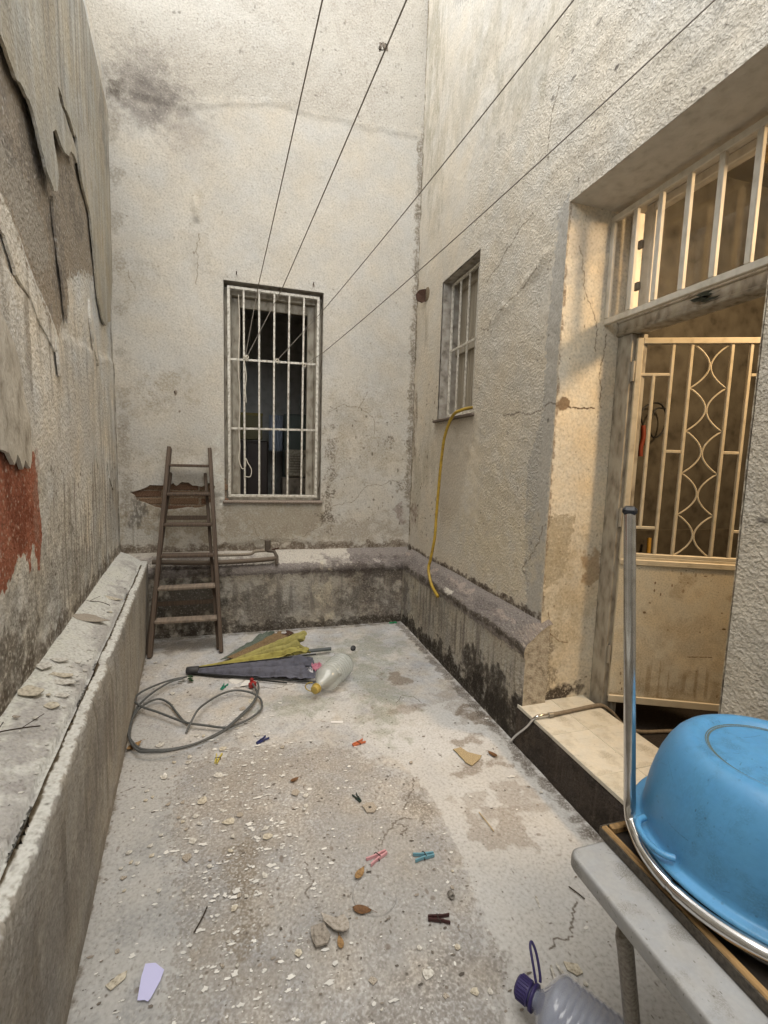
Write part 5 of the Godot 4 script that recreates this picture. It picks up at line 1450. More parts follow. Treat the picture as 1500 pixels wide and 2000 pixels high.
func build_back_room() -> void:
	var t := thing("back_room", "dark room seen through the tall barred window", "room")
	var wm := mat(Color(0.74, 0.725, 0.69), 0.9, {"tex": M.soft})
	var b := MB.new()
	b.box(Transform3D(Basis(), Vector3(0.3, 1.6, -6.6)), Vector3(3.4, 3.4, 0.2))
	b.box(Transform3D(Basis(), Vector3(-1.4, 1.6, -5.88)), Vector3(0.2, 3.4, 2.62))
	b.box(Transform3D(Basis(), Vector3(2.0, 1.6, -5.88)), Vector3(0.2, 3.4, 2.62))
	part("wall", b, wm, t)
	var c := MB.new()
	c.box(Transform3D(Basis(), Vector3(0.3, 3.4, -5.9)), Vector3(3.6, 0.2, 2.66))
	part("ceiling", c, wm, t)
	var f := MB.new()
	f.box(Transform3D(Basis(), Vector3(0.3, 0.2, -5.9)), Vector3(3.6, 0.2, 2.66))
	part("floor", f, mat(Color(0.42, 0.37, 0.32), 0.8), t)
	# what the daylight picks out inside
	var y := thing("patterned_box", "yellowish patterned box on the shelf inside the tall window", "box")
	var yb := MB.new()
	yb.box(Transform3D(Basis(), Vector3(0.03, 1.86, -5.6)), Vector3(0.26, 0.29, 0.18), 0.006)
	part("body", yb, mat(Color(0.56, 0.54, 0.4), 0.7, {"tex": M.worn, "scale": Vector3(9, 9, 9)}), y)
	var ld := MB.new()
	ld.box(Transform3D(Basis(), Vector3(0.03, 1.995, -5.6)), Vector3(0.27, 0.03, 0.19), 0.005)
	part("lid", ld, mat(Color(0.55, 0.5, 0.28), 0.7), y)
	var sh := thing("dark_cabinet", "dark wooden cabinet carrying the patterned box", "cabinet")
	var sb := MB.new()
	sb.box(Transform3D(Basis(), Vector3(-0.02, 1.0, -5.64)), Vector3(0.48, 1.4, 0.4), 0.01)
	part("body", sb, mat(Color(0.22, 0.185, 0.16), 0.6), sh)
	for k in 2:
		var db := MB.new()
		db.box(Transform3D(Basis(), Vector3(-0.13 + k * 0.23, 1.02, -5.43)), Vector3(0.215, 1.3, 0.02), 0.004)
		part("door", db, mat(Color(0.24, 0.2, 0.175), 0.55), sh)
	var w := thing("white_cloth", "pale grey cloth hanging beside the dark cabinet inside", "cloth")
	var wb := MB.new()
	wb.patch(func(s, q): return Vector3(0.24 + s * 0.16, 2.02 - q * 0.42, -5.75 + 0.018 * sin(s * 22.0)), 20, 4, Vector3.BACK)
	wb.patch(func(s, q): return Vector3(0.24 + s * 0.16, 2.02 - q * 0.42, -5.756 + 0.018 * sin(s * 22.0)), 20, 4, Vector3.FORWARD)
	part("cloth", wb, mat(Color(0.6, 0.63, 0.68), 0.9), w)
	var gcab := thing("green_locker", "dull green metal locker at the back of the dark room", "locker")
	var gb := MB.new()
	gb.box(Transform3D(Basis(), Vector3(0.6, 1.62, -5.95)), Vector3(0.36, 0.86, 0.3), 0.01)
	part("body", gb, mat(Color(0.4, 0.43, 0.4), 0.6), gcab)
	gb = MB.new()
	gb.box(Transform3D(Basis(), Vector3(0.6, 1.64, -5.79)), Vector3(0.32, 0.76, 0.02), 0.004)
	part("door", gb, mat(Color(0.42, 0.46, 0.425), 0.55), gcab)
	# an appliance with a slatted front on a chest of drawers
	var a := thing("old_heater", "cream boxy appliance with slatted front inside the window", "appliance")
	var ab := MB.new()
	ab.box(Transform3D(Basis(), Vector3(0.56, 1.46, -5.55)), Vector3(0.28, 0.31, 0.2), 0.015)
	var body := part("body", ab, mat(Color(0.74, 0.7, 0.62), 0.5, {"tex": M.mottle, "scale": Vector3(4, 4, 4)}), a)
	for i in 7:
		var sl := MB.new()
		sl.box(Transform3D(Basis(), Vector3(0.53, 1.36 + i * 0.03, -5.445)), Vector3(0.13, 0.012, 0.012), 0.002)
		part("slat", sl, mat(Color(0.5, 0.47, 0.41), 0.5), body)
	var kn := MB.new()
	kn.lathe(Transform3D(Basis(Vector3.RIGHT, PI / 2), Vector3(0.65, 1.55, -5.45)), PackedVector2Array([Vector2(0, 0.03), Vector2(0.018, 0.03), Vector2(0.02, 0.0), Vector2(0, 0)]), 12)
	part("knob", kn, M.black, a)
	var dr := thing("drawer_chest", "pale chest of drawers under the cream appliance", "chest of drawers")
	var dm := mat(Color(0.6, 0.56, 0.5), 0.6, {"tex": M.mottle})
	var dbx := MB.new()
	dbx.box(Transform3D(Basis(), Vector3(0.58, 0.79, -5.57)), Vector3(0.4, 1.0, 0.34), 0.01)
	part("body", dbx, dm, dr)
	for i in 3:
		var q := MB.new()
		q.box(Transform3D(Basis(), Vector3(0.58, 1.17 - i * 0.24, -5.39)), Vector3(0.36, 0.2, 0.02), 0.004)
		var dw := part("drawer", q, dm, dr)
		var hn := MB.new()
		hn.lathe(Transform3D(Basis(Vector3.RIGHT, PI / 2), Vector3(0.58, 1.19 - i * 0.24, -5.38)), PackedVector2Array([Vector2(0, 0.03), Vector2(0.015, 0.028), Vector2(0.01, 0.0), Vector2(0, 0)]), 10)
		part("handle", hn, M.black, dw)

func build_fittings() -> void:
	# water pipe with a stopcock along the back plinth
	var t := thing("water_pipe", "rusty water pipe with stopcock lying along the back plinth", "pipe")
	var mb := MB.new()
	mb.tube(smooth([Vector3(-0.74, 0.645, -4.045), Vector3(-0.3, 0.625, -4.045), Vector3(0.1, 0.635, -4.05), Vector3(0.235, 0.645, -4.06)], 5), 0.02, 10)
	part("pipe", mb, mat(Color(0.47, 0.42, 0.37), 0.75, {"tex": M.worn, "scale": Vector3(6, 6, 6)}), t)
	mb = MB.new()
	mb.tube(smooth([Vector3(-0.3, 0.675, -4.11), Vector3(0.0, 0.675, -4.11), Vector3(0.06, 0.7, -4.11), Vector3(0.16, 0.705, -4.11)], 5), 0.013, 8)
	part("pipe", mb, mat(Color(0.62, 0.58, 0.52), 0.7, {"tex": M.worn, "scale": Vector3(5, 5, 5)}), t)
	mb = MB.new()
	mb.tube(PackedVector3Array([Vector3(0.16, 0.705, -4.11), Vector3(0.22, 0.7, -4.09), Vector3(0.24, 0.66, -4.06), Vector3(0.24, 0.6, -4.045)]), 0.016, 8)
	mb.box(Transform3D(Basis(), Vector3(0.165, 0.75, -4.11)), Vector3(0.05, 0.1, 0.035), 0.008)
	part("stopcock", mb, mat(Color(0.4, 0.36, 0.32), 0.75, {"tex": M.worn, "scale": Vector3(8, 8, 8)}), t)
	mb = MB.new()
	mb.bar(Vector3(0.2, 0.715, -4.09), Vector3(0.26, 0.73, -4.08), 0.014, 0.01, 0.002, Vector3.UP)
	part("lever", mb, M.rust, t)
	# stub of an old lamp bracket beside the small window
	var s := thing("bracket_stub", "rusty broken bracket stub beside the small window", "bracket")
	mb = MB.new()
	mb.lathe(Transform3D(Basis(Vector3(0, 0, 1), PI / 2), Vector3(XR + 0.01, 2.985, -4.0)), PackedVector2Array([Vector2(0.0, 0.02), Vector2(0.055, 0.02), Vector2(0.06, 0.008), Vector2(0.055, 0.0)]), 18)
	part("base", mb, mat(Color(0.6, 0.54, 0.45), 0.8, {"tex": M.worn, "scale": Vector3(5, 5, 5)}), s)
	mb = MB.new()
	mb.plate(Transform3D(Basis(Vector3(1, 0, 0), Vector3(0, 0, 1), Vector3(0, -1, 0)), Vector3(XR - 0.075, 2.98, -4.03)), ragged([Vector2(0.09, -0.05), Vector2(0.0, -0.035), Vector2(-0.02, 0.0), Vector2(-0.01, 0.05), Vector2(0.03, 0.07), Vector2(0.09, 0.04)], 0.02, 0.005, 5), 0.012, func(x, z): return 0.01 * sin(x * 40.0))
	part("flange", mb, M.rust, s)
	# concrete cap of the floor drain
	var d := thing("drain_cap", "round concrete drain cap set flush in the courtyard floor", "drain cover", Vector3(0.423, 0.0, -1.404))
	mb = MB.new()
	mb.lathe(Transform3D(), PackedVector2Array([Vector2(0.078, -0.004), Vector2(0.077, 0.003), Vector2(0.074, 0.0035), Vector2(0.0715, 0.0), Vector2(0.069, 0.0005), Vector2(0.06, 0.0022), Vector2(0.03, 0.0028), Vector2(0.0, 0.0028)]), 36)
	for i in mb.v.size():
		var q := Vector2(mb.v[i].x + d.position.x, -mb.v[i].z - d.position.z)
		mb.uv[i] = q / 0.8
		mb.uv2[i] = (q - Vector2(-1.15, 0.55)) / Vector2(2.8, 3.65)
	part("cap", mb, M.floor, d)

func build_ladder() -> void:
	var t := thing("wooden_stepladder", "old brown wooden stepladder leaning on the end wall", "ladder")
	var wood := mat(Color(0.37, 0.315, 0.27), 0.8, {"tex": M.wood, "scale": Vector3(3, 1.0, 3), "bump": M.wood, "depth": 0.2})
	var pale := mat(Color(0.55, 0.5, 0.45), 0.8, {"tex": M.wood, "scale": Vector3(1.0, 3, 3), "bump": M.wood, "depth": 0.2})
	var zat := func(y: float) -> float: return -3.665 - 0.352 * y
	var xl := func(y: float) -> float: return -0.703 + 0.052 * y
	var xr := func(y: float) -> float: return -0.199 - 0.07 * y
	for s in [xl, xr]:
		var mb := MB.new()
		mb.bar(Vector3(s.call(0.0), 0.0, zat.call(0.0)), Vector3(s.call(1.57), 1.57, zat.call(1.57)), 0.03, 0.062, 0.004)
		part("stile", mb, wood, t)
	var k := 0
	for y in [0.25, 0.485, 0.72, 0.955, 1.195, 1.425]:
		var mb := MB.new()
		var a: float = xl.call(y); var b: float = xr.call(y)
		mb.box(Transform3D(Basis(Vector3(0, 0, 1), rng.randf_range(-0.02, 0.02)), Vector3((a + b) / 2, y, zat.call(y) + 0.004)), Vector3(b - a - 0.03, 0.022, 0.095), 0.004)
		part("tread", mb, pale if k < 2 else wood, t)
		k += 1
	# folded prop behind
	for s in [-1.0, 1.0]:
		var mb := MB.new()
		var x0 := -0.735 if s < 0 else -0.225
		var x1 := -0.615 if s < 0 else -0.345
		mb.bar(Vector3(x0, 0.0, -3.735), Vector3(x1, 1.36, -4.2), 0.024, 0.045, 0.003)
		part("prop_leg", mb, wood, t)
	for y in [0.35, 1.0]:
		var mb := MB.new()
		mb.bar(Vector3(-0.715 + 0.085 * y, y, -3.74 - 0.345 * y), Vector3(-0.235 - 0.085 * y, y, -3.74 - 0.345 * y), 0.035, 0.014, 0.002, Vector3.UP)
		part("prop_rail", mb, wood, t)

func build_lines() -> void:
	var ends := [
		[[Vector3(-0.022, 2.36, -4.3), Vector3(0.089, 2.968, -4.262)], Vector3(0.295, 3.342, -2.076), Vector3(0.61, 3.88, 2.14), 0.0035, "first clothesline from the left, tied to the window bars and running overhead"],
		[[Vector3(-0.008, 2.368, -4.3), Vector3(0.288, 2.968, -4.262)], Vector3(0.587, 3.364, -2.005), Vector3(1.15, 4.04, 2.14), 0.0035, "clothesline carrying a single clothes peg overhead"],
		[[Vector3(0.247, 2.362, -4.3), Vector3(0.643, 2.822, -4.25)], Vector3(1.127, 3.234, -1.675), Vector3(1.52, 3.568, 0.36), 0.003, "clothesline crossing from the third window bar towards the door wall"],
		[[Vector3(0.484, 2.343, -4.3), Vector3(0.649, 2.459, -4.25)], Vector3(1.41, 3.0, -1.55), Vector3(1.52, 3.08, -1.13), 0.003, "thin clothesline running lowest, fixed above the doorway"],
	]
	var cordm = M.rope
	for i in ends.size():
		var e = ends[i]
		var t := thing("clothesline", e[4], "clothesline", Vector3.ZERO, "clotheslines strung across the courtyard")
		var k: Vector3 = e[0][1]
		var pts := PackedVector3Array([e[0][0]])
		for j in range(1, 6):
			pts.append((e[0][0] as Vector3).lerp(k, j / 6.0))
		# sagging slightly, but through the given point
		var far: Vector3 = e[2]
		var mid: Vector3 = e[1]
		for j in 33:
			var s := j / 32.0
			var p := k.lerp(far, s)
			pts.append(p + Vector3.DOWN * 0.05 * 4.0 * s * (1.0 - s) * (0.6 if i == 3 else 1.0))
		var mb := MB.new()
		mb.tube(pts, e[3], 6)
		part("line", mb, cordm if i != 3 else M.rope, t)
		var kn := MB.new()
		var o: Vector3 = e[0][0]
		kn.tube(smooth([o + Vector3(-0.016, 0.006, 0.004), o + Vector3(0, 0.012, 0.016), o + Vector3(0.016, 0.0, 0.006), o + Vector3(0.004, -0.014, 0.016), o + Vector3(-0.014, -0.006, 0.012), o + Vector3(0.01, 0.01, 0.018), o + Vector3(0.006, -0.03, 0.012)], 4), 0.0035, 6)
		part("knot", kn, M.cord, t)
	# loose end of cord hanging from the bars
	var c := thing("loose_cord", "loose white cord hanging in loops on the window bars", "cord")
	var mb := MB.new()
	mb.tube(smooth([Vector3(-0.03, 2.34, -4.29), Vector3(-0.012, 2.2, -4.285), Vector3(-0.02, 2.1, -4.285), Vector3(-0.012, 1.98, -4.283)], 6), 0.004, 6)
	part("strand", mb, M.cord, c)
	mb = MB.new()
	mb.tube(smooth([Vector3(-0.075, 2.88, -4.31), Vector3(-0.066, 2.6, -4.305), Vector3(-0.078, 2.3, -4.3), Vector3(-0.064, 2.0, -4.3), Vector3(-0.074, 1.75, -4.295), Vector3(-0.066, 1.6, -4.29), Vector3(-0.075, 1.5, -4.285), Vector3(-0.05, 1.41, -4.28), Vector3(-0.02, 1.43, -4.275), Vector3(-0.02, 1.5, -4.28), Vector3(0.0, 1.46, -4.275), Vector3(0.03, 1.4, -4.275), Vector3(0.02, 1.34, -4.275), Vector3(-0.02, 1.34, -4.278)], 6), 0.004, 6)
	part("strand", mb, M.cord, c)
	# the peg left on the second line
	clothes_peg(Vector3(0.567, 3.305, -2.16), Vector3(0, 1.2, 0.5), Color(0.6, 0.55, 0.5), "grey clothes peg clipped on the overhead line", "", 1.3)

var peg_mesh := []
func clothes_peg(at: Vector3, turn: Vector3, c: Color, label: String, group := "clothes pegs dropped on the floor", size := 1.0) -> void:
	var t := thing("clothes_peg", label, "clothes peg", at, group)
	t.rotation = turn
	t.scale = Vector3.ONE * size
	if peg_mesh.is_empty():
		for s in [-1.0, 1.0]:
			var mb := MB.new()
			# a jaw, tapering and arched, lying flat
			mb.plate(Transform3D(Basis(), Vector3(0, -0.005, 0)), PackedVector2Array([Vector2(-0.036, s * 0.0015), Vector2(-0.02, s * 0.004), Vector2(-0.008, s * 0.002), Vector2(0.036, s * 0.011), Vector2(0.036, s * 0.016), Vector2(0.012, s * 0.0105), Vector2(-0.01, s * 0.0095), Vector2(-0.036, s * 0.007)]), 0.01)
			peg_mesh.append(mb.mesh())
		var sp := MB.new()
		sp.tube(smooth([Vector3(-0.006, 0.007, -0.01), Vector3(-0.002, 0.007, 0.01), Vector3(0.003, 0.005, 0.012), Vector3(0.003, -0.006, 0.012), Vector3(0.0, -0.006, -0.011), Vector3(0.004, 0.004, -0.011)], 4), 0.0015, 5)
		peg_mesh.append(sp.mesh())
	var m := mat(c, 0.5)
	part("jaw", peg_mesh[0], m, t)
	part("jaw", peg_mesh[1], m, t)
	part("spring", peg_mesh[2], M.iron, t)

func build_umbrella() -> void:
	var t := thing("beach_umbrella", "collapsed beach umbrella in yellow, slate and green lying on the floor", "umbrella")
	var T := Vector3(-0.40, 0.032, -3.325)
	var fold := func(a0: Vector3, a1: Vector3, b0: Vector3, b1: Vector3, lift: float, pleats: float, sd: float) -> MB:
		var m := MB.new()
		var f := func(s, q):
			var s2: float = s * (1.0 - 0.1 * absf(sin(q * PI * pleats + sd)) + 0.12 * relief.get_noise_2d(q * 55.0 + sd * 40.0, sd * 9.0))
			var p: Vector3 = a0.lerp(a1, s2).lerp(b0.lerp(b1, s2), q)
			var w: float = sin(q * PI)
			p.y += lift * w * s
			# sharp creases that run out from the tip
			var cr: float = absf(sin(q * PI * pleats + sd + 0.25 * sin(s * 4.0 + sd)))
			p.y += 0.05 * s * (pow(cr, 0.75) - 0.6) * smoothstep(0.0, 0.12, q) * smoothstep(1.0, 0.88, q)
			p.y += 0.035 * s * s * relief.get_noise_2d(p.x * 80.0 + sd * 20.0, p.z * 190.0) + 0.012 * s * absf(relief.get_noise_2d(p.x * 220.0, p.z * 420.0 + sd * 9.0))
			p.z += 0.02 * s * s * relief.get_noise_2d(p.x * 60.0, q * 30.0 + sd * 30.0)
			p.y = maxf(p.y, 0.008 + 0.004 * s)
			return p
		m.patch(f, 56, 28, Vector3.UP)
		var f2 := func(s, q): return f.call(s, q) + Vector3(0, -0.0025, 0)
		m.patch(f2, 56, 28, Vector3.DOWN)
		return m
	var yel := mat(Color(0.68, 0.645, 0.34), 0.75, {"tex": M.mottle, "scale": Vector3(2, 2, 2)})
	var yel2 := mat(Color(0.63, 0.6, 0.34), 0.75, {"tex": M.mottle, "scale": Vector3(3, 3, 3)})
	var nav := mat(Color(0.35, 0.355, 0.41), 0.7, {"tex": M.mottle, "scale": Vector3(3, 3, 3)})
	var grn := mat(Color(0.4, 0.45, 0.41), 0.75, {"tex": M.worn, "scale": Vector3(3, 3, 3)})
	var org := mat(Color(0.55, 0.46, 0.33), 0.8, {"tex": M.worn, "scale": Vector3(3, 3, 3)})
	for m in [yel, yel2, nav, grn, org]:
		m.rim_enabled = true
		m.rim = 0.3
	var A := Vector3(0.46, 0.1, -3.21)
	part("fabric_panel", fold.call(T, A, T + Vector3(0, -0.015, 0.02), Vector3(0.43, 0.02, -3.0), 0.03, 2.0, 0.4), nav, t, "slate blue panel facing the viewer")
	part("fabric_panel", fold.call(T + Vector3(0, 0.003, -0.01), Vector3(0.45, 0.115, -3.235), T + Vector3(0, 0.0, -0.03), Vector3(0.42, 0.085, -3.34), 0.03, 2.0, 2.4), yel, t, "bright yellow panel along the top")
	part("fabric_panel", fold.call(T.lerp(A, 0.3) + Vector3(0, 0.01, -0.05), Vector3(0.45, 0.19, -3.5), T.lerp(A, 0.28) + Vector3(0, 0.0, -0.02), Vector3(0.42, 0.09, -3.31), 0.04, 3.0, 1.1), yel2, t, "creased yellow panel thrown back")
	part("fabric_panel", fold.call(Vector3(-0.15, 0.05, -3.44), Vector3(0.26, 0.1, -3.72), Vector3(-0.1, 0.05, -3.4), Vector3(0.36, 0.09, -3.52), 0.03, 2.0, 3.2), org, t, "orange stained panel")
	part("fabric_panel", fold.call(Vector3(-0.2, 0.03, -3.45), Vector3(0.1, 0.02, -3.86), Vector3(-0.14, 0.05, -3.42), Vector3(0.28, 0.09, -3.7), 0.03, 2.0, 4.2), grn, t, "faded green panel at the back")
	var end := MB.new()
	for i in 5:
		var a := Vector3(0.36, 0.02, -3.1 - 0.05 * i)
		end.patch(func(s, q): return a + Vector3(0.1 * s, 0.05 * sin(q * PI) * (1.0 - 0.4 * s) + 0.01 * relief.get_noise_2d(s * 90.0, q * 70.0 + i * 40.0), (q - 0.5) * 0.07), 8, 8, Vector3.UP)
	part("fabric_edge", end, nav, t)
	# ribs and pole
	for q in [[T + Vector3(0.02, -0.012, 0.03), Vector3(0.44, 0.013, -2.985)], [T + Vector3(0.02, 0.006, 0.0), Vector3(0.47, 0.112, -3.215)], [T + Vector3(0.02, -0.012, 0.028), Vector3(0.25, 0.012, -3.02)]]:
		var rb := MB.new()
		rb.tube(PackedVector3Array(q), 0.005, 6)
		part("rib", rb, M.black, t)
	var pole := MB.new()
	pole.tube(PackedVector3Array([Vector3(0.2, 0.055, -3.4), Vector3(0.625, 0.032, -3.475)]), 0.014, 10)
	part("pole", pole, mat(Color(0.34, 0.36, 0.36), 0.5), t)
	var tip := MB.new()
	tip.lathe(Transform3D(Basis(Vector3(0, 0, 1), PI / 2).rotated(Vector3.UP, -0.12), T + Vector3(0.05, -0.004, 0.01)), PackedVector2Array([Vector2(0, 0.06), Vector2(0.022, 0.06), Vector2(0.026, 0.03), Vector2(0.028, -0.02), Vector2(0.0, -0.025)]), 12)
	part("tip_cap", tip, mat(Color(0.2, 0.2, 0.21), 0.6), t)
	# rags and plastic caught in the folds
	var rag := thing("plastic_scrap", "crumpled pink and white plastic scrap beside the umbrella's slate panel", "scrap", Vector3(0.46, 0.03, -3.12))
	var rm := MB.new()
	rm.patch(func(s, q): return Vector3(-0.03 + 0.07 * s, 0.03 + 0.035 * relief.get_noise_2d(s * 130.0, q * 130.0), -0.04 + 0.08 * q), 12, 12, Vector3.UP)
	part("sheet", rm, mat(Color(0.72, 0.45, 0.52), 0.4), rag)
	rm = MB.new()
	rm.patch(func(s, q): return Vector3(-0.08 + 0.05 * s, 0.02 + 0.035 * relief.get_noise_2d(s * 150.0 + 50.0, q * 130.0), 0.0 + 0.06 * q), 12, 12, Vector3.UP)
	part("sheet", rm, mat(Color(0.85, 0.85, 0.86), 0.4), rag)
	var tw := thing("dry_leaves", "brown dry leaves heaped behind the umbrella", "leaves", Vector3(0.25, 0.0, -3.82))
	for i in 8:
		var lf := MB.new()
		leaf_shape(lf, Transform3D(Basis(Vector3.UP, i * 1.7).rotated(Vector3.RIGHT, 0.3), Vector3(rng.randf_range(-0.1, 0.1), 0.015 + 0.012 * (i % 3), rng.randf_range(-0.05, 0.05))), 0.05)
		part("leaf", lf, M.leaf if M.has("leaf") else M.rust, tw)

func leaf_shape(mb: MB, t: Transform3D, s: float) -> void:
	for side in [1.0, -1.0]:
		mb.patch(func(a, b):
			var x: float = (a - 0.5) * 2.0
			var w: float = pow(maxf(0.0, 1.0 - x * x), 0.8) * (1.0 - 0.25 * x) * 0.45
			var z: float = (b - 0.5) * 2.0 * w
			return t * (Vector3(x, 0.25 * z * z + 0.14 * x * x - 0.04 + 0.05 * relief.get_noise_2d(x * 30.0, z * 40.0) - (0.012 if side < 0 else 0.0), z) * s), 8, 6, t.basis * Vector3(0, side, 0))

func bottle_profile(r: float, l: float, neck: float, ribs: int, rib0: float, rib1: float, dip := 0.055) -> PackedVector2Array:
	var p := PackedVector2Array()
	p.append(Vector2(0.0, 0.006)); p.append(Vector2(r * 0.55, 0.004)); p.append(Vector2(r * 0.82, 0.0)); p.append(Vector2(r * 0.95, 0.008)); p.append(Vector2(r, 0.025))
	p.append(Vector2(r, rib0 * l - 0.004))
	for i in ribs:
		var y := lerpf(rib0, rib1, float(i) / ribs) * l
		var d := (rib1 - rib0) * l / ribs
		p.append(Vector2(r, y)); p.append(Vector2(r * (1.0 - 0.8 * dip), y + d * 0.25)); p.append(Vector2(r * (1.0 - dip), y + d * 0.5)); p.append(Vector2(r * (1.0 - 0.8 * dip), y + d * 0.75)); p.append(Vector2(r, y + d * 0.97))
	var s0 := rib1 * l + 0.01
	for i in 9:
		var a := i / 8.0
		p.append(Vector2(lerpf(r, neck, a * a * (3.0 - 2.0 * a)), lerpf(s0, l, a)))
	p.append(Vector2(neck, l + 0.012))
	return p

func build_bottles() -> void:
	# clear five litre water jug lying by the umbrella
	var ax := Vector3(-0.62, -0.04, 0.78).normalized()
	var bx := Vector3.UP.cross(ax).normalized()
	var base := Transform3D(Basis(bx, ax, bx.cross(ax)), Vector3(0.645, 0.088, -3.075))
	var t := thing("plastic_jug", "clear plastic water jug with yellow cap lying by the umbrella", "jug")
	var pet := mat(Color(0.8, 0.82, 0.8, 0.4), 0.14)
	pet.transparency = BaseMaterial3D.TRANSPARENCY_ALPHA
	var mb := MB.new()
	mb.lathe(base, bottle_profile(0.086, 0.36, 0.02, 7, 0.1, 0.62), 36)
	part("body", mb, pet, t)
	mb = MB.new()
	mb.lathe(base, PackedVector2Array([Vector2(0.024, 0.375), Vector2(0.027, 0.375), Vector2(0.027, 0.397), Vector2(0.02, 0.4), Vector2(0.0, 0.4)]), 20)
	mb.lathe(base, PackedVector2Array([Vector2(0.022, 0.366), Vector2(0.032, 0.366), Vector2(0.032, 0.372), Vector2(0.022, 0.372)]), 20)
	var ym := mat(Color(0.68, 0.59, 0.3), 0.45)
	part("cap", mb, ym, t)
	mb = MB.new()
	var hp := []
	for i in 11:
		var a := i / 10.0 * PI
		hp.append(base * (Vector3(-0.03 - 0.045 * sin(a), 0.37 + 0.012 * sin(a), 0.03 * cos(a))))
	mb.tube(smooth(hp, 3), 0.0035, 6)
	part("carry_ring", mb, ym, t)
	mb = MB.new()
	# what is left in it
	mb.plate(Transform3D(Basis(), Vector3(0.55, 0.008, -2.98)), ragged([Vector2(-0.08, 0.1), Vector2(-0.05, 0.08), Vector2(0.09, -0.09), Vector2(0.06, -0.12), Vector2(0.03, -0.1), Vector2(-0.1, 0.07)], 0.02, 0.006, 3), 0.003)
	part("residue", mb, mat(Color(0.34, 0.29, 0.22), 0.8), t)

	# grey jug with a purple cap near the viewer
	ax = Vector3(-0.5, -0.02, -0.86).normalized()
	bx = Vector3.UP.cross(ax).normalized()
	base = Transform3D(Basis(bx, ax, bx.cross(ax)), Vector3(0.882, 0.094, -0.672))
	t = thing("plastic_jug", "cloudy plastic jug with purple screw cap in the foreground", "jug")
	var cl := mat(Color(0.75, 0.78, 0.86, 0.28), 0.1)
	cl.transparency = BaseMaterial3D.TRANSPARENCY_ALPHA
	mb = MB.new()
	mb.lathe(base, bottle_profile(0.093, 0.295, 0.021, 12, 0.08, 0.76, 0.022), 40)
	part("body", mb, cl, t)
	mb = MB.new()
	mb.lathe(base, bottle_profile(0.089, 0.288, 0.018, 12, 0.08, 0.76, 0.022), 32)
	var film := mat(Color(0.6, 0.63, 0.7, 0.5), 0.5)
	film.transparency = BaseMaterial3D.TRANSPARENCY_ALPHA
	part("scale_film", mb, film, t)
	var pm := mat(Color(0.2, 0.17, 0.36), 0.45)
	mb = MB.new()
	mb.lathe(base, PackedVector2Array([Vector2(0.02, 0.305), Vector2(0.027, 0.305), Vector2(0.028, 0.31), Vector2(0.028, 0.338), Vector2(0.024, 0.343), Vector2(0.0, 0.343)]), 24)
	for k in 24:
		var a := TAU * k / 24
		mb.bar(base * Vector3(cos(a) * 0.0285, 0.31, sin(a) * 0.0285), base * Vector3(cos(a) * 0.0285, 0.337, sin(a) * 0.0285), 0.0025, 0.0025)
	mb.lathe(base, PackedVector2Array([Vector2(0.02, 0.292), Vector2(0.033, 0.292), Vector2(0.033, 0.3), Vector2(0.02, 0.3)]), 24)
	part("cap", mb, pm, t)
	mb = MB.new()
	var c := base * Vector3(0, 0.297, 0)
	mb.tube(smooth([c + Vector3(0.012, 0.03, -0.01), c + Vector3(0.014, 0.06, -0.03), c + Vector3(0.02, 0.085, -0.055), c + Vector3(0.03, 0.088, -0.062), c + Vector3(0.034, 0.07, -0.045), c + Vector3(0.03, 0.04, -0.02), c + Vector3(0.026, 0.025, -0.01)], 5), 0.0038, 6)
	part("carry_ring", mb, pm, t)

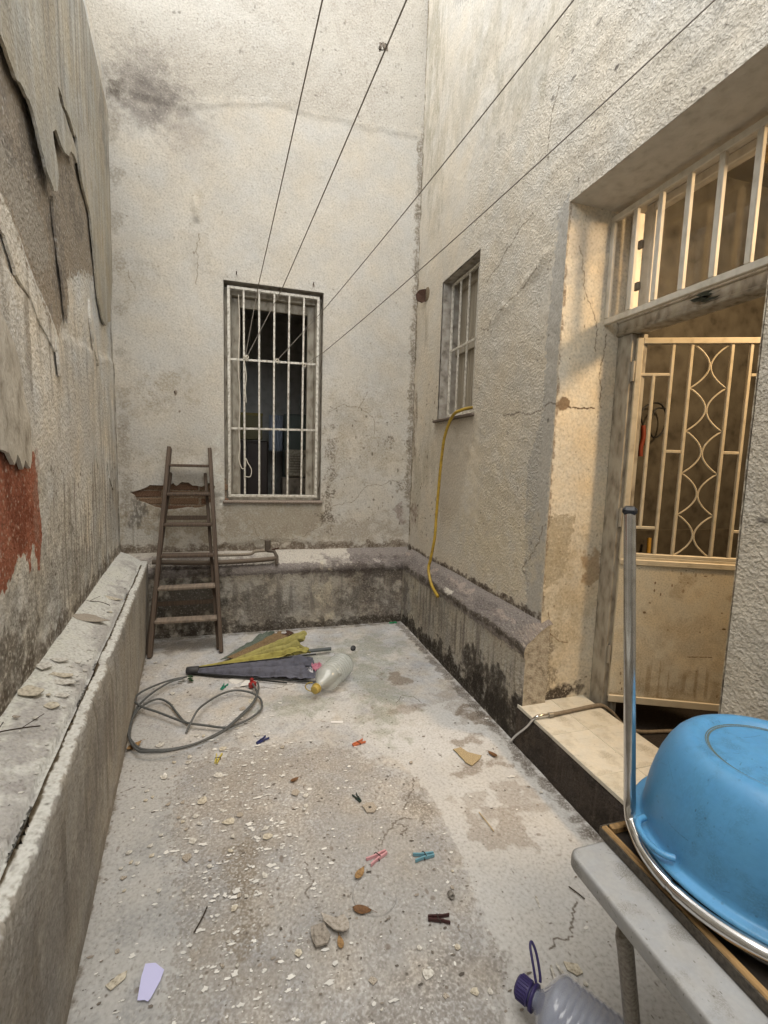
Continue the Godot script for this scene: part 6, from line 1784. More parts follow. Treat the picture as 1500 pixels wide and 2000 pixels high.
func build_hoses() -> void:
	# yellow hose from the small window
	var t := thing("garden_hose", "yellow garden hose hanging from the small window to the plinth", "hose")
	var mb := MB.new()
	mb.tube(smooth([Vector3(1.6, 1.91, -3.05), Vector3(1.55, 1.912, -3.11), Vector3(1.5, 1.897, -3.16), Vector3(1.468, 1.86, -3.24), Vector3(1.455, 1.72, -3.335), Vector3(1.45, 1.55, -3.37), Vector3(1.445, 1.323, -3.39), Vector3(1.435, 1.1, -3.39), Vector3(1.42, 0.918, -3.37), Vector3(1.4, 0.75, -3.385), Vector3(1.385, 0.66, -3.385), Vector3(1.38, 0.56, -3.3), Vector3(1.383, 0.5, -3.17)], 8), 0.0115, 12)
	part("tube", mb, mat(Color(0.7, 0.58, 0.2), 0.45, {"tex": M.mottle, "scale": Vector3(3, 3, 3)}), t)
	# shower hose with a chrome lance lying over the step
	t = thing("shower_hose", "grey-brown hose with chrome lance lying across the doorstep", "hose")
	mb = MB.new()
	mb.tube(smooth([Vector3(1.372, 0.014, -2.075), Vector3(1.385, 0.06, -2.05), Vector3(1.392, 0.16, -1.965), Vector3(1.4, 0.225, -1.925), Vector3(1.43, 0.24, -1.918), Vector3(1.49, 0.236, -1.919)], 6), 0.0075, 10)
	part("lance", mb, M.chrome, t)
	mb = MB.new()
	mb.tube(PackedVector3Array([Vector3(1.48, 0.236, -1.919), Vector3(1.505, 0.235, -1.92)]), 0.013, 10)
	part("ferrule", mb, mat(Color(0.6, 0.58, 0.54), 0.4, {"metal": 0.6}), t)
	mb = MB.new()
	mb.tube(smooth([Vector3(1.5, 0.235, -1.92), Vector3(1.58, 0.232, -1.93), Vector3(1.66, 0.231, -1.938), Vector3(1.76, 0.233, -1.945), Vector3(1.83, 0.231, -1.945), Vector3(1.88, 0.2, -1.93), Vector3(2.0, 0.1, -1.88), Vector3(2.3, 0.092, -1.8), Vector3(2.5, 0.092, -1.5)], 6), 0.0105, 10)
	part("tube", mb, mat(Color(0.5, 0.45, 0.38), 0.6, {"tex": M.mottle, "scale": Vector3(8, 8, 8)}), t)
	# coil of black-grey cable on the floor
	t = thing("cable_coil", "loose coil of grey cable lying on the floor by the parapet", "cable")
	var cm := mat(Color(0.36, 0.37, 0.37), 0.55, {"tex": M.mottle, "scale": Vector3(9, 9, 9)})
	var loops := [
		[Vector3(-0.393, 0.033, -3.214), Vector3(-0.487, 0.038, -3.174), Vector3(-0.576, 0.042, -3.102), Vector3(-0.639, 0.044, -3.021), Vector3(-0.649, 0.045, -2.928), Vector3(-0.595, 0.043, -2.849), Vector3(-0.490, 0.039, -2.765), Vector3(-0.340, 0.034, -2.638), Vector3(-0.229, 0.029, -2.587), Vector3(-0.121, 0.024, -2.548), Vector3(-0.049, 0.021, -2.575), Vector3(0.025, 0.020, -2.631), Vector3(0.074, 0.021, -2.703), Vector3(0.079, 0.024, -2.788), Vector3(0.058, 0.029, -2.847), Vector3(0.007, 0.034, -2.904), Vector3(-0.076, 0.039, -2.936), Vector3(-0.156, 0.043, -2.902), Vector3(-0.229, 0.045, -2.820), Vector3(-0.274, 0.068, -2.689), Vector3(-0.303, 0.038, -2.623), Vector3(-0.323, 0.008, -2.569)],
		[Vector3(0.059, 0.035, -3.031), Vector3(0.064, 0.031, -2.931), Vector3(0.026, 0.026, -2.777), Vector3(-0.051, 0.020, -2.649), Vector3(-0.121, 0.015, -2.551), Vector3(-0.204, 0.012, -2.485), Vector3(-0.284, 0.012, -2.443), Vector3(-0.379, 0.015, -2.425), Vector3(-0.458, 0.020, -2.429), Vector3(-0.525, 0.025, -2.451), Vector3(-0.579, 0.031, -2.522), Vector3(-0.607, 0.035, -2.584), Vector3(-0.617, 0.037, -2.682), Vector3(-0.614, 0.036, -2.809), Vector3(-0.579, 0.032, -2.905), Vector3(-0.522, 0.027, -2.953), Vector3(-0.457, 0.021, -2.897), Vector3(-0.405, 0.016, -2.796), Vector3(-0.356, 0.013, -2.698), Vector3(-0.325, 0.012, -2.656)],
		[Vector3(0.029, 0.032, -3.021), Vector3(0.053, 0.030, -2.868), Vector3(0.011, 0.033, -2.716), Vector3(-0.067, 0.039, -2.574), Vector3(-0.134, 0.046, -2.468), Vector3(-0.214, 0.052, -2.407), Vector3(-0.291, 0.055, -2.366), Vector3(-0.383, 0.053, -2.352), Vector3(-0.456, 0.048, -2.374), Vector3(-0.519, 0.040, -2.405), Vector3(-0.578, 0.034, -2.502), Vector3(-0.606, 0.030, -2.608), Vector3(-0.625, 0.031, -2.839), Vector3(-0.578, 0.036, -3.003), Vector3(-0.491, 0.043, -3.127), Vector3(-0.412, 0.050, -3.156)],
	]
	for q in loops:
		mb = MB.new()
		mb.tube(smooth(q, 8), 0.0062, 8)
		part("cable_loop", mb, cm, t)
	var pl := MB.new()
	var pc := Vector3(0.028, 0.02, -3.030)
	pl.box(Transform3D(Basis(Vector3.UP, 0.6), pc), Vector3(0.05, 0.035, 0.03), 0.006)
	pl.box(Transform3D(Basis(Vector3.UP, 0.6), pc + Vector3(-0.005, 0.02, -0.02)), Vector3(0.022, 0.03, 0.022), 0.005)
	part("plug", pl, mat(Color(0.55, 0.13, 0.12), 0.5), t)

func build_foreground() -> void:
	# grey folding table with crossed legs
	var grey := mat(Color(0.63, 0.63, 0.63), 0.5, {"tex": M.scuff, "scale": Vector3(2.6, 2.6, 2.6), "bump": M.fine, "depth": 0.02})
	var t := thing("folding_table", "low grey folding table with tube legs in the near corner", "table")
	var mb := MB.new()
	rounded_slab(mb, Vector3(0.945, 0.601, -0.425), Vector3(0.47, 0.038, 0.8), 0.03, 0.01)
	part("tabletop", mb, grey, t)
	var legm := mat(Color(0.55, 0.53, 0.5), 0.4, {"metal": 0.35, "tex": M.worn, "scale": Vector3(4, 4, 4)})
	for s in [[-0.672, 0.735, 0.85], [-0.2, 0.735, 0.85], [-0.645, 1.15, 1.0], [-0.225, 1.15, 1.0]]:
		mb = MB.new()
		var inner: float = 0.1 if s[1] < 1.0 else -0.1
		mb.tube(smooth([Vector3(s[1] + inner, 0.572, s[0]), Vector3(s[1] + inner * 0.35, 0.571, s[0]), Vector3(s[1] + 0.004, 0.555, s[0]), Vector3(s[1] + (s[2] - s[1]) * 0.12, 0.5, s[0]), Vector3(s[1] + (s[2] - s[1]) * 0.5, 0.28, s[0]), Vector3(s[2], 0.0, s[0])], 6), 0.0165, 12, true)
		part("leg", mb, legm, t)
	mb = MB.new()
	mb.tube(PackedVector3Array([Vector3(0.84, 0.1, -0.672), Vector3(0.84, 0.1, -0.2)]), 0.01, 8)
	part("stretcher", mb, legm, t)

	# upturned chrome stool on the table
	t = thing("upturned_stool", "upturned chrome stool with wooden seat standing on the folding table", "stool")
	var seat_y := 0.6205
	mb = MB.new()
	mb.box(Transform3D(Basis(), Vector3(1.055, seat_y + 0.005, -0.6)), Vector3(0.48, 0.009, 0.47), 0.002)
	part("seat", mb, mat(Color(0.2, 0.17, 0.14), 0.7, {"tex": M.wood, "scale": Vector3(2, 2, 2)}), t)
	var rim := mat(Color(0.62, 0.5, 0.33), 0.7, {"tex": M.wood, "scale": Vector3(3, 3, 0.9), "bump": M.wood, "depth": 0.1})
	for q in [[Vector3(0.8225, seat_y + 0.018, -0.835), Vector3(0.8225, seat_y + 0.018, -0.365)], [Vector3(1.2875, seat_y + 0.018, -0.835), Vector3(1.2875, seat_y + 0.018, -0.365)], [Vector3(0.837, seat_y + 0.018, -0.8275), Vector3(1.273, seat_y + 0.018, -0.8275)], [Vector3(0.837, seat_y + 0.018, -0.3725), Vector3(1.273, seat_y + 0.018, -0.3725)]]:
		mb = MB.new()
		var along: Vector3 = (q[1] - q[0]).normalized()
		mb.bar(q[0], q[1], 0.018, 0.016, 0.003, Vector3.UP)
		part("seat_rail", mb, rim, t)
	# dark edging along the outside of the rails
	mb = MB.new()
	mb.box(Transform3D(Basis(), Vector3(0.8125, seat_y + 0.0125, -0.6)), Vector3(0.004, 0.023, 0.472), 0.001)
	mb.box(Transform3D(Basis(), Vector3(1.055, seat_y + 0.0125, -0.8375)), Vector3(0.48, 0.023, 0.004), 0.001)
	part("edging", mb, mat(Color(0.33, 0.3, 0.26), 0.45, {"tex": M.worn, "scale": Vector3(3, 3, 3)}), t)
	# ring tube below the seat
	var c := Vector3(1.075, 0.672, -0.64)
	var ring := PackedVector3Array()
	for i in 65:
		var a := TAU * i / 64
		ring.append(c + Vector3(cos(a), 0, sin(a)) * 0.262)
	mb = MB.new()
	mb.tube(ring, 0.0115, 12, false)
	part("ring", mb, M.chrome, t)
	for k in 4:
		var a := PI / 4 + k * PI / 2
		mb = MB.new()
		mb.box(Transform3D(Basis(Vector3.UP, -a), Vector3(c.x + cos(a) * 0.235, 0.648, c.z + sin(a) * 0.235)), Vector3(0.05, 0.032, 0.02), 0.004)
		part("bracket", mb, M.iron, t)
	# legs, two tubes side by side, rising from the ring
	var foot := [Vector3(0.868, 1.4, -0.885), Vector3(1.5, 1.4, -0.8), Vector3(0.86, 1.4, -0.36), Vector3(1.33, 1.4, -0.36)]
	var root := [Vector3(-1, 0, -0.97), Vector3(1, 0, -0.5), Vector3(-1, 0, 1), Vector3(1, 0, 1)]
	for k in 4:
		var d: Vector3 = root[k].normalized()
		var side := Vector3(-d.z, 0, d.x)
		var lt := MB.new()
		for s in [-1.0, 1.0]:
			var an: float = atan2(d.z, d.x)
			var pts := []
			var sg: float = s * 0.0138
			for j in 5:
				var a: float = an + s * (0.75 - 0.15 * j)
				pts.append(c + Vector3(cos(a), 0, sin(a)) * 0.262 + Vector3(0, 0.0 + 0.0015 * j, 0))
			var b0: Vector3 = c + d * 0.268 + side * sg
			pts.append(c + d * 0.264 + side * (sg + s * 0.012) + Vector3(0, 0.02, 0))
			pts.append(b0 + Vector3(0, 0.06, 0))
			var f: Vector3 = foot[k] + side * sg
			for j in [0.2, 0.5, 0.8, 1.0]:
				pts.append((b0 + Vector3(0, 0.06, 0)).lerp(f, j))
			lt.tube(smooth(pts, 5), 0.0132, 14)
		var lg := part("leg", lt, M.chrome, t)
		var cp := MB.new()
		var top: Vector3 = foot[k]
		var basis := Basis(side, Vector3.UP, side.cross(Vector3.UP))
		cp.box(Transform3D(basis, top + Vector3(0, 0.004, 0)), Vector3(0.058, 0.02, 0.032), 0.007)
		part("foot_cap", cp, mat(Color(0.09, 0.1, 0.12), 0.5), lg)

	# upturned blue tub resting on the ring
	t = thing("plastic_tub", "upturned sky-blue plastic washtub resting on the chrome stool", "tub", Vector3(1.085, 0.684, -0.645))
	var blue := mat(Color(0.335, 0.585, 0.77), 0.42, {"tex": M.scuff, "scale": Vector3(2.2, 2.2, 2.2), "bump": M.skim, "depth": 0.04})
	blue.subsurf_scatter_enabled = true
	blue.subsurf_scatter_strength = 0.06
	mb = MB.new()
	mb.lathe(Transform3D(), PackedVector2Array([Vector2(0.238, 0.004), Vector2(0.26, 0.0), Vector2(0.266, 0.003), Vector2(0.267, 0.008), Vector2(0.262, 0.012), Vector2(0.25, 0.013), Vector2(0.244, 0.018), Vector2(0.242, 0.03), Vector2(0.239, 0.06), Vector2(0.234, 0.09), Vector2(0.227, 0.12), Vector2(0.218, 0.15), Vector2(0.206, 0.178), Vector2(0.193, 0.2), Vector2(0.18, 0.214), Vector2(0.168, 0.221), Vector2(0.155, 0.224), Vector2(0.146, 0.2235), Vector2(0.138, 0.22), Vector2(0.133, 0.214), Vector2(0.128, 0.2125), Vector2(0.122, 0.2145), Vector2(0.115, 0.2155), Vector2(0.06, 0.2165), Vector2(0.0, 0.217)]), 72)
	part("shell", mb, blue, t)
	mb = MB.new()
	mb.lathe(Transform3D(), PackedVector2Array([Vector2(0.236, 0.005), Vector2(0.234, 0.06), Vector2(0.222, 0.12), Vector2(0.2, 0.178), Vector2(0.165, 0.212), Vector2(0.0, 0.211)]), 48)
	part("lining", mb, blue, t)
	# grime in the groove of the foot ring
	mb = MB.new()
	mb.lathe(Transform3D(), PackedVector2Array([Vector2(0.1335, 0.2149), Vector2(0.131, 0.2133), Vector2(0.1275, 0.2129), Vector2(0.1255, 0.2137)]), 72)
	part("grime_ring", mb, mat(Color(0.4, 0.47, 0.47), 0.8, {"tex": M.worn, "scale": Vector3(9, 9, 9)}), t)
	for a in [deg_to_rad(196.0), deg_to_rad(16.0)]:
		mb = MB.new()
		var o := Vector3(cos(a), 0, sin(a))
		var sd := Vector3(-sin(a), 0, cos(a))
		mb.tube(smooth([o * 0.243 + sd * 0.055 + Vector3(0, 0.03, 0), o * 0.262 + sd * 0.045 + Vector3(0, 0.03, 0), o * 0.275 + sd * 0.02 + Vector3(0, 0.03, 0), o * 0.275 - sd * 0.02 + Vector3(0, 0.03, 0), o * 0.262 - sd * 0.045 + Vector3(0, 0.03, 0), o * 0.243 - sd * 0.055 + Vector3(0, 0.03, 0)], 5), 0.007, 8)
		part("handle", mb, blue, t)
	# cracked lip
	mb = MB.new()
	var ca := deg_to_rad(141.0)
	var co := Vector3(cos(ca), 0, sin(ca))
	mb.plate(Transform3D(Basis(Vector3(-sin(ca), 0, cos(ca)), co, Vector3.DOWN), co * 0.245 + Vector3(0, 0.022, 0)), PackedVector2Array([Vector2(-0.02, -0.004), Vector2(0.014, -0.008), Vector2(0.02, 0.006), Vector2(-0.008, 0.01)]), 0.006, func(x, z): return 0.008 * sin(x * 70.0))
	part("cracked_lip", mb, mat(Color(0.55, 0.72, 0.84), 0.5), t)
	# embossed and scuffed mark in the middle of the base
	mb = MB.new()
	for i in 9:
		var a := i * 0.55
		var q := Vector3(0.02 + 0.018 * cos(a * 2.3), 0.2172, -0.01 + 0.022 * sin(a * 1.7))
		mb.plate(Transform3D(Basis(Vector3.UP, a), q), ragged([Vector2(-0.014, -0.001), Vector2(0.012, -0.0016), Vector2(0.014, 0.0012), Vector2(-0.012, 0.0014)], 0.004, 0.0008, i), 0.0006)
	part("scuff_mark", mb, mat(Color(0.2, 0.33, 0.42), 0.7), t)

# a slab with rounded corners and softened edges
func rounded_slab(mb: MB, at: Vector3, s: Vector3, rad: float, soft: float) -> void:
	var rings := []
	var prof := [Vector2(soft * 1.6, -s.y / 2), Vector2(soft * 0.4, -s.y / 2 + soft * 0.3), Vector2(0, -s.y / 2 + soft), Vector2(0, s.y / 2 - soft), Vector2(soft * 0.12, s.y / 2 - soft * 0.5), Vector2(soft * 0.45, s.y / 2 - soft * 0.13), Vector2(soft, s.y / 2)]
	var first := mb.v.size()
	var per := 0
	for q in prof:
		var n := 0
		for k in 4:
			var cx: float = (s.x / 2 - rad) * (1.0 if k in [0, 3] else -1.0)
			var cz: float = (s.z / 2 - rad) * (1.0 if k in [0, 1] else -1.0)
			for j in 7:
				var a := k * PI / 2 + j / 6.0 * PI / 2
				var o := Vector3(cos(a), 0, sin(a))
				var nn := o
				if q.y > s.y / 2 - soft: nn = (o * maxf(0.0, 1.0 - q.x / soft) + Vector3.UP * (q.x / soft + 0.05)).normalized()
				if q.y < -s.y / 2 + soft: nn = (o + Vector3.DOWN * (q.x / soft)).normalized()
				mb.vert(at + Vector3(cx, q.y, cz) + o * (rad - q.x), nn)
				n += 1
		per = n
	for i in prof.size() - 1:
		for k in per:
			var a := first + i * per + k
			var b := first + i * per + (k + 1) % per
			mb.tri_i(a, b, b + per); mb.tri_i(a, b + per, a + per)
	for e in [0, prof.size() - 1]:
		var up := Vector3.DOWN if e == 0 else Vector3.UP
		var c := mb.vert(at + up * s.y / 2, up)
		var ids := []
		for k in per:
			ids.append(mb.vert(mb.v[first + e * per + k], up))
		for k in per:
			mb.tri_i(c, ids[k], ids[(k + 1) % per])

func chip_outline(s: float, r: RandomNumberGenerator, stretch := 1.0) -> PackedVector2Array:
	var o := PackedVector2Array()
	var n := r.randi_range(5, 8)
	for i in n:
		var a := TAU * i / n + r.randf_range(-0.3, 0.3)
		o.append(Vector2(cos(a) * s * r.randf_range(0.55, 1.15) * stretch, sin(a) * s * r.randf_range(0.5, 1.0)))
	return o

func build_litter() -> void:
	var r := RandomNumberGenerator.new()
	r.seed = 21
	var white := mat(Color(0.84, 0.83, 0.8), 0.9, {"tex": M.mottle, "scale": Vector3(8, 8, 8)})
	var cream := mat(Color(0.82, 0.79, 0.72), 0.9, {"tex": M.mottle, "scale": Vector3(8, 8, 8)})
	var dusty := mat(Color(0.75, 0.72, 0.68), 0.95, {"tex": M.worn, "scale": Vector3(8, 8, 8)})
	var ms := [white, cream, dusty, white]
	var chips := [Vector3(0.050, 0.0212, -2.477), Vector3(-0.126, 0.0265, -2.387), Vector3(-0.282, 0.0117, -2.353), Vector3(-0.281, 0.0130, -2.312), Vector3(-0.139, 0.0304, -2.180), Vector3(0.168, 0.0144, -2.326), Vector3(0.205, 0.0259, -1.977), Vector3(0.247, 0.0154, -1.941), Vector3(0.240, 0.0177, -1.882), Vector3(-0.196, 0.0289, -2.017), Vector3(-0.274, 0.0132, -2.031), Vector3(-0.212, 0.0115, -1.935), Vector3(-0.108, 0.0128, -1.938), Vector3(-0.078, 0.0275, -1.870), Vector3(-0.034, 0.0151, -1.895), Vector3(-0.191, 0.0126, -1.887), Vector3(0.067, 0.0171, -1.794), Vector3(0.072, 0.0240, -1.752), Vector3(-0.241, 0.0100, -1.868), Vector3(-0.205, 0.0147, -1.802), Vector3(-0.058, 0.0170, -1.786), Vector3(-0.066, 0.0143, -1.716), Vector3(-0.221, 0.0216, -1.724), Vector3(-0.138, 0.0117, -1.665), Vector3(0.056, 0.0181, -1.574), Vector3(-0.259, 0.0103, -1.914), Vector3(-0.031, 0.0111, -1.517), Vector3(-0.006, 0.0089, -1.508), Vector3(-0.101, 0.0086, -1.441), Vector3(-0.046, 0.0131, -1.472), Vector3(-0.075, 0.0081, -1.297), Vector3(-0.059, 0.0105, -1.363), Vector3(-0.032, 0.0081, -1.285), Vector3(0.148, 0.0124, -1.277), Vector3(0.348, 0.0140, -1.146), Vector3(0.351, 0.0081, -1.067), Vector3(-0.440, 0.0294, -2.492), Vector3(-0.283, 0.0140, -2.356), Vector3(-0.283, 0.0139, -2.312), Vector3(-0.377, 0.0204, -2.225), Vector3(-0.436, 0.0132, -2.144), Vector3(-0.405, 0.0115, -2.097), Vector3(-0.334, 0.0159, -2.032), Vector3(-0.432, 0.0134, -1.802), Vector3(-0.445, 0.0088, -1.733), Vector3(-0.417, 0.0088, -1.754), Vector3(-0.425, 0.0130, -1.691), Vector3(-0.393, 0.0088, -1.743), Vector3(-0.363, 0.0134, -1.816), Vector3(-0.350, 0.0117, -1.766), Vector3(-0.220, 0.0173, -1.723), Vector3(-0.209, 0.0177, -1.803), Vector3(-0.297, 0.0097, -1.604), Vector3(-0.411, 0.0085, -1.634), Vector3(-0.381, 0.0081, -1.421), Vector3(-0.214, 0.0082, -1.582), Vector3(-0.332, 0.0121, -1.862), Vector3(-0.429, 0.0097, -2.083), Vector3(-0.279, 0.0093, -1.942), Vector3(-0.646, 0.0147, -3.565), Vector3(-0.572, 0.0120, -3.511), Vector3(0.017, 0.0269, -2.848), Vector3(-0.033, 0.0230, -2.768), Vector3(-0.461, 0.0215, -3.057), Vector3(-0.268, 0.0154, -2.537), Vector3(-0.233, 0.0123, -2.528), Vector3(-0.028, 0.0165, -2.766), Vector3(-0.282, 0.0132, -2.353), Vector3(-0.281, 0.0173, -2.312), Vector3(-0.350, 0.0103, -2.329), Vector3(0.172, 0.0203, -2.329), Vector3(-0.058, 0.0124, -2.561), Vector3(0.945, 0.0085, -0.976), Vector3(0.725, 0.0092, -1.420), Vector3(0.697, 0.0081, -1.359), Vector3(1.302, 0.0123, -1.703), Vector3(0.509, 0.0223, -1.117), Vector3(0.621, 0.0140, -1.042), Vector3(0.538, 0.0120, -1.053), Vector3(0.664, 0.0121, -1.030), Vector3(0.509, 0.0082, -1.195), Vector3(0.626, 0.0084, -1.167), Vector3(0.788, 0.0111, -2.050)]
	var ledge_chips := [[-0.757, 0.655, -2.992, 0.049, 0.028], [-0.754, 0.678, -2.559, 0.081, 0.030], [-0.737, 0.700, -1.955, 0.036, 0.041], [-0.715, 0.688, -2.036, 0.037, 0.025], [-0.672, 0.672, -1.926, 0.054, 0.027], [-0.706, 0.696, -1.758, 0.057, 0.068], [-0.653, 0.665, -1.882, 0.038, 0.023], [-0.623, 0.656, -1.790, 0.032, 0.018], [-0.629, 0.663, -1.708, 0.031, 0.032], [-0.533, 0.615, -1.623, 0.028, 0.022], [-0.666, 0.664, -2.018, 0.015, 0.016], [-0.621, 0.645, -2.013, 0.015, 0.016], [-0.656, 0.673, -1.768, 0.011, 0.015], [-0.681, 0.694, -1.595, 0.015, 0.014], [-0.639, 0.673, -1.616, 0.011, 0.014], [-0.593, 0.646, -1.718, 0.013, 0.014], [-0.717, 0.649, -2.752, 0.016, 0.015], [-0.729, 0.616, -3.362, 0.022, 0.024], [-0.659, 0.658, -2.063, 0.015, 0.012]]
	var flakes := []
	for i in chips.size():
		var q: Vector3 = chips[i]
		var mb := MB.new()
		var curl := r.randf_range(0.0, 5.0)
		var s := q.y
		mb.plate(Transform3D(Basis(Vector3.UP, r.randf() * TAU) * Basis(Vector3.RIGHT, r.randf_range(-0.12, 0.12))), ragged(chip_outline(s, r), 0.006, 0.0025, i), 0.0025, func(x, z): return curl * x * x)
		var o := part("plaster_flake", mb, ms[i % 4], self)
		o.position = Vector3(q.x, 0.002, q.z)
		flakes.append(o)
	var marks := [["dark blue clothes peg", Vector3(0.072, 0, -2.409)], ["yellow clothes peg", Vector3(-0.146, 0, -2.304)], ["orange clothes peg", Vector3(0.566, 0, -2.266)], ["pale pink clothes peg", Vector3(0.472, 0, -1.546)], ["light blue clothes peg", Vector3(0.646, 0, -1.506)], ["round drain cap", Vector3(0.423, 0, -1.404)], ["lavender paper slip", Vector3(-0.272, 0, -1.296)], ["six-sided plaster piece", Vector3(0.507, 0, -1.8)], ["dark twig at lower left", Vector3(-0.148, 0, -1.46)], ["curled grey shard", Vector3(0.272, 0, -1.325)], ["small brown leaf bit", Vector3(0.209, 0, -2.058)], ["purple jug cap", Vector3(0.74, 0, -0.95)], ["yellow jug cap", Vector3(0.4, 0, -2.74)], ["parapet-foot leaf", Vector3(-0.564, 0, -2.508)], ["red cable plug", Vector3(0.03, 0, -3.07)], ["large cream shard", Vector3(1.085, 0, -2.025)], ["dark brown broken peg", Vector3(0.605, 0, -1.264)], ["front left ladder foot", Vector3(-0.7, 0, -3.66)]]
	var ranks := ["nearest", "second nearest", "third nearest", "fourth nearest", "fifth nearest", "sixth nearest", "seventh nearest", "eighth nearest", "ninth nearest", "tenth nearest", "eleventh nearest", "twelfth nearest", "thirteenth nearest", "fourteenth nearest", "fifteenth nearest", "sixteenth nearest", "seventeenth nearest", "eighteenth nearest", "nineteenth nearest", "twentieth nearest", "twenty-first nearest", "twenty-second nearest", "twenty-third nearest", "twenty-fourth nearest", "twenty-fifth nearest", "twenty-sixth nearest", "twenty-seventh nearest", "twenty-eighth nearest", "twenty-ninth nearest", "thirtieth nearest", "thirty-first nearest"]
	var best := {}
	for k in marks.size():
		var order := flakes.duplicate()
		var at: Vector3 = marks[k][1]
		order.sort_custom(func(x, y): return x.position.distance_to(at) < y.position.distance_to(at))
		for i in order.size():
			if not best.has(order[i]) or i < best[order[i]][0]:
				best[order[i]] = [i, k]
	for o in flakes:
		var q = best[o]
		tag(o, "pale plaster flake on the floor, %s to the %s" % [ranks[mini(q[0], 30)], marks[q[1]][0]], "plaster flake", "plaster flakes on the floor")
	for i in ledge_chips.size():
		var q = ledge_chips[i]
		var mb := MB.new()
		var curl := r.randf_range(0.5, 3.0)
		mb.plate(Transform3D(Basis(Vector3(0, 0, 1), -0.2) * Basis(Vector3.UP, r.randf_range(-0.3, 0.3))), ragged(chip_outline(maxf(q[3], q[4]) * 0.72, r, clampf(q[3] / q[4], 0.5, 1.6)), 0.008, 0.004, i + 100), 0.003, func(x, z): return curl * (x * x + 0.3 * x * z))
		var o := part("plaster_flake", mb, ms[(i + 1) % 4] if i != 5 else cream, self)
		o.position = Vector3(q[0], q[1], q[2])
		var says := "small pale plaster flake lying on top of the grey parapet"
		if i < 10:
			says = ["white sliver of plaster farthest along the parapet top, beyond the twig", "long white plaster sliver just before the twig on the parapet", "broad pale flake by the wall, topmost of the parapet's middle cluster", "pale flake in the middle of the parapet's flake cluster", "long pale flake nearest the groove in the parapet's flake cluster", "largest cream plaster flake, against the wall on the parapet", "thin pale flake beside the largest one on the parapet", "small pale flake between the largest flake and the groove", "white diamond-shaped flake nearest the viewer on the parapet top", "single pale flake on the parapet's narrow outer rim"][i]
		tag(o, says, "plaster flake", "plaster flakes on the parapet")
	var small := get_children().filter(func(x): return x.get_meta("label", "") == "small pale plaster flake lying on top of the grey parapet")
	small.sort_custom(func(x, y): return x.position.z < y.position.z)
	for i in small.size():
		small[i].set_meta("label", "small pale plaster flake on the parapet, %s of the small ones from its far end" % ["first", "second", "third", "fourth", "fifth", "sixth", "seventh", "eighth", "ninth", "tenth"][i])
	# countless crumbs
	var shapes := []
	var crumb := MB.new()
	crumb.plate(Transform3D(), PackedVector2Array([Vector2(-1, -0.3), Vector2(-0.1, -0.9), Vector2(1.1, -0.2), Vector2(0.5, 0.7), Vector2(-0.5, 0.55)]), 0.4, func(x, z): return 0.25 * x * x)
	var cm := crumb.mesh()
	crumb = MB.new()
	crumb.plate(Transform3D(), PackedVector2Array([Vector2(-1.1, 0.1), Vector2(-0.7, -0.7), Vector2(-0.1, -0.45), Vector2(0.4, -0.8), Vector2(1.0, -0.1), Vector2(0.35, 0.25), Vector2(0.1, 0.8), Vector2(-0.4, 0.5)]), 0.35, func(x, z): return 0.2 * absf(x + z))
	var cm2 := crumb.mesh()
	var wm := mat(Color(1, 1, 1), 0.95)
	wm.vertex_color_use_as_albedo = true
	for round in 3:
		var kind := 0 if round < 2 else 1
		var mm := MultiMesh.new()
		mm.transform_format = MultiMesh.TRANSFORM_3D
		mm.use_colors = true
		mm.mesh = cm if round != 1 else cm2
		var tr := []
		var cols := []
		var want: int = [1300, 430, 2300][round]
		while tr.size() < want:
			var p := Vector2(r.randf_range(-0.75, 1.38), r.randf_range(-4.0, -0.7))
			var d := 0.0
			if kind == 0:
				d = 0.85 * exp(-pow((p.x + 0.05 - 0.04 * (p.y + 2.0)) / 0.22, 2.0)) * (1.0 if p.y < -1.0 else 0.7) * smoothstep(-3.2, -2.2, p.y) + 0.13 * exp(-pow((p.x - 0.35) / 0.35, 2.0)) * smoothstep(-2.8, -2.0, p.y) + 0.03
				if p.x > 0.78: d *= 0.3
			else:
				d = 0.35 + 0.5 * exp(-pow((p.x - 0.3) / 0.4, 2.0)) * smoothstep(-2.6, -2.0, p.y)
				if p.x > 0.78 and p.y > -1.9: d *= 0.4
			d *= 0.55 + 0.9 * relief.get_noise_2d(p.x * 60.0 + kind * 70.0, p.y * 60.0)
			if r.randf() > d or p.x < -0.3 + 0.1122 * p.y:
				continue
			var s := 0.0012 + 0.006 * pow(r.randf(), 4.0)
			if round == 1: s = 0.003 + 0.009 * pow(r.randf(), 3.0)
			if round == 1 and p.x > 0.25 and r.randf() > 0.3: continue
			if kind == 1: s = 0.001 + 0.0045 * pow(r.randf(), 4.0)
			tr.append(Transform3D(Basis.from_euler(Vector3(r.randf_range(-0.3, 0.3), r.randf() * TAU, r.randf_range(-0.3, 0.3))).scaled(Vector3(s * r.randf_range(0.8, 2.2), s * 0.32, s * r.randf_range(0.6, 1.2))), Vector3(p.x, 0.0005, p.y)))
			var g := r.randf_range(0.58, 0.76) if kind == 0 else r.randf_range(0.08, 0.3)
			cols.append(Color(g, g * 0.98, g * 0.93) if kind == 0 else Color(g, g * 0.86, g * 0.72))
		mm.instance_count = tr.size()
		for i in tr.size():
			mm.set_instance_transform(i, tr[i])
			mm.set_instance_color(i, cols[i])
		var o := MultiMeshInstance3D.new()
		o.name = ["plaster_crumbs", "paint_flakes", "floor_grit"][round]
		o.multimesh = mm
		o.material_override = wm
		add_child(o, true)
		tag(o, ["white crumbs of plaster scattered over the floor", "thin white flakes of paint scattered along the left of the floor", "dark grit and dry dirt scattered over the floor"][round], "debris")
		o.set_meta("kind", "stuff")
	# crumbs on the parapet
	var pm := MultiMesh.new()
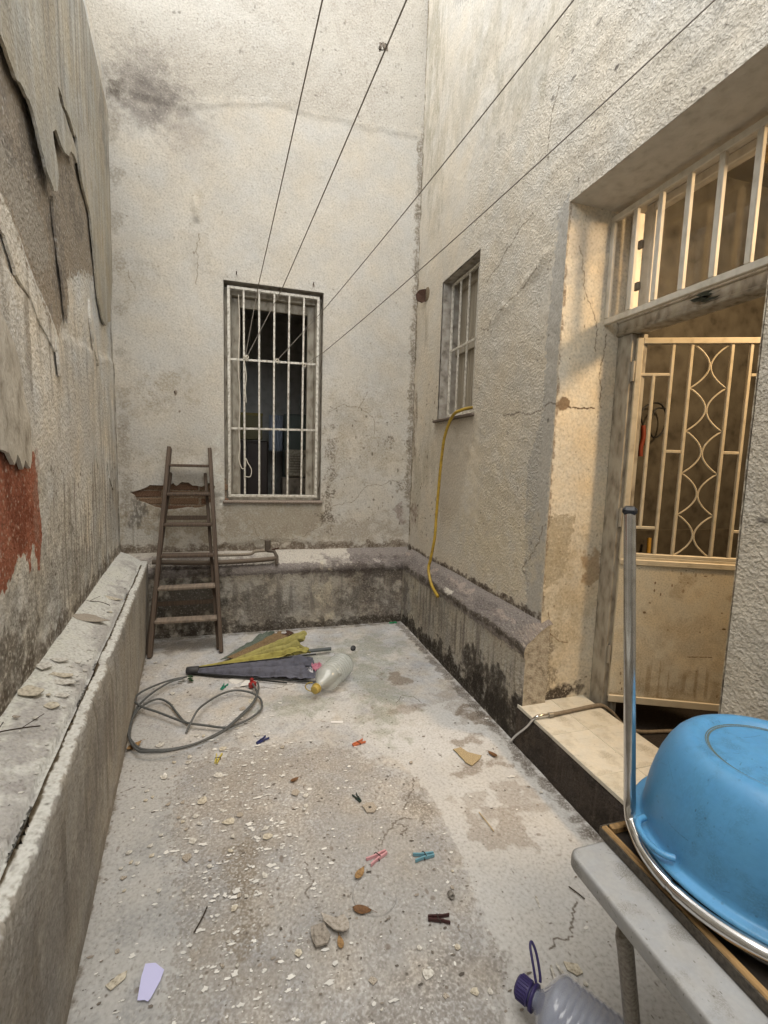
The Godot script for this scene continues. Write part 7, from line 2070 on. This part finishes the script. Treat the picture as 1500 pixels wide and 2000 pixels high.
	pm.transform_format = MultiMesh.TRANSFORM_3D
	pm.use_colors = true
	pm.mesh = cm
	pm.instance_count = 420
	for i in 420:
		var u := r.randf_range(1.2, 3.9) if i > 120 else r.randf_range(1.7, 2.4)
		var s := r.randf_range(0.07, 0.21)
		var k := 0.0015 + 0.006 * pow(r.randf(), 3.0)
		pm.set_instance_transform(i, Transform3D(Basis.from_euler(Vector3(0, r.randf() * TAU, 0.2)).scaled(Vector3(k * 1.3, k * 0.6, k)), Vector3(-0.32 - 0.1122 * u - s, 0.641 + (s - 0.067) * 0.35, -u)))
		var g := r.randf_range(0.2, 0.75)
		pm.set_instance_color(i, Color(g, g * 0.97, g * 0.9))
	var po := MultiMeshInstance3D.new()
	po.name = "parapet_crumbs"
	po.multimesh = pm
	po.material_override = wm
	add_child(po, true)
	tag(po, "crumbs of plaster scattered along the parapet top", "debris")
	po.set_meta("kind", "stuff")

	# clothes pegs
	clothes_peg(Vector3(0.072, 0.007, -2.409), Vector3(0, 0.7, 0), Color(0.16, 0.19, 0.4), "dark blue clothes peg on the floor near the cable coil")
	clothes_peg(Vector3(-0.146, 0.007, -2.304), Vector3(0, 1.4, 0), Color(0.76, 0.7, 0.32), "yellow clothes peg on the floor left of the blue one")
	clothes_peg(Vector3(0.566, 0.007, -2.266), Vector3(0, 0.35, 0), Color(0.76, 0.42, 0.27), "orange clothes peg in the middle of the floor")
	clothes_peg(Vector3(0.472, 0.007, -1.546), Vector3(0, 3.5, 0), Color(0.78, 0.58, 0.6), "pale pink clothes peg beyond the drain cap", "clothes pegs dropped on the floor", 1.15)
	clothes_peg(Vector3(0.646, 0.007, -1.506), Vector3(0, 3.1, 0), Color(0.4, 0.58, 0.64), "light blue clothes peg right of the pink one", "clothes pegs dropped on the floor", 1.1)
	clothes_peg(Vector3(-0.153, 0.007, -3.069), Vector3(0, 1.2, 0), Color(0.1, 0.5, 0.4), "green clothes peg by the white papers near the umbrella")
	clothes_peg(Vector3(1.306, 0.007, -4.02), Vector3(0, 0.1, 0), Color(0.15, 0.55, 0.35), "green clothes peg in the far right floor corner")
	clothes_peg(Vector3(0.605, 0.007, -1.264), Vector3(0, -0.3, 0), Color(0.22, 0.1, 0.1), "dark brown broken clothes peg right of the drain cap")
	clothes_peg(Vector3(0.468, 0.007, -1.869), Vector3(0, 1.9, 0), Color(0.12, 0.2, 0.18), "dark green clothes peg beside the square plaster piece", "clothes pegs dropped on the floor", 0.75)

	# papers and larger scraps, each a thing
	var paper := MB.new()
	paper.plate(Transform3D(), PackedVector2Array([Vector2(-0.02, -0.06), Vector2(0.008, -0.056), Vector2(0.036, -0.028), Vector2(0.03, 0.0), Vector2(0.012, 0.04), Vector2(0.006, 0.046), Vector2(-0.002, 0.04), Vector2(-0.022, 0.036), Vector2(-0.024, -0.026)]), 0.0008, func(x, z): return 0.004 + 2.0 * x * x + 0.5 * z * z)
	flat_scrap("paper_slip", paper, Vector3(-0.272, 0.0, -1.296), mat(Color(0.78, 0.78, 0.93), 0.9), "torn lavender-white paper slip on the floor at lower left", "paper")
	var ps := MB.new()
	ps.plate(Transform3D(Basis(Vector3.UP, 0.3)), PackedVector2Array([Vector2(-0.05, -0.03), Vector2(0.045, -0.04), Vector2(0.055, 0.02), Vector2(-0.03, 0.05)]), 0.001, func(x, z): return 0.004 + 0.01 * sin(x * 60.0))
	flat_scrap("paper_scrap", ps, Vector3(-0.075, 0.0, -3.15), mat(Color(0.8, 0.79, 0.77), 0.9), "crumpled white paper in front of the umbrella, left one", "paper")
	ps = MB.new()
	ps.plate(Transform3D(Basis(Vector3.UP, 1.0)), PackedVector2Array([Vector2(-0.06, -0.02), Vector2(0.03, -0.035), Vector2(0.06, 0.01), Vector2(-0.02, 0.03)]), 0.001, func(x, z): return 0.004 + 0.02 * x * x * 20.0)
	flat_scrap("paper_scrap", ps, Vector3(-0.005, 0.0, -3.09), mat(Color(0.84, 0.83, 0.81), 0.9), "white paper strip beside the red plug", "paper")
	ps = MB.new()
	ps.plate(Transform3D(Basis(Vector3.UP, -0.25)), PackedVector2Array([Vector2(-0.034, -0.009), Vector2(0.034, -0.009), Vector2(0.034, 0.009), Vector2(-0.034, 0.009)]), 0.002)
	flat_scrap("white_strip", ps, Vector3(0.492, 0.0, -2.496), mat(Color(0.86, 0.85, 0.84), 0.7), "small white plastic strip near the jug's cap", "scrap")
	ps = MB.new()
	ps.plate(Transform3D(), ragged([Vector2(-0.05, -0.07), Vector2(0.0, -0.075), Vector2(0.02, -0.03), Vector2(0.075, 0.02), Vector2(0.05, 0.04), Vector2(-0.01, 0.075), Vector2(-0.03, 0.045)], 0.012, 0.004, 8), 0.004, func(x, z): return 0.003 + 0.6 * x * x)
	flat_scrap("cream_tile_shard", ps, Vector3(1.085, 0.0, -2.025), mat(Color(0.78, 0.71, 0.57), 0.85, {"tex": M.worn, "scale": Vector3(7, 7, 7)}), "large cream speckled shard of paint on the floor near the doorstep", "shard")
	ps = MB.new()
	ps.plate(Transform3D(), ragged([Vector2(-0.03, -0.02), Vector2(-0.005, -0.032), Vector2(0.026, -0.026), Vector2(0.032, 0.01), Vector2(0.012, 0.03), Vector2(-0.02, 0.024)], 0.01, 0.002, 5), 0.006)
	flat_scrap("plaster_piece", ps, Vector3(0.507, 0.0, -1.8), dusty, "six-sided plaster piece with a dark hole in the middle", "plaster piece")
	ps = MB.new()
	ps.plate(Transform3D(), ragged([Vector2(-0.006, -0.004), Vector2(0.006, -0.006), Vector2(0.008, 0.004), Vector2(-0.004, 0.006)], 0.004, 0.001, 5), 0.0075)
	part("hole", ps, M.iron, get_node("plaster_piece"))
	ps = MB.new()
	ps.plate(Transform3D(Basis(Vector3.UP, -0.4)), ragged([Vector2(-0.055, -0.02), Vector2(-0.01, -0.016), Vector2(0.02, -0.026), Vector2(0.035, -0.012), Vector2(0.045, 0.016), Vector2(0.03, 0.03), Vector2(0.0, 0.022), Vector2(-0.04, 0.002)], 0.01, 0.003, 6), 0.004, func(x, z): return 0.012 + 9.0 * z * z + 0.15 * absf(x))
	flat_scrap("plaster_shard", ps, Vector3(0.272, 0.0, -1.325), mat(Color(0.7, 0.67, 0.63), 0.9, {"tex": M.mottle, "scale": Vector3(8, 8, 8)}), "curled grey plaster shard lying below the drain cap", "shard")
	ps = MB.new()
	ps.plate(Transform3D(), ragged([Vector2(-0.03, -0.03), Vector2(0.01, -0.034), Vector2(0.024, 0.0), Vector2(0.012, 0.026), Vector2(-0.02, 0.028)], 0.01, 0.003, 7), 0.006, func(x, z): return 0.002 + 0.3 * absf(z))
	flat_scrap("plaster_shard", ps, Vector3(0.222, 0.0, -1.3), mat(Color(0.62, 0.59, 0.55), 0.9, {"tex": M.mottle, "scale": Vector3(8, 8, 8)}), "flat grey plaster shard left of the curled one", "shard")
	ps = MB.new()
	ps.plate(Transform3D(Basis(Vector3.UP, 0.6)), ragged([Vector2(-0.026, -0.008), Vector2(0.01, -0.012), Vector2(0.03, -0.002), Vector2(0.02, 0.012), Vector2(-0.02, 0.014)], 0.01, 0.002, 9), 0.003, func(x, z): return 0.002 + 4.0 * x * x)
	flat_scrap("plaster_shard", ps, Vector3(-0.362, 0.0, -1.33), cream, "cream plaster shard left of the lavender paper", "shard")
	ps = MB.new()
	ps.plate(Transform3D(Basis(Vector3.UP, -0.7)), ragged([Vector2(-0.03, -0.01), Vector2(0.01, -0.02), Vector2(0.026, 0.0), Vector2(0.01, 0.016), Vector2(-0.02, 0.012)], 0.01, 0.002, 10), 0.004)
	flat_scrap("plaster_shard", ps, Vector3(0.939, 0.0, -1.018), cream, "cream plaster shard behind the purple-capped jug", "shard")
	for k in 2:
		ps = MB.new()
		ps.plate(Transform3D(Basis(Vector3.UP, 1.2 + k * 0.4)), PackedVector2Array([Vector2(-0.02, -0.004), Vector2(0.018, -0.006), Vector2(0.022, 0.0), Vector2(-0.018, 0.004)]), 0.002, func(x, z): return 0.006 + 0.2 * absf(x))
		flat_scrap("plaster_shard", ps, Vector3([0.868, 0.895][k], 0.0, -1.02), white, ["narrow white shard touching the cloudy jug, left one", "narrow white shard behind the cloudy jug, right one"][k], "shard")
	ps = MB.new()
	ps.plate(Transform3D(Basis(Vector3.UP, 1.3)), PackedVector2Array([Vector2(-0.022, -0.003), Vector2(0.02, -0.006), Vector2(0.022, 0.004), Vector2(-0.02, 0.002)]), 0.001)
	flat_scrap("white_splinter", ps, Vector3(0.964, 0.0, -1.235), white, "white splinter on the smooth floor left of the folding table", "splinter")
	# small cylinder of rubble
	ps = MB.new()
	ps.lathe(Transform3D(Basis(Vector3.RIGHT, 1.3), Vector3(0, 0.009, 0)), PackedVector2Array([Vector2(0, -0.01), Vector2(0.01, -0.01), Vector2(0.011, 0.0), Vector2(0.01, 0.01), Vector2(0.006, 0.011), Vector2(0.005, 0.004), Vector2(0, 0.003)]), 14)
	flat_scrap("ring_stub", ps, Vector3(0.678, 0.0, -1.328), mat(Color(0.55, 0.53, 0.5), 0.7, {"tex": M.mottle, "scale": Vector3(20, 20, 20)}), "small grey plastic tube stub on the gritty floor", "tube stub")
	# black bottle cap far back
	ps = MB.new()
	ps.lathe(Transform3D(Basis(Vector3.RIGHT, 0.9), Vector3(0, 0.018, 0)), PackedVector2Array([Vector2(0.0, 0.008), Vector2(0.018, 0.008), Vector2(0.02, 0.004), Vector2(0.021, -0.012), Vector2(0.018, -0.012), Vector2(0.017, 0.003), Vector2(0.0, 0.004)]), 18)
	flat_scrap("bottle_cap", ps, Vector3(0.807, 0.0, -3.484), M.black, "black bottle cap standing on edge beyond the umbrella pole", "bottle cap")
	# broken green plant near the umbrella tip
	var gp := thing("green_sprig", "small dark green sprig on the floor by the umbrella tip", "sprig", Vector3(-0.4, 0.0, -3.21))
	var gm := mat(Color(0.08, 0.2, 0.07), 0.6)
	for i in 9:
		var lf := MB.new()
		leaf_shape(lf, Transform3D(Basis(Vector3.UP, i * 2.4).rotated(Vector3.RIGHT, r.randf_range(-0.4, 0.4)), Vector3(r.randf_range(-0.04, 0.04), r.randf_range(0.008, 0.03), r.randf_range(-0.02, 0.02))), 0.018)
		part("leaf", lf, gm, gp)
	# dry leaves
	M.leaf = mat(Color(0.46, 0.33, 0.21), 0.7, {"tex": M.mottle, "scale": Vector3(9, 9, 9)})
	var tan := mat(Color(0.63, 0.5, 0.33), 0.7, {"tex": M.mottle, "scale": Vector3(9, 9, 9)})
	for q in [[0.391, -1.494, 0.03, 0.8, "tan dry leaf lying above the drain cap", 0], [0.366, -1.356, 0.034, -0.4, "brown curled dry leaf touching the drain cap", 1], [0.276, -1.272, 0.022, 1.6, "ochre dry leaf tucked under the plaster shard", 0], [-0.564, -2.508, 0.045, 0.9, "tan dry leaf at the parapet foot by the cable coil", 0], [0.209, -2.058, 0.024, 0.5, "small brown leaf bit in the gritty floor centre", 1], [1.222, -2.008, 0.03, 2.0, "dark dry leaf near the doorstep riser", 1]]:
		var lf := MB.new()
		leaf_shape(lf, Transform3D(Basis(Vector3.UP, q[3]), Vector3(0, q[2] * 0.2, 0)), q[2])
		lf.tube(PackedVector3Array([Vector3(cos(q[3]), 0.25, -sin(q[3])) * q[2], Vector3(cos(q[3]) * 1.5, 0.1, -sin(q[3]) * 1.5) * q[2]]), 0.0009, 4)
		flat_scrap("dry_leaf", lf, Vector3(q[0], 0.001, q[1]), M.leaf if q[5] else tan, q[4], "leaf")
	# twigs
	var twig_m := mat(Color(0.22, 0.18, 0.14), 0.9)
	for q in [[[Vector3(-0.165, 0.004, -1.42), Vector3(-0.145, 0.006, -1.46), Vector3(-0.132, 0.004, -1.5)], "thin dark twig on the smooth grey floor at left"], [[Vector3(1.105, 0.004, -1.255), Vector3(1.12, 0.005, -1.22), Vector3(1.128, 0.004, -1.2)], "burnt matchstick near the folding table leg"], [[Vector3(-0.91, 0.712, -2.9), Vector3(-0.895, 0.7, -2.86), Vector3(-0.84, 0.69, -2.84), Vector3(-0.78, 0.684, -2.83), Vector3(-0.73, 0.672, -2.8)], "thin curved twig across the parapet top"], [[Vector3(-0.74, 0.705, -1.45), Vector3(-0.69, 0.7, -1.5), Vector3(-0.64, 0.69, -1.53), Vector3(-0.6, 0.68, -1.55)], "dark root on the parapet at the left edge"], [[Vector3(0.96, 0.004, -1.66), Vector3(0.965, 0.006, -1.6), Vector3(0.97, 0.004, -1.55)], "pale matchstick on the smooth floor near the riser"]]:
		var tb := MB.new()
		tb.tube(smooth(q[0], 4), 0.0022, 5)
		if q[0].size() > 3:
			tb.tube(PackedVector3Array([q[0][1], q[0][1] + Vector3(0.02, 0.03, 0.0)]), 0.0014, 5)
			tb.tube(PackedVector3Array([q[0][2], q[0][2] + Vector3(0.04, 0.012, -0.05)]), 0.0012, 5)
		flat_scrap("twig", tb, Vector3.ZERO, twig_m if not "pale" in q[1] else mat(Color(0.7, 0.62, 0.48), 0.8), q[1], "twig")

func flat_scrap(called: String, mb: MB, at: Vector3, m: Material, label: String, category: String) -> void:
	var o := part(called, mb, m, self)
	o.position = at + Vector3(0, 0.001, 0)
	tag(o, label, category)
